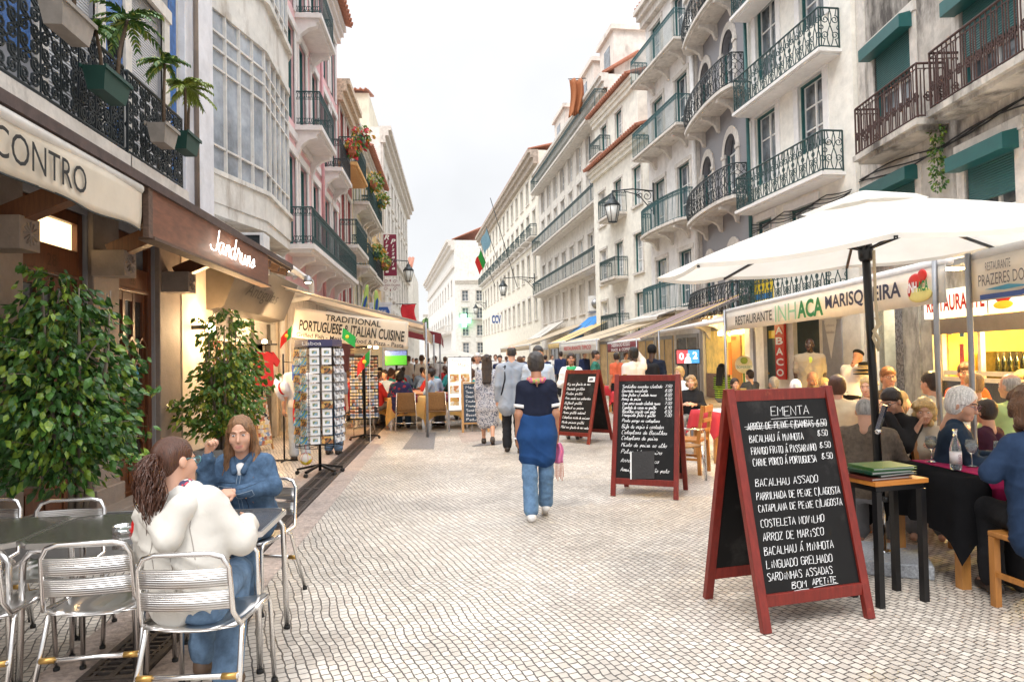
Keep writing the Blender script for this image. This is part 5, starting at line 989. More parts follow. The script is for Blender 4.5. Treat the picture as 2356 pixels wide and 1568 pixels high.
# ================================================================ RIGHT SIDE
# ---- shop fronts in the stained house (restaurant) and the cream house (tobacconist)
b = RST; zt = 2.25
def room(b, u0, u1, z0, z1, d, mat, e, col=(1, .72, .22), floor=None):
    m_ = MB(); m_.add([(u0, .0, z0), (u1, .0, z0), (u1, d, z0), (u0, d, z0), (u0, .0, z1), (u1, .0, z1), (u1, d, z1), (u0, d, z1)], [(0, 1, 2, 3), (7, 6, 5, 4), (3, 2, 6, 7), (0, 3, 7, 4), (1, 5, 6, 2)])
    o = m_.build('shop_interior', mat, b.root); plight(b.root, ((u0+u1)/2, d*.5, z1-.25), e, col, .25); return o
YW = M('yellow_wall', (.75, .55, .12), .6, var=.2, vs=3)
ua, ub = b.u(2150, 800), b.L-.6
b.hole(ua, ub, .05, 2.62); room(b, ua, ub, .02, 2.64, 3., YW, 800)
m_ = MB(); y = .1
for u in (ua, b.u(2236, 800), b.u(2420, 800), ub-.08): m_.box(u, u+.09, y, y+.08, .05, 2.62)
for z in (1.0, 1.12, 2.05, 2.5): m_.box(ua, ub, y+.01, y+.07, z, z+.08)
m_.box(ua, ub, y, y+.5, .05, 1.0, 1); m_.build('shop_front', [M('cream_frame', (.75, .7, .6), .4), M('steel_counter', (.2, .2, .2), .25, .8)], b.root)
MB().box(ua+.2, ua+1.6, .7, 1.2, 1.0, 1.55).build('display_counter', M('counter_glass', (.15, .13, .05), .1, var=.4), b.root)
for k in range(9): u = b.u(2250, 850)+.16*k; MB().lathe([(.04, 0), (.04, .2), (.015, .26), (.015, .33)], (u, .35, 1.2), 8).build('bottle', M('bottle_dark', (.015, .02, .01), .15), b.root)
m_ = MB(); m_.lathe([(.1, .1), (.22, .0), (.22, -.04), (.0, -.05)], (b.u(2290, 760), .8, 2.1), 12); m_.build('ceiling_lamp', LAMP, b.root)
for k, (px, col) in enumerate(((2170, (.75, .75, .7)), (2196, (.1, .25, .5)), (2197, (.6, .1, .1)))): u, z = b.uz(px, (770, 775, 840)[k]); MB().box(u, u+.13, y-.006, y-.001, z, z+(.2, .25, .4)[k]).build('sticker', M('sticker_s%d' % k, col, .5, var=.3, vs=20), b.root)
us, ue = b.u(2126, 710, .18), b.L-.3; z0 = b.uz(2126, 735, .18)[1]; z1 = z0+.52
m_ = MB(); m_.box(us, ue, -.18, .0, z0, z1); sg = m_.build('light_box', M('light_box_white', (.85, .83, .75), .4, var=.02, emit=.42, ecol=(1, .93, .72)), b.root)
text('RESTAURANTE', sg, (us+.1, -.182, z0+.12), (1, 0, 0), (0, 0, 1), b.u(2268, 700, .18)-us-.12, .3, M('sign_red', (.55, .02, .015), .4), bold=.03)
MB().box(b.u(2272, 700, .18), b.u(2272, 700, .18)+.02, -.187, -.181, z0, z1).build('divider', BIRON, sg); uq = b.u(2335, 690)
m_ = MB(); m_.ball((uq, -.19, z0+.3), (.22, .02, .16), 12, 0); m_.ball((uq, -.195, z0+.12), (.24, .02, .07), 12, 1); m_.build('emblem', [M('sign_red'), M('flag_yellow')], sg)
MB().box(us, ue, -.05, .0, z0-.3, z0-.01).build('lintel', M('grey_lintel', (.17, .15, .15), .5), b.root)
MARB = M('grey_marble', (.4, .4, .38), .18, var=.4, vs=2, stain=((.13, .13, .13), 1.4, .5, (1.5, 1.5, .5)))
MB().box(b.u(2085, 800), b.u(2122, 800), -.06, .0, 0, 2.9).box(b.u(2122, 800)+.01, ua-.01, -.03, .0, 0, 2.4).build('marble_pillar', MARB, b.root)
MOS = spots('mosaic_tiles', (.14, .15, .17), [(.2, .21, .24), (.1, .1, .11), (.26, .26, .28)], 28, thr=.3, rnd=.1)
MB().box(b.u(1972, 800), b.u(2003, 800), -.05, .0, 0, 4.2).box(b.u(2066, 800), b.u(2083, 800), -.05, .0, 0, 2.9).build('mosaic_pillar', MOS, b.root)
ud, ue2 = b.u(2008, 820), b.u(2064, 820); b.hole(ud, ue2, .02, 2.75); room(b, ud, ue2, .01, 2.77, 1.6, M('hall_wall', (.5, .5, .44), .8, var=.15), 14, (1, .9, .7))
MB().box(ud, ud+.06, .05, .12, 0, 2.75).box(ue2-.06, ue2, .05, .12, 0, 2.75).build('door_frame', WHITE, b.root); MB().box(ud+.08, ue2-.1, 1.2, 1.25, 0, .95).build('tile_dado', WHITE, b.root)
b.box('stone_base', .02, b.u(1972, 800)-.02, -.08, 0, 0, 3.0, STONE)
b.finish(iz=3.3, cornice=(.3, .4, STONE))
b = b2
def pxbox(b, name, x0, x1, yt, yb, y0, y1, mat, ym=None):
    u0, u1 = b.u(x0, (yt+yb)/2), b.u(x1, (yt+yb)/2); xm = (x0+x1)/2; return b.box(name, u0, u1, y0, y1, max(.02, b.uz(xm, yb)[1]), b.uz(xm, yt)[1], mat), u0, u1
DGR = M('dark_green_door', (.015, .04, .04), .5, var=.2)
for x0, x1, yt, m in ((1757, 1788, 745, DGR), (1826, 1886, 735, DGR)):
    u0, u1 = b.u(x0, 800), b.u(x1, 800); zt = b.uz((x0+x1)/2, yt)[1]; b.hole(u0, u1, .02, zt); d = MB().box(u0, u1, .12, .17, .02, zt).box(u0+.06, u1-.06, .1, .12, .3, zt*.45).box(u0+.06, u1-.06, .1, .12, zt*.52, zt-.3).build('door', m, b.root)
    MB().ball((u0+.1, .09, 1.0), .035, 8).build('handle', BRASS, d)
u0, z0 = b.u(1791, 800), b.uz(1800, 872)[1]; u1 = b.u(1812, 800); zt = 2.75
s_ = MB().box(u0, u1, -.1, -.03, z0, zt).build('tobacco_sign', M('sign_red'), b.root)
for k, c in enumerate('TABACO'): text(c, s_, (u0+.05, -.103, zt-.06-(zt-z0-.1)*(k+1)/6+.05), (1, 0, 0), (0, 0, 1), u1-u0-.1, (zt-z0)/6*.66, WHITE, bold=.03)
o, u0, u1 = pxbox(b, 'yellow_plaque', 1738, 1780, 640, 694, -.04, -.0, M('plaque_yellow', (.7, .5, .03), .4)); z = b.uz(1759, 694)[1]
MB().box(u0+.03, u1-.03, -.045, -.041, z+.08, z+.25).build('blue_panel', M('sign_blue2', (.05, .2, .45), .4), o); text('SOLICITADORA', o, (u0+.05, -.042, z+.55), (1, 0, 0), (0, 0, 1), u1-u0-.1, .07, M('brown_ink'))
o, u0, u1 = pxbox(b, 'yellow_plaque', 1762, 1780, 760, 778, .09, .115, M('plaque_yellow'))
o, u0, u1 = pxbox(b, 'poster', 1896, 1940, 735, 880, -.03, 0, M('poster_grey', (.36, .37, .42), .5)); zz = b.uz(1915, 880)[1]
m_ = MB(); m_.prism([(.1, 1.5), (.35, .6), (.62, 1.5), (.55, 2.0), (.15, 2.0)], ((u0, -.034, max(0, zz)), (1, 0, 0), (0, 0, 1)), .004); m_.build('white_panel', WHITE, o)
for k, s in enumerate(('Acessorios', 'para Tabacos', 'Confeitaria', 'Bebidas')): text(s, o, (u0+.14, -.041, max(0, zz)+1.85-.17*k-(.1 if k > 1 else 0)), (1, 0, 0), (0, 0, 1), .4, .07, M('pale_ink', (.45, .45, .5), .6))
u0, z = b.uz(1668, 815); MB().box(u0-.05, u0+.5, -.02, .0, z+.6, z+1.3).build('food_poster', spots('food_print', (.6, .5, .35), [(.35, .18, .06), (.7, .55, .2), (.75, .7, .6)], 7, thr=.3), b.root)
b.box('stone_base', 0, b.L, -.05, 0, 0, .5, STONE); b.finish(iz=0, cornice=(.4, .5, STONE))
# lit bar in the slate grey house
b = b3; ua, ub = .6, 5.0
m_ = MB(); m_.box(ua, ub, -.02, 0, .02, 2.45); m_.build('shop_front', M('lit_shop', (.6, .42, .12), .5, var=.5, vs=2.5, emit=.12, ecol=(1, .65, .15)), b.root); o = MB().box(3.6, 4.5, -.06, -.02, .02, 2.2).build('door', M('orange_door', (.45, .22, .06), .5), b.root)
MB().box(3.3, 3.55, -.07, -.03, .9, 2.0).build('menu_poster', M('orange_poster', (.75, .14, .02), .5, emit=.25), b.root); MB().box(2.6, 4.9, -.2, -.05, 2.25, 2.4).build('light_box', M('warm_light', (.9, .75, .4), .5, emit=2.2, ecol=(1, .8, .4)), b.root)
for u in (.2, 5.2): b.box('shop_pillar', u-.2, u+.25, -.1, 0, 0, 2.8, WHITE)
b.box('tile_dado', .62, 3.3, -.06, -.02, .02, .9, M('brown_tile_dado', (.2, .1, .06), .4, var=.5, vs=12))
# ground floor shops of the far right houses
for b, shops in ((b5, ((.6, 3.2), (3.8, 6.0), (6.4, 8.6))), (b4, ((.5, 2.4), (2.8, 4.9))), (b7, ((.8, 3.6), (4.2, 7), (7.8, 10.6), (11.4, 14), (15, 18), (18.6, 21.4)))):
    for k, (u0, u1) in enumerate(shops):
        o = b.box('shop_front', u0, u1, -.03, 0, .02, 2.45, M('shop_dark', (.08, .07, .06), .2, var=.5, vs=2) if k % 2 else M('shop_warm', (.3, .2, .1), .4, var=.5, vs=2, emit=.05, ecol=(1, .6, .2)))
        MB().box(u0, u0+.07, -.06, -.03, .02, 2.45).box(u1-.07, u1, -.06, -.03, .02, 2.45).box(u0+.07, u1-.07, -.06, -.03, 2.3, 2.45).box((u0+u1)/2-.03, (u0+u1)/2+.03, -.06, -.03, .02, 2.3).build('frame', GREYM, o)
# ---- awnings
WCAN = translucent(M('white_canvas', (.78, .75, .7), .7, var=.06, vs=4, bump=.15, bs=8))
def awning(label, far, near, zf, wx, zw, vh, mat, vmat=None, posts=True, stripes=None, depth=None):
    F, Nn = Vector((far[0], far[1], 0)), Vector((near[0], near[1], 0)); t = thing('awning', label, 'awning', F, math.atan2((Nn-F).y, (Nn-F).x), 'awnings along the right row'); L = (Nn-F).length; D = wx-far[0]
    m_ = MB(); n = 8; k_ = 14
    def sp(u, v): return (L*u, D*v, zf+(zw-zf)*v-.05*math.sin(PI*v)*(1-.4*math.cos(u*PI*6)))
    for i in range(k_):
        mi = 0 if not stripes else i % len(stripes)
        for j in range(n): m_.add([sp(i/k_, j/n), sp((i+1)/k_, j/n), sp((i+1)/k_, (j+1)/n), sp(i/k_, (j+1)/n)], [(0, 1, 2, 3)], mi, True)
    m_.build('canopy', [mat] if not stripes else stripes, t); MB().tube([(0, -.02, zf-.03), (L, -.02, zf-.03)], .045, 10).build('front_bar', M('white_bar', (.75, .74, .73), .35), t)
    [MB().bar((u, 0, zf-.05), (u, D, zw-.08), .05, .05).build('awning_arm', GREYM, t) for u in (.05, L*.5, L-.05)]
    if vh: m_ = MB(); m_.grid(lambda u, v: (L*u, -.05+.012*math.sin(u*31)*v, zf-.06-vh*v), 30, 3, thick=.004); m_.build('valance', vmat or mat, t)
    if posts:
        for u in ((.05, L-.05) if posts is True else posts): MB().tube([(u, -.08, 0), (u, -.08, zf)], .024, 8).build('post', GREYM, t)
    t['_L'] = L; return t, F, (Nn-F).normalized(), L
def vx(F, x, px, py, off=.06):                        # pixel -> (distance along the valance, z)
    y = Vector((-x.y, x.x, 0)); O = F-y*off; d = Vector(tuple(ray(px, py))); k = (O-Vector((0, 0, EYE))).dot(y)/d.dot(y); p = Vector((0, 0, EYE))+d*k; return (p-F).dot(x), p.z
t, F, x, L = awning('white awning lettered RESTAURANTE INHACA MARISQUEIRA over the right terrace', (5.2, 12.6), (4.47, 5.8), 2.42, 9.5, 3.35, .34, WCAN, posts=(.1, 6.72))
for s, x0, x1, yb, hh, m, bd, sh in (('RESTAURANTE', 1694, 1778, 751, .155, INK, .01, .0), ('INH', 1786, 1834, 745, .24, M('green_outline', (.25, .5, .3), .5), -.0, 0), ('ACA', 1838, 1897, 741, .24, M('sign_green', (.01, .2, .05), .5), .035, 0), ('MARISQUEIRA', 1903, 2078, 719, .19, M('navy_ink', (.02, .025, .06), .5), .025, 0)):
    u0, u1 = vx(F, x, x0, 730)[0], vx(F, x, x1, 700)[0]; z = vx(F, x, (x0+x1)/2, yb if s != 'MARISQUEIRA' else 722)[1]; text(s, t, (u0, -.075, 2.06 if hh > .2 else 2.1), (1, 0, 0), (0, 0, 1), u1-u0, hh, m, bold=bd)
u0 = vx(F, x, 2120, 665)[0]; m_ = MB(); m_.ball((u0, -.075, 2.12), (.2, .012, .07), 14, 1); m_.ball((u0-.07, -.078, 2.26), (.12, .012, .07), 12, 0); m_.ball((u0+.05, -.078, 2.3), (.08, .012, .06), 12, 0); m_.ball((u0-.17, -.078, 2.17), (.035, .012, .06), 8, 0); m_.build('emblem', [M('sign_red'), M('pale_yellow_ink', (.7, .6, .2), .6)], t)
text('INH', t, (u0-.17, -.09, 2.15), (1, 0, 0), (0, 0, 1), .15, .1, WHITE, bold=.02); text('ACA', t, (u0, -.09, 2.15), (1, 0, 0), (0, 0, 1), .17, .1, M('sign_green'), bold=.03)
t, F, x, L = awning('white awning lettered RESTAURANTE PRAZERES DO with blue waves at the right edge', (4.53, 5.57), (4.2, 3.0), 2.42, 8.7, 3.3, .36, WCAN, posts=(.0,))
u0 = vx(F, x, 2272, 620)[0]; text('RESTAURANTE', t, (u0, -.075, 2.24), (1, 0, 0), (0, 0, 1), vx(F, x, 2330, 600)[0]-u0, .07, M('grey_ink', (.12, .12, .14), .6)); u0 = vx(F, x, 2256, 640)[0]; text('PRAZERES DO', t, (u0, -.075, 2.12), (1, 0, 0), (0, 0, 1), vx(F, x, 2362, 620)[0]-u0, .095, M('grey_ink'))
m_ = MB(); m_.prism([(0, 0), (.5, .0), (.9, .1), (1.2, .12), (.8, .04), (.5, -.04), (0, -.04)], ((u0, -.07, 2.05), (1, 0, 0), (0, 0, 1)), .003, 0); m_.prism([(.06, .04), (.35, .06), (.6, .03), (.3, .02)], ((u0, -.068, 2.05), (1, 0, 0), (0, 0, 1)), .003, 1); m_.build('wave_mark', [M('sign_blue'), M('wave_blue', (.05, .3, .45), .5)], t)
PURP = M('purple_canvas', (.25, .17, .17), .75, var=.15, vs=3); MAR = M('maroon_canvas', (.2, .03, .04), .8)
awning('white edged awning with a brown underside over the lit bar', (6.0, 19.3), (5.45, 13.2), 2.3, 9.4, 3.1, .0, M('tan_brown_canvas', (.42, .36, .32), .75), posts=(.1,))
t, F, x, L = awning('dark striped awning with the maroon TABERNA DO ROSSIO valance', (6.05, 26.0), (5.75, 20.6), 2.12, 9.5, 3.5, .3, PURP, MAR, posts=(5.3,), stripes=[PURP, PURP, PURP, M('gold_canvas', (.55, .4, .1), .75)])
text('TABERNA DO ROSSIO', t, (.9, -.075, 1.93), (1, 0, 0), (0, 0, 1), 3.4, .13, WHITE, bold=.02); text('SNACK  &  COFFEE', t, (.9, -.075, 1.78), (1, 0, 0), (0, 0, 1), 3.4, .1, WHITE, bold=.02)
CRC = translucent(M('cream_awning', (.7, .58, .42), .75, var=.1, vs=4))
t, F, x, L = awning('cream awning with a white valance of red letters beyond the maroon one', (5.5, 34), (5.9, 27), 2.3, 9.3, 3.4, .5, CRC, WCAN, posts=(.1, 6.9)); text('RESTAURANTE TIPICO', t, (1, -.075, 1.92), (1, 0, 0), (0, 0, 1), 5, .18, M('sign_red'), bold=.02)
awning('beige awning far down the right row', (4.5, 60), (5.2, 44), 2.5, 8.8, 4.0, .3, CRC); awning('yellow awning with scalloped look under the blue one', (6.2, 43), (6.4, 38), 2.5, 8.7, 3.6, .3, M('yellow_canvas', (.62, .45, .2), .7), posts=False)
awning('bright blue shop awning below the long balconies', (7.7, 45), (8.0, 40.6), 3.1, 9.2, 4.2, .6, M('blue_canvas', (.01, .22, .6), .6, var=.08)); awning('pale awning far along the right row before the yellow house', (6.6, 58), (6.9, 52), 3.2, 8.4, 4.4, .5, WCAN, posts=False)
awning('white canvas awning over the doors of the white house', (8.0, 31), (8.3, 27), 3.2, 9.6, 3.75, .12, WCAN, posts=False)
for lc, e, lb in (((6.3, 8.2, 2.62), 170, 'lit flood lamp hanging under the awnings before the red RESTAURANTE light box'), ((8.6, 22.5, 2.75), 60, 'lit lamp hanging under the striped awning before the bar')):
    t = thing('flood_lamp', lb, 'lamp', lc); MB().box(-.16, .16, -.1, .1, 0, .06).box(-.02, .02, -.02, .02, .06, .35).build('lamp_housing', GREYM, t); MB().box(-.13, .13, -.08, .08, -.02, -.002).build('bulb', M('flood_glow', (1, .85, .5), .5, var=0, emit=12, ecol=(1, .75, .35)), t); plight(t, (0, 0, -.15), e, (1, .7, .28), .12)
# ---- chalk menu boards
REDW = M('red_stained_wood', (.165, .014, .008), .4, var=.3, vs=7, stretch=(6, 6, 1), bump=.1, bs=60, stain=((.36, .1, .04), 9, .63, (1, 1, 1)))
def aboard(L_, R_, h, d, label, lines, cursive, r, wd=None):
    A, B = Vector((L_[0], L_[1], 0)), Vector((R_[0], R_[1], 0)); w = wd or (B-A).length; t = thing('menu_board', label, 'menu board', (A+B)/2, math.atan2((B-A).y, (B-A).x), 'red framed chalk menu boards')
    for sy, nm in ((0, 'front_frame'), (1, 'rear_frame')):
        f = (lambda s, z, o=0: (s, (d/2)*z/h-o, z)) if sy == 0 else (lambda s, z, o=0: (s, d-(d/2)*z/h+o, z))
        m_ = MB(); fw = .055
        for s in (-1, 1): m_.bar(f(s*(w/2-fw/2), 0), f(s*(w/2-fw/2), h-.006), fw, .04, up=(0, 1, 0))
        for z in (.17, h-.045): m_.bar(f(-w/2+fw, z), f(w/2-fw, z), .07, .032, up=(0, 1, 0))
        fr = m_.build(nm, REDW, t, .003); p = [f(-w/2+fw-.005, .2, .004), f(w/2-fw+.005, .2, .004), f(w/2-fw+.005, h-.075, .004), f(-w/2+fw-.005, h-.075, .004)]; q = [f(a[0], a[2], -.006) for a in p]
        bd = MB().add(p+q, [(0, 1, 2, 3), (7, 6, 5, 4), (0, 4, 5, 1), (1, 5, 6, 2), (2, 6, 7, 3), (3, 7, 4, 0)]).build('blackboard', BOARD, fr)
        if sy == 0: front = f
    z0, z1 = .205, h-.08; iw = w-.12; up = Vector(front(0, 1))-Vector(front(0, 0)); ln = MB()
    for s, s0, s1, tt, hh in lines:
        if s[0] == '_':
            a = Vector(front(-iw/2+iw*s0, z1-(z1-z0)*tt, .007)); e_ = Vector(front(-iw/2+iw*s1, z1-(z1-z0)*float(s[1:] or tt), .007)); ln.tube([a, (a+e_)/2+Vector((0, 0, .003)), e_], r*.8, 4); continue
        chalk(s, t, front(-iw/2+iw*s0, z1-(z1-z0)*tt, .005), (1, 0, 0), up, iw*(s1-s0), hh, CHK, r=r, slant=.32 if cursive else .1, cursive=cursive, jit=.1 if cursive else .15)
    if ln.v: ln.build('chalk_lines', CHK, t)
    MB().box(-w/2+.1, -w/2+.14, d*.47, d*.53, h-.02, h).box(w/2-.14, w/2-.1, d*.47, d*.53, h-.02, h).build('hinge', BRASS, t); return t, front, up
pr = '8.50'
aboard((1.75, 3.87), (2.51, 4.01), 1.385, .62, 'large red framed chalk board headed EMENTA, nearest on the right', [('EMENTA', .36, .8, .088, .055), ('_', .35, .82, .104, 0), ('ARROZ DE PEIXE C/GAMBAS '+pr, .08, .97, .157, .042), ('_.14', .05, .97, .14, 0), ('_.146', .06, .95, .152, 0), ('BACALHAU Á MiNHOTA', .08, .68, .225, .042), (pr, .84, .96, .21, .035), ('FRANGO FRiTO Á PASSARiNHO', .08, .8, .29, .042), (pr, .84, .97, .277, .035), ('CARNE PORCO Á PORTUGUESA', .08, .78, .352, .042), (pr, .84, .97, .338, .035),
    ('BACALHAU ASSADO', .07, .76, .46, .042), ('PARRILHADA DE PEiXE C/LAGOSTA', .06, .98, .53, .042), ('CATAPLANA DE PEiXE C/LAGOSTA', .06, .98, .592, .04), ('COSTELETA NOViLHO', .06, .75, .67, .042), ('ARROZ DE MARiSCO', .06, .72, .74, .044), ('BACALHAU Á MiNHOTA', .05, .8, .81, .044), ('LiNGUADO GRELHADO', .05, .76, .878, .044), ('SARDiNHAS ASSADAS', .04, .74, .938, .042), ('BOM', .28, .44, .99, .036), ('APETiTE', .5, .76, .984, .034), ('_.999', .27, .45, 1.002, 0), ('_.99', .5, .77, .996, 0)], False, .0019)
T2 = ['Sardinhas assadas c/salada', 'Dourada escalada', 'Ovas fritas c/ salada russa', 'Arroz de peixe', 'Lomo porco assado c/salada russa', 'Espetada de carne na grelha', 'Bacalhau cozido com grão', 'Franguinho frito à guilho', 'Posta pargo na cataplana', 'Bife da vazia à cortador', 'Cataplana de Bacalhau', 'Cataplana de peixe', 'Misto de peixe ao alho', 'Polvo à Lagareiro', 'Arroz de Marisco', 'Ameijoas à bulhão pato']
tv = [.072, .117, .16, .203, .248, .292, .333, .372, .428, .492, .552, .61, .68, .75, .838, .93]; te = [.78, .52, .68, .4, .75, .68, .67, .67, .75, .82, .88, .72, .88, .8, .75, .93]
B2, fr2, up2 = aboard((1.82, 7.9), (2.49, 7.53), 1.385, .62, 'red framed chalk board of cursive fish dishes with a black menu leaning on it', [(s, .05+.02*(k > 3), te[k], tv[k], .034 if k < 9 else .042) for k, s in enumerate(T2)]+[(p, .83, .95, tv[k]-.004, .03) for k, p in enumerate(('7.50', '8.00', '8.00', '9.50', '7.00', '8.90', '8.50', '7.00'))], True, .0026, .77)
t = thing('menu_folder', 'black menu folder standing on the lower rail of the cursive board', 'menu', B2.location, B2.rotation_euler.z); o = Vector(fr2(-.12, .2, .03)); X = Vector((1, 0, 0)); U = up2.normalized()
m_ = MB(); m_.prism([(-.02, 0), (.24, .02), (.23, .33), (-.03, .31)], (o, X, U), .012); m_.build('cover', M('black_leather', (.022, .02, .02), .5, var=.3, bump=.2), t); m_ = MB(); m_.prism([(-.035, .0), (-.02, 0), (-.03, .31), (-.045, .3)], (o+Vector((0, -.003, 0)), X, U), .01); m_.build('pages', WHITE, t)
T3 = ['Riz aux fruits de mer', 'Dourada grillée', 'Poulpe grillé', 'Porc sauté aux palourdes', 'Bifteck grillé', 'Bifteck au poivre', 'Merou grillé naturel', 'Cataplana mixte de poisson', 'Mixte poisson grillé', 'Plat aux fruits de mer naturel']
B3, fr3, up3 = aboard((1.98, 13.05), (2.5, 12.55), 1.36, .85, 'red framed chalk board of faint French writing, farthest of the three', [(s, .03, .25+.028*len(s), .2+.082*k, .045) for k, s in enumerate(T3)], True, .0028, .76)
t = thing('notice', 'white notice taped on the farthest chalk board', 'notice', B3.location, B3.rotation_euler.z); m_ = MB(); m_.prism([(0, 0), (.15, 0), (.15, .1), (0, .1)], (Vector(fr3(.16, 1.13, .02)), (1, 0, 0), tuple(up3.normalized())), .004); m_.build('paper', WHITE, t); m_ = MB(); m_.prism([(.02, .02), (.1, .025), (.12, .05), (.09, .08), (.03, .07)], (Vector(fr3(.16, 1.13, .022)), (1, 0, 0), tuple(up3.normalized())), .002); m_.build('print', M('grey_ink'), t)
# ---- big parasol
PX, PY_ = 3.2, 4.98
t = thing('parasol', 'big white octagonal parasol on a black pole over the right tables', 'parasol', (PX, PY_, 0)); BLK = M('black_enamel', (.012, .012, .013), .3, .3, var=.1)
m_ = MB(); P = [(.42*math.cos(k*PI/2+.3), .42*math.sin(k*PI/2+.3)) for k in range(4)]; m_.prism(P, ((0, 0, .1), (1, 0, 0), (0, 1, 0)), .1); m_.build('base', M('granite', (.34, .36, .39), .5, var=.5, vs=60, bump=.1, bs=80), t, .012)
MB().lathe([(.06, .1), (.06, .115), (.033, .12), (.033, .62), (.036, .62), (.036, .64)], n=16).build('tube', M('chrome', (.7, .7, .7), .15, 1., var=0), t); MB().tube([(.0, -.06, .5), (0, -.03, .5)], .02, 8).ball((0, -.07, .5), .022, 8).build('knob', BLK, t)
MB().tube([(0, 0, .5), (-.06, 0, 2.72)], .03, 12).build('pole', BLK, t)
MB().bar((-.03, -.05, 1.02), (.0, -.1, 1.2), .03, .03).ball((-.03, -.05, 1.0), .025, 8).build('crank', M('chrome'), t)
apex = Vector((-.06, 0, 2.76)); Rr = 1.56
def rim(a, r=1.): return apex+Vector((Rr*r*math.cos(a), Rr*r*math.sin(a), (-.42+.13*math.cos(a-.35))*r))
ang = [R(22.5+45*k-4) for k in range(8)]; m_ = MB()
for k in range(8):
    a0, a1 = ang[k], ang[(k+1) % 8]; n = 6
    def sp(u, v):
        p = rim(a0, v)*(1-u)+rim(a1, v)*u; return p+Vector((0, 0, -.035*math.sin(PI*u)*v+.03*math.sin(PI*v)))
    for i in range(n):
        for j in range(n):
            v0, v1 = .12+.88*j/n, .12+.88*(j+1)/n; m_.add([sp(i/n, v0), sp((i+1)/n, v0), sp((i+1)/n, v1), sp(i/n, v1)], [(0, 1, 2, 3)], 0, True)
    for i in range(n): p, q = sp(i/n, 1), sp((i+1)/n, 1); m_.add([p, q, q-Vector((0, 0, .03)), p-Vector((0, 0, .03))], [(0, 1, 2, 3)])
m_.build('canopy', translucent(M('parasol_cloth', (.8, .77, .71), .75, var=.06, vs=2, bump=.3, bs=4), .4), t); m_ = MB()
for k in range(8):
    a0, a1 = ang[k], ang[(k+1) % 8]
    for i in range(4):
        f = lambda u, v: rim(a0, v)*(1-u)+rim(a1, v)*u+Vector((0, 0, .06+.03*math.sin(8*PI*u)*v*2.5-.02*v)); m_.add([f(i/4, .02), f((i+1)/4, .02), f((i+1)/4, .28), f(i/4, .28)], [(0, 1, 2, 3)], 0, True)
m_.build('vent', M('parasol_cloth'), t); hub = Vector((-.05, 0, 2.36)); MB().lathe([(.04, -.08), (.05, -.06), (.055, .0), (.045, .05), (.03, .06)], tuple(hub), 12).build('hub', BLK, t)
for a in ang:
    MB().bar(rim(a, .05)-Vector((0, 0, .02)), rim(a, 1)-Vector((0, 0, .025)), .022, .018).build('rib', BLK, t); MB().bar(hub, rim(a, .42)-Vector((0, 0, .03)), .018, .014).build('strut', BLK, t)
t = MB().tube([(0, 0, .55), (0, 0, .2), (.01, 0, 0), (-.02, .01, -.1), (.015, 0, -.2)], .012, 6).tube([(.0, 0, .05), (.03, 0, 0), (-.02, 0, -.05), (.02, 0, -.12), (0, 0, -.18)], .016, 6).build('cord', M('straw')); t.location = AY(2016, 745, 4.9); tag(t, 'knotted rope cord hanging under the white parasol beside its pole', 'rope')
# ---- menu stand and menus
t = thing('side_table', 'small orange topped stand on black legs holding menus', 'table', (2.8, 4.3, 0), .2)
MB().box(-.21, .21, -.14, .14, .755, .785).build('tabletop', M('orange_wood', (.45, .17, .03), .35, var=.2, vs=4, stretch=(1, 6, 6)), t, .004); m_ = MB(); m_.box(-.19, .19, -.12, .12, .72, .754); m_.build('apron', BLK, t)
for sx in (-1, 1):
    for sy in (-1, 1): MB().box(sx*.175-.02, sx*.175+.02, sy*.11-.02, sy*.11+.02, 0, .72).build('leg', BLK, t)
for k, (c, lb) in enumerate((((.12, .03, .02), 'brown menu folder at the bottom of the stack on the orange stand'), ((.015, .02, .015), 'black menu folder in the stack on the orange stand'), ((.01, .045, .025), 'dark green menu folder in the stack on the orange stand'), ((.035, .11, .025), 'bright green menu folder on top of the stack on the orange stand'))):
    m_ = MB(); m_.box(-.17, .15, -.12, .12, 0, .004); m_.box(-.17, .15, -.12, .12, .014, .018); m_.box(-.17, -.166, -.12, .12, .004, .014); m_.box(-.165, .135, -.11, .11, .005, .013, 1); t = m_.build('menu_folder', [M('menu_%d' % k, c, .3, var=.15), WHITE]); t.location = (2.78+.03*random.uniform(-1, 1), 4.3+.02*random.uniform(-1, 1), .786+.019*k); t.rotation_euler.z = .2+random.uniform(-.12, .12); tag(t, lb, 'menu', 'stacked menus')
# ---- dining furniture
OAK = M('honey_oak', (.36, .15, .035), .4, var=.25, vs=5, stretch=(5, 5, 1))
def wood_chair():
    t = thing('wooden_chair', 'x', 'chair', (0, 0, 0), 0, 'wooden chairs on the right terrace')
    for s in (-1, 1):
        MB().bar((s*.19, .19, 0), (s*.19, .19, .43), .042, .042).build('leg', OAK, t); MB().bar((s*.19, -.2, 0), (s*.19, -.19, .46), .042, .045).bar((s*.19, -.19, .46), (s*.185, -.26, .92), .042, .04).build('rear_leg', OAK, t)
        MB().bar((s*.19, -.18, .2), (s*.19, .17, .2), .025, .03).build('stretcher', OAK, t)
    MB().box(-.21, .21, -.21, .22, .43, .465).build('seat', OAK, t, .008)
    for z in (.58, .72, .87): MB().bar((-.17, -.215-.07*(z-.5)/.42, z), (.17, -.215-.07*(z-.5)/.42, z), .05 if z < .8 else .085, .022, up=(0, 1, 0)).build('back_slat', OAK, t)
    return t
WC = wood_chair()
WICK = M('golden_wicker', (.3, .16, .06), .6, var=.3, vs=50, bump=.8, bs=110)
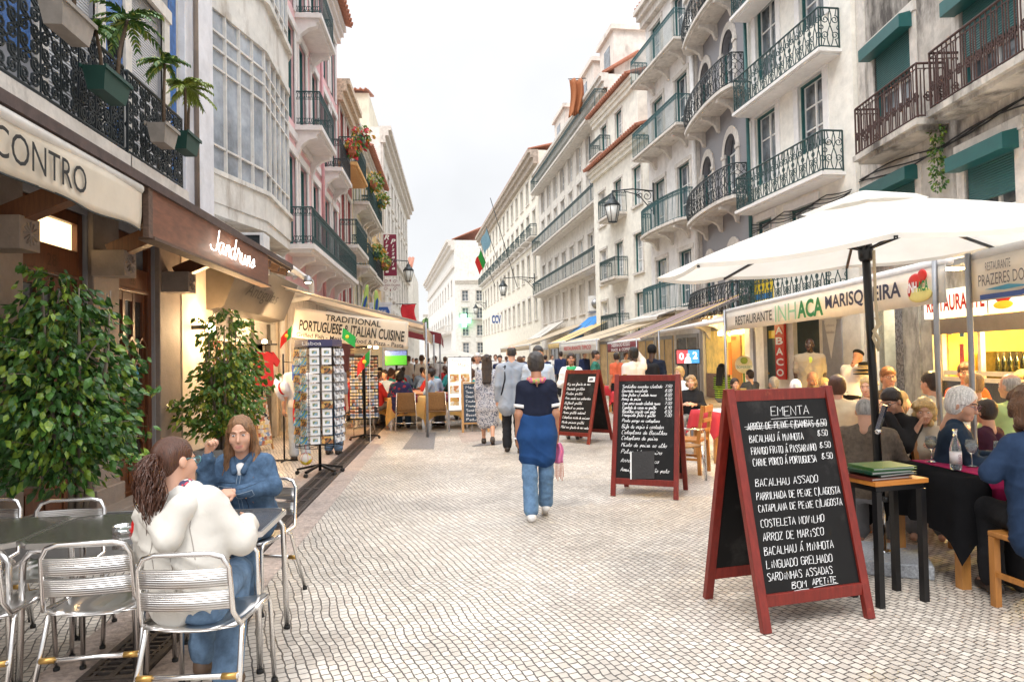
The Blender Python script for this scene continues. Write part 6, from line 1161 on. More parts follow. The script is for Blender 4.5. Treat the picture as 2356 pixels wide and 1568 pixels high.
def wicker_chair(arms):
    t = thing('rattan_chair', 'x', 'chair', (0, 0, 0), 0, 'rattan chairs with metal legs'); w = .22
    m_ = MB(); m_.grid(lambda u, v: (-w*(1-.08*v)+2*w*(1-.08*v)*u, -.2-.09*v-.04*math.sin(PI*u), .46+.42*v), 8, 6, thick=.025); m_.build('backrest', WICK, t); MB().box(-w, w, -.2, .22, .425, .455).build('seat', WICK, t, .012)
    for s in (-1, 1):
        MB().tube([(s*w, .21, .44), (s*(w+.02), .24, 0)], .013, 8).build('leg', ALU, t); MB().tube([(s*w*.9, -.3, .88), (s*w, -.21, .45), (s*(w+.02), -.29, 0)], .013, 8).build('rear_leg', ALU, t)
        if arms: MB().tube([(s*w, -.25, .7), (s*(w+.05), -.05, .67), (s*(w+.05), .2, .65), (s*(w+.02), .25, .6), (s*(w+.02), .25, 0)], .014, 8).build('arm', ALU, t)
    MB().tube([(-w, -.25, .2), (w, -.25, .2)], .01, 6).build('stretcher', ALU, t); return t
RC, AC = wicker_chair(False), wicker_chair(True)
_use = {}
def put(proto, x, y, rz, label):
    o = proto if proto.name not in _use else dup(proto, None); _use[proto.name] = 1; o.location = (x, y, 0); o.rotation_euler.z = rz; o['label'] = label; return o
LEGW = M('orange_leg_wood', (.42, .19, .05), .45, var=.2, vs=4, stretch=(5, 5, 1))
def table(x, y, w, d, rz, cloth, label, clabel, over=None, drop=.32, grp='dining tables', leg=LEGW, z=.74):
    t = thing('dining_table', label, 'table', (x, y, 0), rz, grp); MB().box(-w/2, w/2, -d/2, d/2, z-.03, z).build('tabletop', leg, t)
    for sx in (-1, 1):
        for sy in (-1, 1): MB().box(*sorted((sx*(w/2-.08), sx*(w/2-.015))), *sorted((sy*(d/2-.08), sy*(d/2-.015))), 0, z-.031).build('leg', leg, t)
    def clothmesh(hw, hd, drp, m, zz, nm, lb, ph):
        mb = MB(); K = 48; ring = []
        for k in range(K):
            a = k/K*4; i = int(a); q = a-i; c = [(-hw, -hd), (hw, -hd), (hw, hd), (-hw, hd)]; p0, p1 = c[i], c[(i+1) % 4]; ring.append((p0[0]+(p1[0]-p0[0])*q, p0[1]+(p1[1]-p0[1])*q, abs(q-.5)*2, (p1[1]-p0[1], -(p1[0]-p0[0]))))
        rows = [[(a, b_, zz) for a, b_, c, n in ring]]
        for j in range(1, 5):
            v = j/4; rows.append([(a+n[0]/max(.1, math.hypot(*n))*(.012+v*.035*(1+math.sin(k*1.9+ph)))+(a/hw)*.05*v*c**6, b_+n[1]/max(.1, math.hypot(*n))*(.012+v*.035*(1+math.sin(k*1.9+ph)))+(b_/hd)*.05*v*c**6, zz-drp*v*(1+.55*c**5)) for k, (a, b_, c, n) in enumerate(ring)])
        vs = [p for r in rows for p in r]; mb.add(vs, [tuple(range(K))]+[(j*K+k, (j+1)*K+k, (j+1)*K+(k+1) % K, j*K+(k+1) % K) for j in range(4) for k in range(K)], 0, True); o = mb.build(nm, m); o.location = (x, y, 0); o.rotation_euler.z = rz; return tag(o, lb, 'tablecloth', 'tablecloths')
    clothmesh(w/2+.004, d/2+.004, drop, cloth, z+.004, 'tablecloth', clabel, x)
    if over:
        m, ow, od, lb = over; mb = MB(); zz = z+.009
        n = 14
        def rp(u, v):
            s = v*(d+2*od)-od; yy = max(-d/2-.04, min(d/2+.04, s-d/2)); dz = max(0, -s)+max(0, s-d); return (-ow/2+ow*u, yy-(.012 if s < 0 else -.012 if s > d else 0)*1.5+.01*math.sin(u*17)*(dz > 0), zz-dz)
        mb.grid(rp, n, 18, thick=.003); o = mb.build('table_runner', m); o.location = (x, y, 0); o.rotation_euler.z = rz; tag(o, lb, 'table runner', 'table runners')
    return t
BC = M('black_cloth', (.006, .006, .007), .85, spec=.08, var=.2); MG = M('magenta_cloth', (.3, .012, .07), .8, spec=.15, var=.12); WCL = M('white_cloth', (.75, .74, .74), .8, var=.04); RCL = M('red_cloth', (.45, .02, .03), .8, var=.1); YC = M('golden_cloth', (.68, .42, .14), .75, var=.08, vs=5, bump=.2, bs=6); WIN = M('wine_cloth', (.16, .01, .03), .8)
table(3.86, 4.75, 1.0, .76, .0, BC, 'dining table with black cloth and magenta runner at the right edge', 'black tablecloth hanging long over the nearest right table', (MG, .62, .3, 'magenta runner across the black tablecloth'), .36)
for k, (x, y, rz, cl, cn) in enumerate(((3.95, 6.25, .1, WCL, 'behind the menu stand'), (5.3, 6.6, .1, WCL, 'by the tall awning post'), (5.3, 8.4, .1, BC, 'under the red light box'), (4.0, 8.3, .1, WCL, 'behind the big EMENTA board'), (4.2, 10.3, .1, RCL, 'left of the parasol pole'), (5.8, 10.2, .1, WCL, 'before the tobacco sign'), (4.3, 13.5, .1, RCL, 'beside the wooden chair'), (5.9, 13.2, .1, WCL, 'before the lit bar'), (4.4, 16.5, .1, RCL, 'behind the cursive board'), (4.2, 20, .1, RCL, 'near the maroon awning post'))):
    table(x, y, .8, .75, rz, RCL if cl is WCL else cl, 'dining table '+cn, '%s tablecloth on the table %s' % ('red' if cl is not BC else 'black', cn), (WCL, .6, .14, 'white top cloth on the table '+cn) if cl is WCL or k in (4, 6) else None, .25, grp='right terrace dining tables')
for k, (x, y, rz, lb) in enumerate(((3.56, 3.9, .05, 'honey wooden chair under the woman in the blue cardigan'), (4.2, 5.5, PI, 'honey wooden chair under the grey haired woman'), (3.45, 6.3, -1.5, 'bentwood chair behind the black tablecloth'), (2.95, 6.1, -1.3, 'wooden chair hidden behind the EMENTA board edge'), (3.25, 9.3, .9, 'pale oak ladder back chair between the two nearer boards'), (4.6, 9.2, 0, 'oak chair behind the diners by the pole'), (3.6, 17.5, .4, 'oak chair far behind the boards'))): put(WC, x, y, rz, lb)
put(AC, 2.9, 8.75, -1.15, 'metal armchair with golden seat right of the cursive board'); put(AC, 3.4, 12.4, -1.2, 'metal armchair beside the red cloth table behind the boards')
CP = [(x, y) for x, y in ((-1.0, 16.7), (-.1, 16.6), (.75, 16.9), (-1.9, 17.6), (-1.1, 18.8), (-.1, 18.8), (-2.2, 20), (-1.1, 21.2), (-.2, 21.4))]
for k, (x, y) in enumerate(CP): table(x, y, .85, .8, 0, YC, 'left terrace table under a golden cloth, number %s from the front' % ('one two three four five six seven eight nine'.split()[k]), 'golden tablecloth on the %s left terrace table' % ('first second third fourth fifth sixth seventh eighth ninth'.split()[k]), (WIN, .5, .12, 'wine red runner on the %s golden tablecloth' % ('first second third fourth fifth sixth seventh eighth ninth'.split()[k])), .42, 'left terrace tables', ALU)
for x, y, rz, lb in ((-1.0, 16.0, .05, 'empty rattan chair before the woman in the flowered shawl'), (-.3, 15.95, -.03, 'rattan chair right behind the awning post'), (.6, 16.15, .05, 'rattan chair beside the lit menu board'), (-2.0, 15.6, .5, 'brown rattan chair behind the magnet stand')): put(RC, x, y, rz, lb)
# ---- things on the nearest right table
def wineglass(x, y, z, wine, label):
    t = thing('wine_glass', label, 'wine glass', (x, y, z), 0, 'wine glasses on the black table'); MB().lathe([(.034, .0), (.034, .003), (.004, .008), (.004, .085), (.03, .11), (.042, .145), (.036, .19), (.0345, .19), (.04, .145), (.028, .112), (.0, .1)], n=20).build('glass', CLR, t)
    if wine: MB().lathe([(.0, .101), (.027, .113), (.037, .138), (.0, .138)], n=16).build('wine', wine, t)
zt_ = .756
wineglass(3.62, 4.98, zt_, M('white_wine', (.75, .6, .2), .1, var=0, trans=.6), 'glass of white wine behind the water bottle'); wineglass(3.74, 4.72, zt_, None, 'empty wine glass right of the water bottle'); wineglass(3.86, 4.6, zt_, M('rose_wine', (.75, .15, .08), .1, var=0, trans=.5), 'glass of rose wine held over the magenta runner')
t = thing('water_bottle', 'clear glass water bottle with a white label on the magenta runner', 'bottle', (3.54, 4.62, zt_)); MB().lathe([(.034, 0), (.037, .01), (.037, .14), (.03, .18), (.014, .225), (.0135, .27), (.016, .27), (.016, .285), (0, .285)], n=20).build('bottle', CLR, t); MB().lathe([(.0376, .04), (.0376, .125)], n=20).build('label', M('bottle_label', (.75, .68, .68), .5), t); text('LUSO', t, (.012, -.0385, .05), (0, 0, 1), (-1, 0, 0), .06, .022, M('wine_red'), ext=.001)
DISH = M('porcelain', (.8, .79, .77), .2, var=.02)
def plate(x, y, z, r, label): o = MB().lathe([(.0, .006), (r*.6, .006), (r, .022), (r, .026), (r*.6, .011), (0, .011)], n=20).build('plate', DISH); o.location = (x, y, z); tag(o, label, 'plate', 'plates on the right tables')
plate(3.93, 4.88, zt_, .13, 'white plate of food before the grey haired woman'); plate(3.78, 4.5, zt_, .11, 'white plate under the hand of the woman in blue'); plate(3.95, 6.2, .752, .12, 'white plate on the table behind the menu stand')
for x, y, lb in ((3.82, 6.15, 'dark wine bottle before the curly blonde woman'), (5.3, 8.3, 'dark wine bottle on the black table under the light box')): o = MB().lathe([(.037, 0), (.037, .19), (.015, .24), (.0145, .3), (0, .3)], n=16).build('wine_bottle', M('bottle_dark')); o.location = (x, y, .752); tag(o, lb, 'bottle')
# ---- cider sign, bar television, far parasols
t = thing('round_sign', 'round green and white cider sign on a pole by the cream house', 'sign', tuple(AY(1711, 838, 15.5))); MB().lathe([(.0, -.02), (.2, -.02), (.2, .02), (0, .02)], n=24).build('disc', M('sign_cream', (.75, .7, .5), .5), t).rotation_euler.x = PI/2; MB().box(-.2, .2, -.035, -.02, -.1, -.02).build('band', WHITE, t); text('SOMERSBY', t, (-.18, -.037, -.09), (1, 0, 0), (0, 0, 1), .36, .06, M('sign_green')); MB().ball((0, -.03, .09), (.09, .02, .08), 10).build('emblem', M('leaf_mark', (.25, .35, .05), .5), t)
MB().tube([(0, 0, -1.4), (0, 0, -.2)], .02, 6).build('pole', M('sign_green'), t)
t = thing('television', 'television with white digits 0 and 2 on red and blue beside the lit bar', 'television', tuple(AY(1583, 820, 17.5)), -.1); w2, h2 = .29, .17; MB().box(-w2-.025, w2+.025, 0, .06, -h2-.025, h2+.025).build('casing', INK, t)
for s, c, n in ((-1, (.5, .06, .08), 'screen_red'), (1, (.05, .3, .7), 'screen_blue')): MB().add([(min(0, s*w2), -.003, -h2), (max(0, s*w2), -.003, -h2), (max(0, s*w2), -.003, h2), (min(0, s*w2), -.003, h2)], [(0, 1, 2, 3)]).build('screen', M(n, c, .4, var=.05, emit=.5), t)
WE = M('screen_white', (.9, .9, .9), .5, var=0, emit=.6); text('0', t, (-.23, -.006, -.08), (1, 0, 0), (0, 0, 1), .12, .18, WE, bold=.03); text('2', t, (.12, -.006, -.06), (1, 0, 0), (0, 0, 1), .12, .18, WE, bold=.03); m_ = MB(); m_.prism([(-.1, -.17), (.08, -.17), (.06, -.03), (.02, .0), (.03, .08), (-.03, .08), (-.03, 0), (-.08, -.04)], ((0, -.008, 0), (1, 0, 0), (0, 0, 1)), .002); m_.build('presenter', WE, t); MB().tube([(0, .08, -1.6), (0, .08, 0)], .03, 8).build('stand', BW, t)
for k, (px, py, Y, s, lb) in enumerate(((1052, 806, 38, 1.9, 'white parasol far down the street left of centre'), (1030, 815, 55, 2., 'white parasol in the far distance'), (1010, 818, 46, 2., 'far white parasol partly behind the terrace post'), (1125, 812, 50, 2., 'far white parasol on the right of the street'))):
    p = AY(px, py, Y); t = thing('parasol', lb, 'parasol', (p.x, Y, 0), 0, 'white parasols down the street'); m_ = MB(); m_.lathe([(s, p.z-.55), (s*.5, p.z-.22), (.02, p.z), (s*.5, p.z-.26), (s, p.z-.6)], n=8); m_.build('canopy', M('parasol_cloth'), t, shade=False); MB().tube([(0, 0, 0), (0, 0, p.z)], .03, 6).build('pole', WHITE, t)
# ---- flags on the yellow house, cross, small details of the right row
for px0, py0, px1, py1, Y, cols, lb in ((1190, 660, 1128, 455, 66, None, 'bare dark flagpole leaning from the long yellow house'), (1150, 615, 1118, 520, 78, ((.25, .45, .6), (.3, .5, .65), 1), 'pale blue flag on a pole of the long yellow house'), (1140, 660, 1104, 570, 84, ((.02, .3, .05), (.6, .02, .02), .4), 'red and green Portuguese flag on the long yellow house')):
    a, c = AY(px0, py0, Y+3), AY(px1, py1, Y); t = thing('flagpole', lb, 'flagpole', a, 0, 'flagpoles on the yellow house'); MB().tube([(0, 0, 0), tuple(c-a)], .035, 6).build('pole', BIRON, t)
    if cols:
        m_ = MB(); d = c-a
        P = lambda u, v: d*(.96-.32*v)+Vector((-.7*u-.3*math.sin(v*3)*u, 0, -1.6*u-.2*math.sin(u*6)))
        for i in range(6): m_.add([P(i/6, 0), P((i+1)/6, 0), P((i+1)/6, 1), P(i/6, 1)], [(0, 1, 2, 3)], 0 if i/6 < cols[2] else 1, True)
        m_.build('cloth', [M('flagc_%d' % int(q[0]*99), q, .7) for q in cols[:2]], t)
t = thing('orange_cloth', 'orange cloth hung out over the balcony of the long balcony house', 'cloth', AY(1325, 182, 44)); m_ = MB(); m_.grid(lambda u, v: (-.45+.95*u*(1-.15*v)+.1*math.sin(v*4), .22*math.sin(u*14+v), -2.5*v+.25*u*v), 10, 8, thick=.02); m_.build('fabric', M('orange_fabric', (.36, .13, .05), .8, var=.1), t); MB().bar((-.5, .1, .03), (.7, .1, .1), .04, .04).build('rail_peg', BIRON, t)
t = thing('air_conditioner', 'white air conditioner on the long balcony house above the blue awning', 'air conditioner', AY(1375, 700, 40.4)); MB().box(-.5, .4, -.1, .3, -.4, .5).build('casing', W_, t, .02); o = MB().lathe([(.26, 0), (.3, .02), (.3, .03), (0, .03)], n=16).build('fan', GREYM, t); o.rotation_euler.x = PI/2; o.location = (-.1, -.1, .05); MB().box(-.55, .5, -.15, .3, -.46, -.41).build('bracket', GREYM, t)
t = thing('pharmacy_cross', 'green lit pharmacy cross on the white corner house', 'sign', AY(1068, 737, 111.5)); MB().box(-.4, .4, -.1, .1, -1.1, 1.1).box(-1.1, -.401, -.1, .1, -.4, .4).box(.401, 1.1, -.1, .1, -.4, .4).build('cross', M('cross_green', (.2, .8, .4), .5, emit=1.5, var=0), t)
for k, (px, py, Y, s, lb) in enumerate(((985, 738, 190, 2.6, 'distant green tree behind the end of the street'),)):
    p = AY(px, py, Y); t = thing('tree', lb, 'tree', (p.x, Y, 0)); MB().tube([(0, 0, 0), (0, 0, p.z)], [.4, .2], 8).build('trunk', STEM, t); m_ = MB(); leafmass(m_, (0, 0, p.z-1), s*.7, s*.7, s*.8, 500, .9, random.Random(k)); m_.build('crown', LV, t)
t = thing('wall_plant', 'green creeper hanging from the crack in the stained wall', 'plant', (9.28, 12.3, 5.2)); m_ = MB(); [leafmass(m_, (0, .05*math.sin(k), .5-.3*k), .1, .14, .22, 90, .07, random.Random(k)) for k in range(4)]; m_.build('foliage', [LV[1], LV[2], LV[0]], t)
t = thing('door_sign', 'blue letters sign on the far end of the yellow house', 'sign', AY(1142, 735, 78)); text('CCV', t, (-.5, 0, -.4), (1, 0, 0), (0, 0, 1), 1.0, .9, M('sign_blue'), ext=.0, bold=.03); MB().box(-.6, .6, .03, .1, -.5, .6).build('panel', WHITE, t)
# ================================================================ PEOPLE: smooth signed-distance bodies turned into meshes
class SD:
    def __init__(s): s.p = []
    def rc(s, a, b, ra, rb=None, m=0, k=None, sub=False): s.p.append(('c', np.array(a, float), np.array(b, float), ra, ra if rb is None else rb, m, k, sub)); return s
    def el(s, c, r, m=0, rot=None, k=None, sub=False): s.p.append(('e', np.array(c, float), np.array(r, float), rot, None, m, k, sub)); return s
    def mesh(s, res, k=.03):
        lo = np.full(3, 1e9); hi = -lo
        for q in s.p:
            if q[7]: continue
            for c, r in (((q[1], q[3]), (q[2], q[4])) if q[0] == 'c' else ((q[1], q[2].max()),)): lo = np.minimum(lo, c-r); hi = np.maximum(hi, c+r)
        lo = lo-2.5*res; n = np.ceil((hi-lo)/res).astype(int)+4; F = np.full(n, 1.); B = np.full(n, 9.); ID = np.zeros(n, np.int8); ax = [lo[i]+res*np.arange(n[i]) for i in range(3)]
        for q in s.p:
            kk = k if q[6] is None else q[6]; mg = kk+3*res
            if q[0] == 'c': r = max(q[3], q[4]); a, b = np.minimum(q[1], q[2])-r-mg, np.maximum(q[1], q[2])+r+mg
            else: r = q[2].max(); a, b = q[1]-r-mg, q[1]+r+mg
            i0 = np.clip(np.floor((a-lo)/res).astype(int), 0, n-1); i1 = np.clip(np.ceil((b-lo)/res).astype(int)+1, 1, n)
            if (i1 <= i0).any(): continue
            X, Yg, Z = np.meshgrid(*[ax[i][i0[i]:i1[i]] for i in range(3)], indexing='ij'); P = np.stack([X, Yg, Z], -1)
            if q[0] == 'c':
                ba = q[2]-q[1]; L = max(ba@ba, 1e-9); t = np.clip(((P-q[1])@ba)/L, 0, 1); d = np.linalg.norm(P-q[1]-t[..., None]*ba, axis=-1)-(q[3]+(q[4]-q[3])*t)
            else:
                v = P-q[1]
                if q[3] is not None: v = v@q[3]
                k0 = np.linalg.norm(v/q[2], axis=-1); k1 = np.linalg.norm(v/q[2]**2, axis=-1)+1e-9; d = np.where(k0 < .05, -q[2].min(), k0*(k0-1)/k1)
            sl = tuple(slice(i0[i], i1[i]) for i in range(3)); f = F[sl]
            if q[7]: h = np.maximum(kk-np.abs(f+d), 0)/kk; F[sl] = np.maximum(f, -d)+h*h*kk/4
            else:
                h = np.maximum(kk-np.abs(f-d), 0)/kk; F[sl] = np.minimum(f, d)-h*h*kk/4; bt = d < B[sl]; B[sl] = np.where(bt, d, B[sl]); ID[sl] = np.where(bt, q[5], ID[sl])
        S_ = F < 0; c = sum(S_[i:n[0]-1+i, j:n[1]-1+j, l:n[2]-1+l].astype(np.int8) for i in (0, 1) for j in (0, 1) for l in (0, 1)); act = (c > 0) & (c < 8)
        num = np.full(act.shape, -1); ci = np.argwhere(act); num[act] = np.arange(len(ci)); acc = np.zeros((len(ci), 3)); cnt = np.zeros(len(ci)); C = [(i, j, l) for i in (0, 1) for j in (0, 1) for l in (0, 1)]
        for u in range(8):
            for w in range(u+1, 8):
                if sum(abs(C[u][x]-C[w][x]) for x in range(3)) != 1: continue
                fa = F[tuple((ci+C[u]).T)]; fb = F[tuple((ci+C[w]).T)]; x = (fa < 0) != (fb < 0); t = np.where(x, fa/np.where(x, fa-fb, 1), 0); p = np.array(C[u])+t[:, None]*(np.array(C[w])-np.array(C[u])); acc[x] += p[x]; cnt[x] += 1
        V = lo+res*(ci+acc/cnt[:, None]); mid = ID[tuple(ci.T)]; fs = []
        for a in range(3):
            sl0 = [slice(1, -1)]*3; sl0[a] = slice(0, -1); sl1 = [slice(1, -1)]*3; sl1[a] = slice(1, None); x0 = S_[tuple(sl0)]; x1 = S_[tuple(sl1)]; E_ = np.argwhere(x0 != x1)
            if not len(E_): continue
            fl = x0[tuple(E_.T)]; E_ = E_+[0 if i == a else 1 for i in range(3)]; b, d = (a+1) % 3, (a+2) % 3; e1 = np.eye(3, dtype=int)[b]; e2 = np.eye(3, dtype=int)[d]; Q = []
            for o in (0*e1, e1, e1+e2, e2): Q.append(num[tuple((E_-o).T)])
            Q = np.stack(Q, -1); ok = (Q >= 0).all(1); Q = Q[ok]; fl = fl[ok]; Q[~fl] = Q[~fl][:, ::-1]; fs.append(Q)
        return V, np.concatenate(fs), mid
def sdmesh(name, pieces, mats, parent, noise=0., nsc=30):
    vs = []; fs = []; ms = []; o = 0
    for V, Fc, mid in pieces:
        if noise:                                        # ridged folds pushed out along the normals
            fn = np.cross(V[Fc[:, 2]]-V[Fc[:, 0]], V[Fc[:, 3]]-V[Fc[:, 1]]); nr = np.zeros_like(V)
            for c in range(4): np.add.at(nr, Fc[:, c], fn)
            nr /= np.linalg.norm(nr, axis=1)[:, None]+1e-12; x, y, z = V.T; w = .035*np.sin(x*17+z*9)+.03*np.sin(y*19-z*13+1)
            rg = (1-np.abs(np.sin((z*.8+x*.45+y*.3+w)*nsc*.9)))**2+.7*(1-np.abs(np.sin((z*.5-x*.8+y*.5-w)*nsc*.75+1)))**2-.12
            V = V+nr*(noise*1.7*rg*(.45+.55*np.sin(x*6+y*7+z*5)))[:, None]
        vs.append(V); fs.append(Fc+o); ms.append(mid[Fc[:, 0]]); o += len(V)
    V = np.concatenate(vs); Fc = np.concatenate(fs); ms = np.concatenate(ms); me = bpy.data.meshes.new(name); me.vertices.add(len(V)); me.vertices.foreach_set('co', V.ravel()); me.loops.add(len(Fc)*4); me.loops.foreach_set('vertex_index', Fc.ravel()); me.polygons.add(len(Fc)); me.polygons.foreach_set('loop_start', np.arange(len(Fc))*4)
    for m in mats: me.materials.append(m)
    me.update(calc_edges=True); me.polygons.foreach_set('material_index', ms.astype(np.int32)); me.polygons.foreach_set('use_smooth', np.ones(len(Fc), bool)); me.validate(); me.update(); return link(name, me, parent)
SKIN = M('skin_light', (.56, .31, .21), .5, var=.08, vs=8); SKINT = M('skin_tan', (.42, .2, .12), .5, var=.08, vs=8); SKIND = M('skin_dark', (.045, .02, .014), .42, var=.15, vs=8); LIP = M('lips', (.46, .19, .15), .4, var=0); LIPD = M('lips_dark', (.12, .05, .045), .4, var=0)
EYEW = M('eye_white', (.7, .68, .66), .2, var=0); EYED = M('eye_iris', (.05, .042, .04), .15, var=0)
def hairm(n, c): return wave_bump(M(n, c, .42, var=.5, vs=6, stretch=(14, 14, 1.2)), 55, .35, 'X', dist=5.)
HB, HD, HG, HL, HW, HGR, HBK = hairm('hair_brown', (.085, .038, .018)), hairm('hair_dark', (.022, .012, .009)), hairm('hair_grey', (.34, .33, .32)), hairm('hair_blonde', (.5, .33, .13)), hairm('hair_white', (.72, .7, .68)), hairm('hair_salt', (.042, .036, .034)), hairm('hair_black', (.008, .007, .007))
def Rm(yaw=0, pitch=0, roll=0): return np.array(Matrix.Rotation(yaw, 3, 'Z')@Matrix.Rotation(pitch, 3, 'X')@Matrix.Rotation(roll, 3, 'Y'))
def head(sd, c, H, s, skin=0, lip=1, fine=True):
    g = lambda x, y, z: c+s*(H@np.array([x, y, z]))
    sd.el(g(0, -.012, .03), s*np.array([.073, .09, .088]), skin, H); sd.el(g(0, .022, -.035), s*np.array([.059, .066, .079]), skin, H); sd.rc(g(-.011, .06, -.087), g(.011, .06, -.087), .02*s, m=skin, k=.03)
    sd.rc(g(0, .084, .004), g(0, .101, -.033), .007*s, .011*s, skin, k=.014)
    for e in (-1, 1): sd.el(g(e*.075, -.008, -.012), s*np.array([.011, .02, .03]), skin, H, k=.012)
    if fine:
        for e in (-1, 1):
            sd.el(g(e*.031, .094, .006), s*np.array([.017, .014, .011]), skin, H, k=.012, sub=True); sd.rc(g(e*.014, .083, .025), g(e*.044, .072, .023), .006*s, m=skin, k=.012); sd.el(g(e*.04, .055, -.03), s*np.array([.02, .02, .02]), skin, H, k=.03)
        sd.rc(g(-.017, .0795, -.068), g(.017, .0795, -.068), .0048*s, m=lip, k=.006); sd.rc(g(-.012, .0805, -.0755), g(.012, .0805, -.0755), .0055*s, m=lip, k=.006)
    sd.rc(g(0, -.025, -.06), g(0, -.045, -.19), .051*s, .055*s, skin, k=.03)
def hand(sd, w, dr, nrm, m=0, curl=.5, s=1.):
    """Palm and five separate bent fingers from wrist w along dr; nrm is the back of the hand."""
    d = _n(np.array(dr, float)); nn = np.array(nrm, float); nn = _n(nn-d*(nn@d)); sd_ = np.cross(d, nn); w = np.array(w, float)
    for t in (-.024, 0, .024): sd.rc(w+sd_*t*.5, w+d*.075*s+sd_*t, .017*s, .014*s, m, k=.012)
    for i, (t, L) in enumerate(((-.031, .062), (-.011, .075), (.011, .07), (.03, .054))):
        p = w+d*.08*s+sd_*t*s; q = p+(d*math.cos(curl*.6)-nn*math.sin(curl*.6))*L*.5*s; e = q+(d*math.cos(curl*1.6)-nn*math.sin(curl*1.6))*L*.32*s; f = e+(d*math.cos(curl*2.4)-nn*math.sin(curl*2.4))*L*.25*s
        for a, b, r in ((p, q, .0088), (q, e, .0082), (e, f, .0074)): sd.rc(a, b, r*s, m=m, k=.004)
    p = w+d*.02*s-sd_*.022*s; q = p+(d*.6-sd_*.75-nn*.25)*.042*s; e = q+(d*.9-sd_*.2-nn*.4)*.03*s; sd.rc(p, q, .012*s, .0095*s, m, k=.008); sd.rc(q, e, .0095*s, .008*s, m, k=.004)
def eyes(parent, c, H, s, brow):
    g = lambda x, y, z: tuple(c+s*(H@np.array([x, y, z])))
    for e in (-1, 1):
        m_ = MB(); m_.ball(g(e*.031, .0735, .005), (.0125*s, .0115*s, .0062*s), 10, 0); m_.ball(g(e*.031, .0812, .005), (.0056*s, .0056*s, .0052*s), 8, 1); m_.build('eye', [EYEW, EYED], parent); MB().tube([g(e*.012, .0905, .026), g(e*.03, .089, .032), g(e*.05, .072, .026)], .0032*s, 5).build('eyebrow', brow, parent)
def person(label, loc, rz=0., pose='stand', h=1.7, skin=SKIN, hair=('short', HD), top=None, sleeve=1., bottom=None, shoes=None, arms=('down', 'down'), lean=0., side=0., yaw=0., pitch=0., res=.02, fat=1., fem=False, skirt=None, group=None, hs=1., fold=.006, collar=None, walk=0., hem=.0, coat=0., fine=None, seat=.47, extra=None, fists=.7, legs=None, cat='person'):
    s = h/1.7; t = thing('person', label, cat, loc, rz, group); fine = res <= .02 if fine is None else fine; lipm = LIPD if skin is SKIND else LIP
    A_ = lambda *p: np.array(p, float)
    hz = .88*s if pose != 'sit' else seat+.07; hip = A_(0, 0, hz); T = Rm(0, -lean, side); tp = lambda x, y, z: hip+T@(s*A_(x, y, z))
    sw = (.152 if fem else .185)*fat**.5; sh = [tp(-sw, -.01, .48), tp(sw, -.01, .48)]; nk = tp(0, -.02, .55); H = T@Rm(yaw, pitch); hc = tp(0, .015, .72)
    hp = [hip+s*A_(-.085, 0, 0), hip+s*A_(.085, 0, 0)]
    if pose == 'sit': kn = [hip+A_(-.1, .43*s, .01), hip+A_(.1, .43*s, .01)]; an = [A_(-.1, .4*s, .085), A_(.1, .46*s, .085)]
    else: kn = [A_(-.09*s, .03+.13*walk, .47*s), A_(.09*s, .02-.02*walk, .47*s)]; an = [A_(-.09*s, .0+.2*walk, .085*s), A_(.09*s, -.02-.3*walk, .085*s+.09*abs(walk))]
    if legs: kn, an = [A_(*q) for q in legs[:2]], [A_(*q) for q in legs[2:]]
    el_, wr = [], []
    for i, e in enumerate((-1, 1)):
        a = arms[i]; S0 = sh[i]
        if a == 'down': E = S0+s*(T@A_(e*.045, -.03, -.28)); Wp = E+s*A_(e*.01, .06, -.25)
        elif a == 'table': E = S0+s*A_(e*.09, .12, -.24); Wp = np.array([S0[0]-e*.06, S0[1]+.38*s, max(.79, E[2]-.03)])
        elif a == 'cross': E = S0+s*A_(e*.08, .05, -.27); Wp = E+s*A_(-e*.22, .16, .06)
        elif a == 'chin': E = S0+s*A_(e*.05, .2, -.2); Wp = hc+s*A_(e*.05, .13, -.13)
        elif a == 'up': E = S0+s*A_(e*.22, .05, .06); Wp = E+s*A_(-e*.02, .1, .25)
        elif a == 'fwd': E = S0+s*A_(e*.05, .08, -.27); Wp = E+s*A_(-e*.04, .24, .02)
        else: E, Wp = A_(*a[0]), A_(*a[1])
        el_.append(E); wr.append(Wp)
    sk, sl = SD(), SD()
    s0 = s; s = s*hs; head(sk if not fine else sl, hc, H, s, fine=True); s = s0
    if fine: sk.rc(hc+s*(H@A_(0, -.035, -.12)), nk-T@A_(0, 0, .06), .053*s, .06*s)
    f = fat
    def torso(q, g, m=0, belly=1.):
        for e in (-1, 1):
            q.rc(tp(e*.075*f, 0, .02), tp(e*.07*f, .0, .22), .105*s*f+g, .098*s*f*belly+g, m); q.rc(tp(e*.07*f, 0, .22), tp(e*.085*f, -.005, .42), .098*s*f*belly+g, .1*s*f**.5+g, m); q.rc(tp(e*.085, -.01, .44), tp(e*sw*.92, -.012, .47), .075*s+g, .054*s+g, m); q.rc(tp(e*.025, -.02, .525), tp(e*sw*.8, -.012, .485), .045*s+g, .042*s+g, m)
        if fem:
            for e in (-1, 1): q.el(tp(e*.075, .085, .33), s*A_(.075, .065, .075)+g, m, k=.05)
    def arm(q, i, g, fr, m=0):
        S0, E, Wp = sh[i], el_[i], wr[i]; a1 = min(1, fr*2); q.rc(S0, S0+(E-S0)*a1, .054*s*f**.4+g, (.054-.012*a1)*s+g, m)
        if fr > .5: b = (fr-.5)*2; q.rc(E, E+(Wp-E)*b, .042*s+g, (.042-.015*b)*s+g, m)
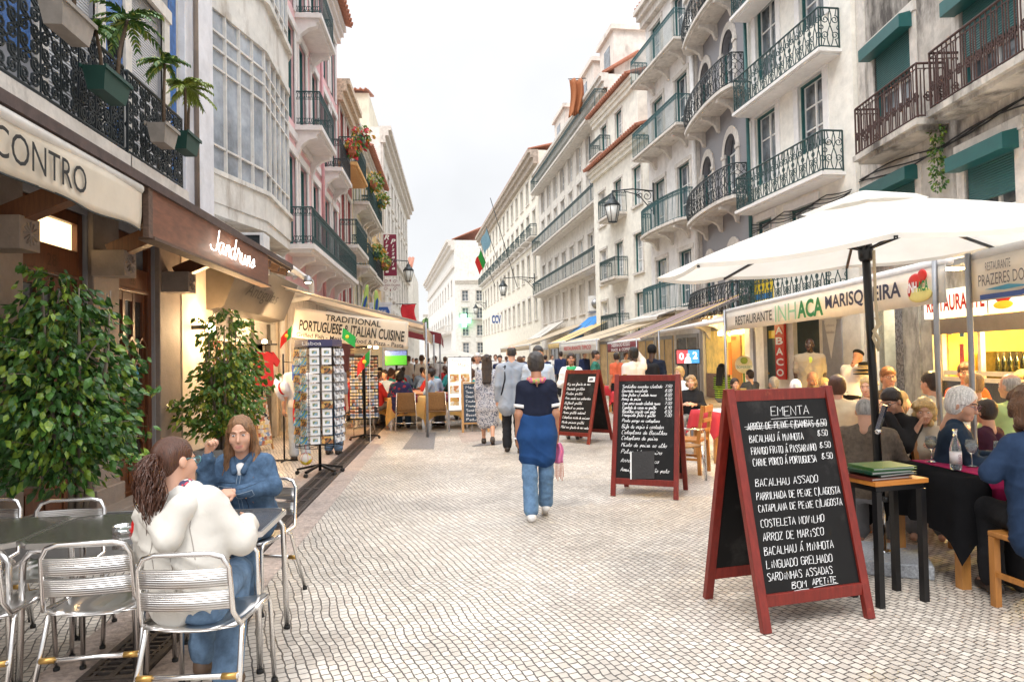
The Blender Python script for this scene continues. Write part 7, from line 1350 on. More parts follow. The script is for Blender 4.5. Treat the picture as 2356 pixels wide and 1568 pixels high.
    def leg(q, i, g, fr, m=0, flare=0.):
        q.rc(hp[i], kn[i], .086*s*f**.6+g, .06*s+g, m)
        if fr > .5: b = (fr-.5)*2; q.rc(kn[i], kn[i]+(an[i]-kn[i])*b, .06*s+g, (.06-.022*b)*s+g+flare, m)
    torso(sk, -.012)
    for i in (0, 1):
        arm(sk, i, 0, 1.)
        hd_ = _n(wr[i]-el_[i]); hn = np.array([(-1, 1)[i]*.8, -.2, .4]) if pose == 'sit' or arms[i] != 'down' else np.array([(-1, 1)[i], -.3, 0])
        if fine or res <= .02: hand(sl, wr[i]-hd_*.01, hd_, hn, 0, fists, s)
        else: sk.rc(wr[i], wr[i]+hd_*.08*s, .026*s, .03*s); sk.rc(wr[i]+hd_*.08*s, wr[i]+hd_*.14*s-A_(0, 0, .02), .026*s, .016*s)
        leg(sk, i, -.004, 1.)
        fd = _n(A_(.0, 1, -.05)) if pose == 'sit' else _n(A_(0, 1, -.25 if an[i][2] < .12 else -.9)); sk.rc(an[i]-A_(0, .02, .03), an[i]+fd*.12*s-A_(0, 0, .03), .036*s, .032*s)
    pcs = [sk.mesh(res, .03)]
    if sl.p: pcs.append(sl.mesh(.0055 if res < .014 else .008, .025))
    bd = sdmesh('body', pcs, [skin, lipm], t)
    if fine: eyes(bd, hc, H, s*hs, hair[1] if hair[1] not in (HW, HG) else HGR)
    s0 = s; sh_ = s*hs; st, hm = hair[0], hair[1]; g = lambda x, y, z: hc+sh_*(H@A_(x, y, z)); hr = SD(); s = sh_
    def face(r=1.): hr.el(g(0, .105, -.03), s*A_(.062*r, .078, .1*r), 0, H, k=.012, sub=True)
    if st in ('short', 'bob', 'long', 'pony', 'curly', 'bun'):
        hr.el(g(0, -.018, .04), s*A_(.083, .1, .092), 0, H)
        if st == 'short': hr.el(g(0, -.055, -.02), s*A_(.07, .055, .075), 0, H); hr.el(g(0, .06, -.07), s*A_(.12, .09, .105), 0, H, k=.01, sub=True)
        if st == 'bob': hr.el(g(0, -.03, -.008), s*A_(.088, .08, .09), 0, H); face()
        if st == 'curly':
            for k in range(16): a = k*2.4; hr.el(g(.075*math.cos(a), -.02+.08*math.sin(a), .05-.011*k+.03*(k % 2)), s*A_(.036, .036, .036), 0, k=.02)
            hr.el(g(0, -.05, -.03), s*A_(.095, .075, .1), 0, H); face(.95)
        if st in ('long', 'pony', 'bun'): face(1.02)
        if st == 'long':
            bk = tp(0, -.135*f, .3)
            for e in (-1, 0, 1): hr.rc(g(e*.05, -.06, .0), g(e*.055, -.085, -.15), .05*s, .045*s); hr.rc(g(e*.055, -.085, -.15), bk+T@A_(e*.055, -.01, 0), .045*s, .03*s)
        if st == 'bun': hr.el(g(0, -.12, .02), s*A_(.045, .04, .045), 0, H)
        if st == 'pony': hr.rc(g(0, -.1, .03), g(0, -.15, -.06), .035*s, .045*s); hr.rc(g(0, -.15, -.06), g(0, -.15, -.24), .045*s, .02*s)
    elif st == 'bald': hr.el(g(0, -.016, .02), s*A_(.078, .094, .095), 0, H); hr.el(g(0, .085, .0), s*A_(.12, .085, .2), 0, H, k=.01, sub=True); hr.el(g(0, .01, .15), s*A_(.1, .125, .085), 0, H, k=.01, sub=True)
    if hr.p and st != 'none': sdmesh('hair', [hr.mesh(max(.008, res*.6), .02)], [hm], t, .002 if st != 'curly' else .006, 70)
    s = s0
    if top:
        q = SD(); torso(q, .012+coat, 0, 1.04)
        for i in (0, 1): arm(q, i, .013+coat*.7, sleeve)
        if collar: q.rc(tp(-.045, -.03, .55), tp(.045, -.03, .55), .035*s); q.rc(tp(-.05, .02, .52), tp(.05, .02, .52), .03*s)
        if hem: 
            for e in (-1, 1): q.rc(tp(e*.08*f, 0, .05), tp(e*(.085*f), 0, -hem), .11*s*f+coat, .115*s*f+coat+hem*.15)
        sdmesh('shirt', [q.mesh(max(.011, res*.8), .03)], [top], t, fold if res < .03 else 0, 34)
    if bottom:
        q = SD()
        for i in (0, 1): q.rc(hip+A_((-1, 1)[i]*.066*s*f, 0, .03), hip+A_((-1, 1)[i]*.07*s*f, 0, -.02), .1*s*f+.003, .102*s*f+.008); leg(q, i, .014, .96, 0, .022)
        sdmesh('trousers', [q.mesh(max(.012, res*.8), .03)], [bottom], t, .005 if res < .03 else 0, 34)
    if skirt:
        q = SD(); m, L, fl = skirt
        for e in (-1, 1): q.rc(hip+A_(e*.075*s, 0, .08), hip+A_(e*.1*s, 0, -L*.35), .12*s, .125*s, k=.06); q.rc(hip+A_(e*.1*s, .0, -L*.35), hip+A_(e*(.09*s), .05*walk, -L), .125*s, .09*s+fl, k=.06)
        sdmesh('skirt', [q.mesh(max(.013, res*.8), .06)], [m], t, .005, 26)
    if shoes:
        for i in (0, 1):
            q = SD(); fd = _n(A_(.0, 1, -.05)) if pose == 'sit' else _n(A_(0, 1, -.2 if an[i][2] < .12 else -.9)); q.rc(an[i]-A_(0, .03, .035), an[i]+fd*.13*s-A_(0, 0, .04), .042*s, .036*s); q.rc(an[i], an[i]-A_(0, .03, .04), .045*s, .045*s); sdmesh('shoe', [q.mesh(max(.01, res*.7), .02)], [shoes], t)
    if extra: extra(t, tp, g, sh_, dict(sh=sh, el=el_, wr=wr, hip=hip, hc=hc, H=H, kn=kn, an=an, T=T))
    return t
def cloth(n, c, var=.12, vs=5, bump=.5, bs=9): return M(n, c, .85, spec=.15, var=var, vs=vs, bump=bump, bs=bs)
DEN = cloth('denim', (.06, .105, .175), .4, 18, .3, 30); DENL = cloth('light_denim', (.12, .19, .29), .35, 12, .3, 30); BLKC = cloth('black_fabric', (.014, .014, .016)); NAVY = cloth('navy_fabric', (.012, .016, .03)); WHT = cloth('white_fabric', (.74, .72, .7), .05); GREYF = cloth('grey_fabric', (.2, .2, .21)); LEAB = M('brown_leather', (.09, .055, .035), .5, var=.3, vs=9, bump=.2); SHOE = M('dark_shoe', (.03, .022, .018), .45)
def drape(ob, pts, d, r, off=.001):                     # lay a seam on a garment: points thrown along d onto its surface
    me = ob.data; bv = BVHTree.FromPolygons([v.co for v in me.vertices], [p.vertices for p in me.polygons]); d = Vector(tuple(d)).normalized(); P = []
    pts = [Vector(tuple(p)) for p in pts]; Q = [pts[i]+(pts[i+1]-pts[i])*(k/6) for i in range(len(pts)-1) for k in range(6)]+[pts[-1]]
    for p in Q:
        h = bv.ray_cast(p-d*.6, d)[0]
        if h is not None: P.append(h-d*off)
    return MB().tube(P, r, 4) if len(P) > 1 else MB()
def part(t, n): return [c for c in kids(t) if c.name.split('.')[0] == n][0]
def specs(t, c, H, s, col=None):
    g = lambda x, y, z: tuple(c+s*(H@np.array([x, y, z]))); m_ = MB()
    for e in (-1, 1): m_.tube([g(e*.034+.024*math.cos(k*PI/5), .098, .004+.017*math.sin(k*PI/5)) for k in range(10)], .0022, 4, closed=True); m_.tube([g(e*.058, .097, .008), g(e*.08, .02, .006), g(e*.078, -.02, -.005)], .0022, 4)
    m_.tube([g(-.01, .1, .006), g(.01, .1, .006)], .0022, 4); m_.build('glasses', col or BIRON, t)
# ---- woman in the white hooded jacket
def x_white(t, tp, g, s, J):
    q = SD()                                             # hood lying on the back
    for e in (-1, 1): q.rc(tp(e*.09, -.02, .545), tp(e*.075, -.12, .47), .038, .05); q.rc(tp(e*.075, -.12, .47), tp(0, -.165, .33), .055, .05); q.rc(tp(e*.09, -.01, .55), tp(e*.06, .05, .5), .034, .03)
    sdmesh('hood', [q.mesh(.01, .05)], [WJ], t, .004, 30)
    q = SD(); q.rc(tp(-.05, .0, .565), tp(.05, 0, .565), .05); q.rc(tp(-.05, .03, .54), tp(.05, .04, .54), .045); sdmesh('scarf', [q.mesh(.01, .03)], [spots('patterned_scarf', (.03, .03, .06), [(.5, .03, .06), (.6, .58, .55), (.04, .04, .1)], 60, thr=.4)], t)
    sh_ob = part(t, 'shirt'); dn = J['T']@np.array([0, 1., 0]); sm = M('jacket_seam', (.3, .27, .24), .9)
    for P in ([(-.02, .3), (-.01, .05)], [(.13, .46), (.1, .36), (.11, .2)], [(-.13, .46), (-.1, .36), (-.11, .2)], [(-.16, .03), (0, .02), (.16, .03)]): drape(sh_ob, [tp(x, 0, z) for x, z in P], dn, .0022).build('seam', sm, t)
    rd = random.Random(3); m_ = MB(); b0 = g(0, -.105, .045)
    for k in range(300):                                  # loose curls of the pony tail
        a = rd.uniform(0, 2*PI); r = .043*math.sqrt(rd.random()); P = []; L = rd.uniform(.2, .36); ph = rd.uniform(0, 6); am = rd.uniform(.005, .014)
        for i in range(12):
            v = i/11; w = r*(.35+1.15*math.sin(PI*min(1, v*1.15))**.7+.35*v); p = b0+J['T']@np.array([w*math.cos(a)+am*math.sin(13*v+ph), -.035-.05*math.sin(PI*v*.6)+w*math.sin(a)*.7+am*math.cos(13*v+ph), -L*v]); P.append(p)
        m_.tube(P, [.0024]*9+[.002, .0015, .001], 3)
    m_.build('ponytail', HB2, t); specs(t, J['hc'], J['H'], s, M('teal_frame', (.1, .3, .33), .3))
    for i in (0, 1):
        q = SD(); a, k = J['an'][i], J['kn'][i]; u = _n(k-a); q.rc(a-np.array([0, 0, .04]), a+u*.26, .05, .058); q.rc(a-np.array([0, .02, .04]), a+np.array([0, .13, -.05]), .042, .036); sdmesh('boot', [q.mesh(.011, .03)], [LEAB], t)
        m_ = MB(); m_.tube([tuple(a+u*.05+np.array([.056*math.cos(j), .056*math.sin(j), 0])) for j in [x*PI/6 for x in range(12)]], .008, 5, closed=True); m_.build('boot_strap', SHOE, t)
HB2 = hairm('hair_auburn', (.07, .024, .011)); WJ = cloth('white_jacket', (.58, .55, .5), .04, 4, .3, 10)
person('seated woman in a white hooded jacket with a curly pony tail, back to the camera', (-1.2, 3.36, 0), -.12, 'sit', 1.5, hair=('pony_base', HB2), top=WJ, sleeve=.98, bottom=DENL, arms=('table', ((.2, .08, .76), (.1, .4, .78))), lean=.14, side=-.2, yaw=-.55, pitch=-.05, res=.011, fem=True, coat=.012, fine=True, seat=.45, fat=1.02, hs=1.1, fold=.011, legs=((-.15, .42, .52), (.03, .42, .52), (-.12, .36, .1), (.1, .12, .1)),
    extra=lambda t, tp, g, s, J: (sdmesh('hair', [(lambda q: (q.el(g(0, -.018, .04), s*np.array([.083, .1, .092]), 0, J['H']), q.el(g(0, -.06, .0), s*np.array([.07, .06, .08]), 0, J['H']), q.el(g(0, .1, -.05), s*np.array([.07, .085, .11]), 0, J['H'], k=.012, sub=True), q)[-1])(SD()).mesh(.008, .02)], [HB2], t, .003, 70), x_white(t, tp, g, s, J)))
# ---- woman in the denim jacket
def x_denim(t, tp, g, s, J):
    hl = hairm('hair_light_brown', (.2, .1, .045)); q = SD(); T = J['T']
    q.el(g(0, -.018, .038), s*np.array([.081, .098, .09]), 0, J['H']); q.el(g(0, .1, -.015), s*np.array([.061, .08, .1]), 0, J['H'], k=.01, sub=True)
    for e in (-1, 1):
        q.rc(g(e*.07, -.01, .01), g(e*.082, -.02, -.12), .026, .03); q.rc(g(e*.082, -.02, -.12), tp(e*.1, .1, .4), .03, .026); q.rc(tp(e*.1, .1, .4), tp(e*.095, .13, .24), .026, .012)
    q.rc(g(0, -.07, -.02), tp(.03, -.09, .42), .06, .05); q.rc(g(.05, -.06, -.05), tp(.12, -.05, .42), .045, .035); sdmesh('hair', [q.mesh(.008, .025)], [hl], t, .0035, 70)
    rd = random.Random(5); m_ = MB()
    for k in range(60):
        e = 1 if k % 2 else -1; a = np.array(g(e*rd.uniform(.05, .085), rd.uniform(-.05, .03), rd.uniform(.0, .05))); b = np.array(g(e*rd.uniform(.07, .1), rd.uniform(-.04, .03), -.13)); c = tp(e*rd.uniform(.07, .15), rd.uniform(.05, .15), rd.uniform(.2, .36)); m_.tube([a, (a+b)/2, b, (b+c)/2+np.array([e*.01, .01, 0]), c], [.003]*4+[.001], 4)
    m_.build('loose_hair', hl, t)
    q = SD(); [q.rc(tp(e*.035, .105, .46), tp(e*.085, .02, .565), .022, .024) for e in (-1, 1)]; q.rc(tp(-.08, -.03, .56), tp(.08, -.03, .56), .025); sdmesh('collar', [q.mesh(.008, .015)], [DEN], t)
    sh_ob = part(t, 'shirt'); dn = J['T']@np.array([0, -1., 0]); LS = M('denim_seam', (.2, .26, .33), .9); DS = M('denim_dark', (.02, .035, .06), .9)
    for P, m in (([(.012, .02), (.012, .46)], LS), ([(-.012, .02), (-.012, .46)], LS)): drape(sh_ob, [tp(x, 0, z) for x, z in P], dn, .002).build('seam', m, t)
    for e in (-1, 1):
        drape(sh_ob, [tp(e*x, 0, z) for x, z in ((.04, .36), (.14, .37), (.15, .33), (.09, .3), (.04, .325), (.04, .36))], dn, .0028).build('pocket_flap', LS, t); drape(sh_ob, [tp(e*x, 0, z) for x, z in ((.02, .39), (.17, .4))], dn, .0025).build('seam', DS, t); drape(sh_ob, [tp(e*x, 0, z) for x, z in ((.05, .3), (.07, .05))], dn, .0025).build('seam', DS, t); h = drape(sh_ob, [tp(e*.09, 0, .31), tp(e*.09, 0, .312)], dn, .006); h.build('button', BRASS, t)
    q = SD(); q.el(tp(0, .07, .46), (.04, .032, .05)); sdmesh('undershirt', [q.mesh(.009, .02)], [WHT], t)
    for i, wm in ((0, M('watch_strap', (.02, .02, .02), .4)), (1, M('bracelet', (.45, .35, .38), .4))):
        w, d = J['wr'][i], _n(J['wr'][i]-J['el'][i]); a = np.cross(d, [0, 0, 1]); a = _n(a if np.linalg.norm(a) > .1 else np.array([1., 0, 0])); b = np.cross(d, a); MB().tube([tuple(w-d*.02+.03*(a*math.cos(j)+b*math.sin(j))) for j in [x*PI/6 for x in range(12)]], .006, 5, closed=True).build('wrist_band', wm, t)
person('young woman in a blue denim jacket with long brown hair, one hand raised', (-1.36, 4.86, 0), PI-.1, 'sit', 1.5, hair=('none', hairm('hair_light_brown', (.2, .1, .045))), top=DEN, sleeve=.92, bottom=DEN, arms=(((-.21, .14, .79), (-.02, .3, .79)), ((.2, .24, .8), (.15, .28, 1.04))), lean=.2, yaw=.2, pitch=.12, res=.011, fem=True, coat=.006, fine=True, seat=.45, hs=1.1, fold=.009, shoes=SHOE, extra=x_denim, fists=1.1)
# ---- walkers seen from behind
def x_navy(t, tp, g, s, J):
    q = SD(); [q.rc(tp(e*.072, 0, .15), tp(e*.08, -.01, -.02), .114, .122, k=.03) for e in (-1, 1)]; [q.rc(tp(e*.08, -.01, -.02), tp(e*.075, -.02, -.24), .122, .108, k=.03) for e in (-1, 1)]; [q.rc(tp(-.15, .03*j, .16-.02*j), tp(.15, -.03*j, .13+.02*j), .022) for j in (-1, 1)]; sdmesh('tied_shirt', [q.mesh(.014, .06)], [cloth('blue_shirt', (.016, .055, .165), .2, 4, .35, 9)], t, .006, 26)
    PS = spots('pink_scarf', (.5, .08, .22), [(.6, .3, .1), (.25, .35, .12), (.65, .15, .35)], 45, thr=.35); q = SD(); [q.rc(tp(.075*math.cos(a), .075*math.sin(a)-.02, .555+.012*math.sin(a)), tp(.075*math.cos(a+.8), .075*math.sin(a+.8)-.02, .555+.012*math.sin(a+.8)), .024) for a in [k*.785 for k in range(8)]]; sdmesh('scarf', [q.mesh(.01, .02)], [PS], t)
    w = J['wr'][1]; m_ = MB(); m_.grid(lambda u, v: tuple(w+np.array([-.02+.07*u*(1+.5*v)+.015*math.sin(v*5), .02+.03*math.sin(u*9), -.06-.2*v])), 6, 8, thick=.012); m_.build('pink_cloth', cloth('pink_cotton', (.7, .2, .38)), t); m_ = MB(); [m_.tube([tuple(w+np.array([-.01+.013*k, .03, -.26])), tuple(w+np.array([-.015+.014*k, .02, -.4-.02*(k % 3)]))], .004, 3) for k in range(7)]; m_.build('fringe', cloth('red_fringe', (.4, .1, .05)), t)
    c = J['wr'][0]; MB().tube([tuple(c+np.array([.034*math.cos(j), .034*math.sin(j), .0])) for j in [x*PI/6 for x in range(12)]], .009, 5, closed=True).build('bracelet', WHT, t)
    for i in (0, 1):
        S0, E = J['sh'][i], J['el'][i]; p = S0+(E-S0)*.72; d = _n(E-S0); MB().tube([tuple(p-d*.02), tuple(p+d*.012)], [.066, .064], 14).build('cuff', WHT, t)
person('woman walking away in a navy top, blue shirt tied round her waist', (.86, 6.92, 0), .0, 'stand', 1.64, skin=SKINT, hair=('bob', HGR), top=cloth('navy_top', (.013, .016, .032)), sleeve=.34, bottom=cloth('mid_denim', (.12, .21, .34), .3, 12, .25, 30), shoes=WHT, res=.013, fem=True, fat=.9, walk=-.5, extra=x_navy)
def x_man(t, tp, g, s, J):
    m_ = MB(); m_.bar(tp(-.12, .06, .52), tp(-.14, -.1, .5), .035, .01); m_.tube([tp(-.11, .09, .5), tp(-.12, -.1, .52), tp(-.13, -.13, .3), tp(-.19, -.09, .05)], .013, 5); m_.build('bag_strap', BLKC, t)
person('bald man walking away in an untucked light blue grey shirt and dark jeans', (1.06, 11.85, 0), .02, 'stand', 1.8, hair=('bald', HGR), top=cloth('blue_grey_shirt', (.3, .33, .38), .06), sleeve=.95, bottom=cloth('black_jeans', (.025, .026, .03), .3), shoes=SHOE, res=.016, walk=.5, hem=.14, coat=.01, collar=True, extra=x_man, fat=1.05)
DRS = spots('patterned_dress', (.42, .42, .46), [(.06, .07, .12), (.5, .5, .52), (.15, .16, .22)], 70, thr=.55)
person('long haired woman walking away in a small patterned grey dress', (.7, 13.1, 0), -.1, 'stand', 1.66, hair=('long', HD), top=DRS, sleeve=.9, skirt=(DRS, .46, .03), shoes=SHOE, res=.017, fem=True, walk=.45, fat=1.02, lean=.04)
def x_green(t, tp, g, s, J):
    q = SD(); [q.rc(tp(.08*math.cos(a), .07*math.sin(a)-.0, .53), tp(.08*math.cos(a+.8), .07*math.sin(a+.8), .53), .035) for a in [k*.785 for k in range(8)]]; q.rc(tp(0, .1, .5), tp(.01, .13, .38), .05, .03); sdmesh('scarf', [q.mesh(.012, .03)], [cloth('green_scarf', (.05, .4, .16))], t)
person('dark haired woman with a bright green scarf and white cardigan facing the camera, arms crossed', tuple(AY(1318, 1010, 13.6).xy)+(0,), PI-.15, 'stand', 1.66, skin=SKINT, hair=('long', HD), top=WHT, sleeve=.95, bottom=WHT, shoes=SHOE, arms=('cross', 'cross'), res=.016, fem=True, hem=.2, coat=.01, extra=x_green)
# ---- standing people on the right
def at(px, Y): p = AY(px, 820, Y); return (p.x, Y, 0)
def x_tee(t, tp, g, s, J): q = SD(); q.el(tp(0, .08, .44), (.05, .035, .07)); sdmesh('undershirt', [q.mesh(.012, .02)], [cloth('lime_tee', (.45, .6, .12))], t)
KHA = cloth('khaki_shirt', (.32, .28, .22), .06)
person('standing man in a short sleeved beige shirt looking aside by the dark doorway', at(1863, 13.4), PI-.35, 'stand', 1.86, skin=SKIND, hair=('none', HBK), top=KHA, sleeve=.42, bottom=cloth('stone_trousers', (.28, .26, .22)), res=.016, fat=1.1, yaw=-.4, hem=.1, coat=.012, collar=True, extra=x_tee)
def x_vendor(t, tp, g, s, J):
    q = SD(); q.el(g(0, -.01, .07), s*np.array([.088, .11, .055]), 0, J['H']); sdmesh('cap', [q.mesh(.012, .02)], [BLKC], t); q = SD(); q.el(g(0, .065, -.085), s*np.array([.055, .045, .06]), 0, J['H']); sdmesh('beard', [q.mesh(.011, .02)], [HG], t); m_ = MB()
    MB().tube([tp(-.13, .05, .5), tp(.0, -.1, .56), tp(.1, .1, .45), tp(.05, .2, .15)], .014, 5).build('strap', BLKC, t)
VEN = person('bearded hat seller in a white shirt and black cap leaning over the diners', at(1952, 11.2), -1.1, 'stand', 1.66, skin=SKINT, hair=('none', HG), top=WHT, sleeve=.97, bottom=BLKC, arms=('fwd', 'fwd'), lean=.38, pitch=-.1, res=.016, extra=x_vendor)
v = at(1988, 10.9); t = thing('hat', 'stack of dark straw hats carried by the bearded seller', 'hat', (v[0], v[1], 1.22)); m_ = MB(); [m_.lathe([(.17, 0), (.175, .01), (.1, .02)], (0, 0, .03*k), 14, k % 2) for k in range(4)]; m_.lathe([(.1, .12), (.085, .2), (0, .21)], n=14); m_.build('crown', [BLKC, M('hat_tan', (.35, .25, .1), .8)], t); MB().lathe([(.103, .125), (.1, .15)], n=14).build('band', M('hat_tan'), t)
person('man in a cream jacket with one arm raised, seen from behind', at(1458, 12.6), .35, 'stand', 1.74, skin=SKIND, hair=('short', HBK), top=cloth('cream_jacket', (.66, .56, .5), .06), sleeve=.97, bottom=GREYF, arms=('down', ((.28, .12, 1.5), (.2, .2, 1.68))), res=.017, coat=.012, collar=True, hem=.08)
def x_pack(t, tp, g, s, J):
    q = SD(); q.rc(tp(-.07, -.16, .08), tp(-.07, -.16, .4), .11, .1); q.rc(tp(.07, -.16, .08), tp(.07, -.16, .4), .11, .1); sdmesh('backpack', [q.mesh(.016, .05)], [BLKC], t); q = SD(); q.el(g(0, -.01, .03), s*np.array([.085, .1, .1]), 0, J['H']); q.el(g(0, .11, -.05), s*np.array([.07, .08, .1]), 0, J['H'], k=.01, sub=True); sdmesh('head_wrap', [q.mesh(.012, .02)], [BLKC], t)
person('man with a dark head wrap carrying a big black rucksack', at(1500, 13.4), -.5, 'stand', 1.8, skin=SKIND, hair=('none', HBK), top=NAVY, sleeve=.95, bottom=BLKC, res=.02, extra=x_pack)
person('man in a green T-shirt standing in profile under the cream awning', at(1370, 17.5), -1.9, 'stand', 1.74, skin=SKINT, hair=('short', HD), top=cloth('green_tee', (.04, .17, .13)), sleeve=.36, bottom=DEN, res=.02)
person('dark skinned shopper in an orange top and dark vest seen from behind', at(1418, 19), .3, 'stand', 1.68, skin=SKINT, hair=('bob', HD), top=cloth('orange_top', (.55, .12, .06)), sleeve=.4, bottom=BLKC, res=.024, fem=True)
person('grey haired man in a pale shirt half hidden behind the navy top', at(1238, 11.5), PI, 'stand', 1.78, hair=('short', HGR), top=cloth('pale_blue_shirt', (.42, .48, .56), .06), sleeve=.4, bottom=DEN, res=.02)
person('white haired waiter in a white shirt and grey tie facing the camera', at(1098, 18.2), PI, 'stand', 1.74, hair=('short', HW), top=WHT, sleeve=.95, bottom=BLKC, res=.02, extra=lambda t, tp, g, s, J: MB().prism([(-.02, 0), (.02, 0), (.035, -.3), (0, -.36), (-.035, -.3)], (tp(0, .125, .48), (1, 0, 0), (0, .02, 1)), .012).build('tie', GREYF, t))
# ---- diners on the right
def sitat(label, px, ytop, Y, rz, **k):
    k.setdefault('hs', 1.08)
    p = AY(px, ytop, Y); z = p.z; st = k.pop('seat', .47); h = (z-st-.07)/(.72+.135)*1.7; rz_ = rz; ln = k.get('lean', 0); o = .72*h/1.7*math.sin(ln); lx = math.cos(rz+PI/2)*o; ly = math.sin(rz+PI/2)*o
    return person(label, (p.x-lx, Y-ly, 0), rz, 'sit', max(1.45, min(1.95, h)), seat=st+max(-.12, min(.12, (h-max(1.45, min(1.95, h)))*.5)), group='diners on the right terrace', **k)
NVY = cloth('navy_jumper', (.02, .035, .06), .15, 8)
sitat('grey bobbed woman in glasses and a dark blue jumper at the black tablecloth', 2208, 891, 5.0, -2.2, hs=1.2, hair=('bob', HW), top=NVY, sleeve=.96, bottom=GREYF, arms=('table', 'table'), lean=.14, yaw=-.35, pitch=-.12, res=.013, fem=True, fat=1.08, fine=True, coat=.008, collar=True, extra=lambda t, tp, g, s, J: specs(t, J['hc'], J['H'], s, M('plum_frame', (.12, .03, .08), .3)))
CARD_ = cloth('blue_cardigan', (.018, .035, .075), .2, 9)
sitat('curly brown haired woman in a blue cardigan cut by the right frame edge', 2372, 884, 4.0, -.12, hair=('curly', HB), hs=1.16, top=CARD_, sleeve=.75, bottom=BLKC, arms=(((-.27, .1, .84), (-.08, .34, .87)), 'table'), lean=.16, yaw=-.35, res=.013, fem=True, fat=1.06, fine=True, coat=.01, hem=.08, shoes=SHOE)
sitat('balding grey man in a brown tweed jacket behind the parasol pole', 1990, 908, 5.3, -.7, hair=('bald', HG), top=cloth('tweed', (.14, .11, .085), .3, 30), sleeve=.97, bottom=GREYF, arms=('table', 'table'), lean=.2, pitch=-.1, res=.016, coat=.015, collar=True, fat=1.05)
sitat('man in a black suit and glasses resting his chin on his hand', 2052, 888, 5.9, 1.9, hair=('short', HD), top=cloth('black_suit', (.02, .019, .02)), sleeve=.97, bottom=BLKC, arms=('chin', 'table'), lean=.2, pitch=-.2, res=.016, coat=.012, collar=True, extra=lambda t, tp, g, s, J: specs(t, J['hc'], J['H'], s))
sitat('curly blonde woman drinking from a wine glass', 2126, 912, 5.75, 2.5, hair=('curly', HL), top=cloth('cream_blouse', (.55, .48, .38)), sleeve=.5, bottom=GREYF, arms=('table', 'chin'), lean=.16, res=.016, fem=True)
sitat('man in a pale checked shirt with cropped dark hair, seen from behind', 2142, 853, 7.1, .2, hair=('short', HD), top=cloth('check_shirt', (.5, .48, .4), .15, 60), sleeve=.42, bottom=GREYF, arms=('table', 'table'), lean=.08, res=.017, fat=1.25, collar=True)
sitat('woman with short auburn hair and glasses in a brown vest top, facing the camera', 2042, 843, 8.4, PI-.2, hair=('short', hairm('hair_red', (.22, .09, .03))), top=cloth('taupe_vest', (.16, .12, .09)), sleeve=.04, bottom=GREYF, arms=('table', 'table'), res=.017, fem=True, fat=1.08, extra=lambda t, tp, g, s, J: specs(t, J['hc'], J['H'], s))
sitat('blonde woman talking beside the parasol pole', 1996, 864, 7.6, 2.3, hair=('bob', HL), top=cloth('peach_blouse', (.5, .32, .22)), sleeve=.5, bottom=GREYF, arms=('table', 'table'), lean=.1, res=.017, fem=True)
sitat('brown haired woman in a hooded cream jacket just right of the EMENTA board', 1925, 862, 7.1, -.5, hair=('bob', HB2), top=cloth('beige_hood', (.55, .45, .3)), sleeve=.97, bottom=GREYF, arms=('table', 'table'), res=.017, fem=True, coat=.02, collar=True)
sitat('waitress with brown hair and glasses in a bright orange red shirt', 2222, 832, 8.2, PI-.6, hair=('short', HB), top=cloth('orange_shirt', (.6, .08, .02)), sleeve=.5, bottom=BLKC, arms=('table', 'table'), res=.017, fem=True, extra=lambda t, tp, g, s, J: specs(t, J['hc'], J['H'], s))
sitat('fair cropped man in a white shirt before the restaurant window', 2240, 858, 7.1, .1, hair=('short', hairm('hair_sandy', (.3, .19, .09))), top=WHT, sleeve=.5, bottom=GREYF, arms=('table', 'table'), res=.017)
sitat('heavy bald man in a light green shirt at the right edge', 2325, 858, 6.3, .15, hair=('bald', HG), top=cloth('light_green_shirt', (.4, .52, .22), .06), sleeve=.42, bottom=GREYF, arms=('table', 'table'), res=.016, fat=1.35, collar=True)
sitat('blonde curly head at the right frame edge behind the green shirt', 2352, 850, 8.3, PI, hair=('curly', HL), top=WHT, sleeve=.5, bottom=GREYF, arms=('table', 'table'), res=.02, fem=True)
sitat('plum dressed diner behind the grey bobbed woman', 2268, 930, 5.9, .4, hair=('bob', HD), top=cloth('plum_top', (.05, .015, .03)), sleeve=.9, bottom=GREYF, arms=('table', 'table'), res=.02, fem=True)
sitat('man with thinning red hair looking down behind the EMENTA board', 1868, 853, 10.2, PI-.1, skin=SKINT, hair=('bald', hairm('hair_sandy', (.3, .19, .09))), top=GREYF, sleeve=.9, bottom=GREYF, arms=('table', 'table'), lean=.12, pitch=-.25, res=.018)
for k, (px, yt, Y, rz, hr, tp_, fem, lb) in enumerate(((1780, 866, 11.5, .2, ('short', HG), GREYF, False, 'grey haired man low behind the EMENTA board top'), (1830, 872, 9.5, -.4, ('bob', HW), WHT, True, 'white haired woman just above the EMENTA board'), (1725, 850, 14.2, .3, ('short', HD), cloth('slate_shirt', (.06, .065, .08)), False, 'dark haired man in a slate shirt left of the round cider sign'), (1690, 872, 12.6, PI, ('bob', HD), BLKC, True, 'dark haired woman left of the EMENTA board corner'), (1660, 836, 16.5, -.9, ('long', HBK), M('green_stripe', (.3, .5, .05), .8), True, 'long black haired woman in a green striped shirt'), (1590, 862, 11.4, PI-.5, ('curly', hairm('hair_sandy', (.3, .19, .09))), BLKC, True, 'curly sandy haired woman in black beside the cursive board'), (1563, 842, 13.5, 2.2, ('bob', HL), M('pale_top', (.6, .65, .7), .8), True, 'pale blonde woman bent over a table behind the cursive board'), (1545, 868, 12.0, .5, ('curly', HD), cloth('blue_check', (.05, .09, .2)), False, 'dark curly head just over the cursive board'), (1895, 868, 9.9, PI, ('bob', HL), GREYF, True, 'partly hidden fair woman behind the EMENTA board right corner'))):
    sitat(lb, px, yt, Y, rz, hair=hr, top=tp_, sleeve=.8, bottom=GREYF, arms=('table', 'table'), res=.02, fem=fem)
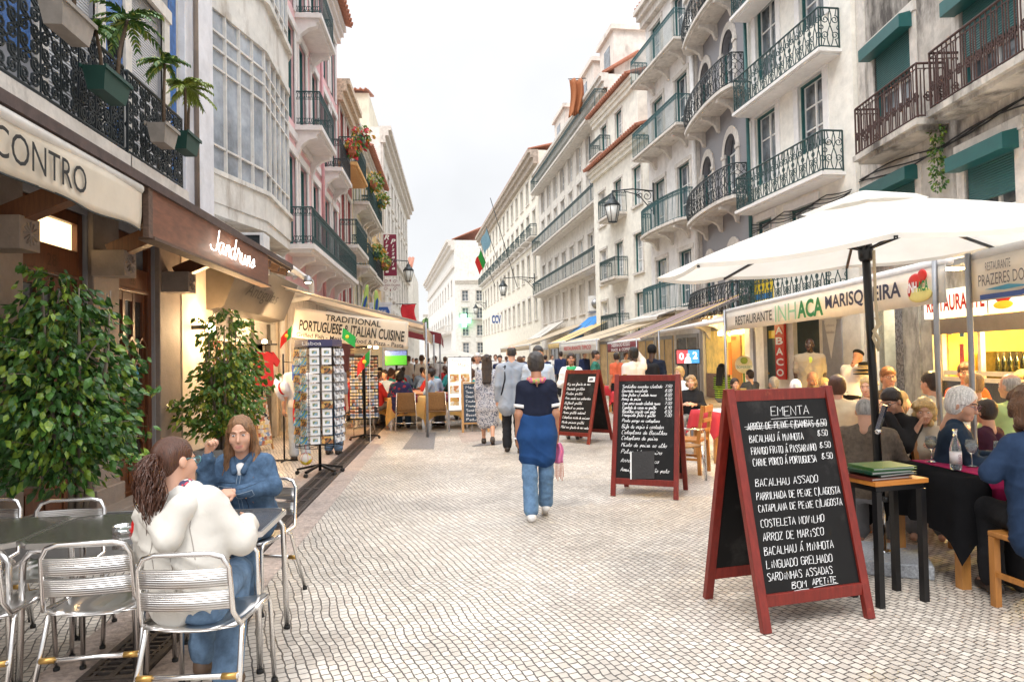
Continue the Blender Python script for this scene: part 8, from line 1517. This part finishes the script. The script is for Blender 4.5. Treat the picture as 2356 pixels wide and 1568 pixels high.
wv = M('green_stripe'); n_, l_ = wv.node_tree.nodes, wv.node_tree.links; tx = n_.new('ShaderNodeTexCoord'); w_ = n_.new('ShaderNodeTexWave'); w_.bands_direction = 'Z'; w_.inputs['Scale'].default_value = 6; l_.new(tx.outputs['Object'], w_.inputs[0]); rp_ = n_.new('ShaderNodeValToRGB'); rp_.color_ramp.interpolation = 'CONSTANT'; rp_.color_ramp.elements[0].color = (.01, .012, .01, 1); rp_.color_ramp.elements[1].position = .5; rp_.color_ramp.elements[1].color = (.35, .55, .05, 1); l_.new(w_.outputs[0], rp_.inputs[0]); l_.new(rp_.outputs[0], n_['Principled BSDF'].inputs['Base Color'])
# ---- legs behind the postcard stand belong to two shoppers
person('shopper in pale jeans hidden behind the postcard stand', tuple(G(690, 1058))[:2]+(0,), .4, 'stand', 1.72, hair=('short', HB), top=WHT, sleeve=.5, bottom=cloth('pale_jeans', (.42, .46, .52)), shoes=SHOE, res=.02)
person('second shopper in blue jeans behind the postcard stand', tuple(G(768, 1045))[:2]+(0,), -.2, 'stand', 1.7, hair=('short', HD), top=GREYF, sleeve=.5, bottom=DENL, shoes=SHOE, res=.02)
# ---- left terrace diners and the crowd: a few figures built once, then copied with their own clothes
def grp_sit(label, x, y, rz, **k): return person(label, (x, y, 0), rz, 'sit', k.pop('h', 1.68), group='diners on the left terrace', res=k.pop('res', .02), bottom=k.pop('bottom', GREYF), arms=('table', 'table'), shoes=SHOE, **k)
grp_sit('woman with a blue flowered shawl, back to the camera, at the front left table', -1.15, 16.35, -.1, hair=('curly', HBK), top=spots('flower_shawl', (.02, .025, .12), [(.03, .03, .16), (.4, .03, .06), (.03, .15, .12)], 22, thr=.6), sleeve=.7, fem=True, coat=.03, hem=.05, bottom=DEN)
grp_sit('man in glasses and a dark green polo leaning on the front terrace table', .12, 17.3, 2.0, hair=('short', HD), top=cloth('bottle_green', (.015, .035, .025)), sleeve=.4, skin=SKINT, lean=.1, extra=lambda t, tp, g, s, J: specs(t, J['hc'], J['H'], s))
grp_sit('man in a mint green shirt, back to the camera, by the awning post', .3, 18.3, .1, hair=('short', HD), top=cloth('mint_shirt', (.25, .55, .45), .06), sleeve=.42)
grp_sit('red shirted diner beside the magnet stand', -2.4, 15.9, 1.2, hair=('short', HB), top=cloth('red_shirt', (.55, .03, .05)), sleeve=.5)
protoS = [grp_sit('x', -1.5, 19, 0, hair=('bob', HB), top=M('crowd_top', (.3, .3, .3), .85), sleeve=.5, fem=True, res=.028), grp_sit('x', 0, 19, 0, hair=('short', HD), top=M('crowd_top'), sleeve=.5, res=.028), grp_sit('x', 0, 20, 0, hair=('curly', HB2), top=M('crowd_top'), sleeve=.9, fem=True, res=.028)]
TOPS = [('red', (.5, .04, .04)), ('dark green', (.04, .15, .07)), ('white', (.72, .7, .68)), ('orange', (.6, .22, .05)), ('black', (.015, .015, .017)), ('pale blue', (.35, .45, .6)), ('pink', (.6, .12, .3)), ('grey', (.25, .25, .26)), ('beige', (.5, .42, .3)), ('navy', (.02, .03, .08)), ('teal', (.05, .3, .3)), ('brown', (.12, .06, .035))]
TM = {n: cloth('top_'+n.replace(' ', '_'), c) for n, c in TOPS}; rd = random.Random(11); used = set()
seats = [(-1.7, 16.9), (-.55, 17.5), (.5, 17.3), (-2.3, 17.2), (-1.6, 18.3), (-1.45, 19.4), (-.6, 18.4), (-.5, 19.3), (.35, 19.2), (-2.6, 18.6), (-2.7, 19.8), (-1.75, 20.4), (-1.5, 21.6), (-.65, 20.7), (-.55, 21.9), (.25, 20.9), (.2, 21.9), (-2.6, 21.2), (-2.0, 23), (-1.0, 23.4), (-.2, 23.6), (.4, 23.2), (-1.6, 25), (-.6, 25.4), (.2, 25.6), (-2.4, 25.4), (-1.2, 27.5), (-.2, 27.8), (.5, 27.4)]
ROW = ['front', 'second', 'third', 'fourth', 'fifth', 'sixth', 'last']
for k, (x, y) in enumerate(seats):
    i = k % 3; n = TOPS[(k*5+k//3) % 12][0]; o = protoS[i] if i not in used else dup(protoS[i], None); used.add(i); o.location = (x+rd.uniform(-.1, .1), y, 0); o.rotation_euler.z = rd.choice([0, 0, PI, 1.5, -1.4])+rd.uniform(-.4, .4); remat(o, {'crowd_top': TM[n]})
    o['label'] = '%s haired diner, %s top, left terrace %s row, %s' % (('brown', 'dark', 'auburn')[i], n, ['first', 'second', 'third', 'fourth', 'fifth', 'sixth', 'seventh'][min(6, int((y-16.5)/1.7))], 'far left' if x < -2 else 'left' if x < -1 else 'centre' if x < 0 else 'right')
protoW = [person('x', (0, 30, 0), 0, 'stand', 1.7, hair=('bob', HB), top=M('crowd_top'), sleeve=.5, bottom=M('crowd_legs', (.05, .06, .1), .8), shoes=SHOE, res=.032, fem=True, walk=.4, group='pedestrians down the street'), person('x', (0, 31, 0), 0, 'stand', 1.76, hair=('short', HD), top=M('crowd_top'), sleeve=.9, bottom=M('crowd_legs'), shoes=SHOE, res=.032, walk=-.4, group='pedestrians down the street')]
used = set(); crowd = [(px, Y) for px, Y in ((940, 27), (958, 31), (970, 24), (985, 34), (1000, 28), (1012, 38), (1024, 30), (1036, 44), (1046, 33), (1058, 27), (1068, 40), (1078, 30), (1090, 25), (1104, 35), (1112, 28), (1128, 40), (1140, 31), (1150, 24), (1165, 36), (1180, 27), (1196, 17.5), (1205, 33), (1222, 40), (1255, 30), (1270, 38), (1290, 28), (950, 45), (975, 50), (995, 55), (1020, 58), (1050, 52), (1075, 60), (1100, 56), (1125, 65), (1030, 70), (1060, 75), (1010, 48), (1345, 30), (1440, 26), (1240, 50))]
for k, (px, Y) in enumerate(crowd):
    i = k % 2; n = TOPS[(k*7+2+k//5) % 12][0]; o = protoW[i] if i not in used else dup(protoW[i], None); used.add(i); o.location = at(px, Y); o.rotation_euler.z = rd.choice([0, PI])+rd.uniform(-.5, .5); remat(o, {'crowd_top': TM[n], 'crowd_legs': (DEN, BLKC, GREYF)[k % 3]}); sc_ = rd.uniform(.95, 1.05); o.scale = (sc_,)*3
    o['label'] = '%s pedestrian, %s top, %s, %s' % (('brown haired', 'dark haired')[i], n, 'street middle' if 1000 < px < 1110 else 'near the left terrace' if px <= 1000 else 'near the right awnings', 'in the near crowd' if Y < 29 else 'in the mid crowd' if Y < 37 else 'in the far crowd' if Y < 50 else 'farthest crowd')
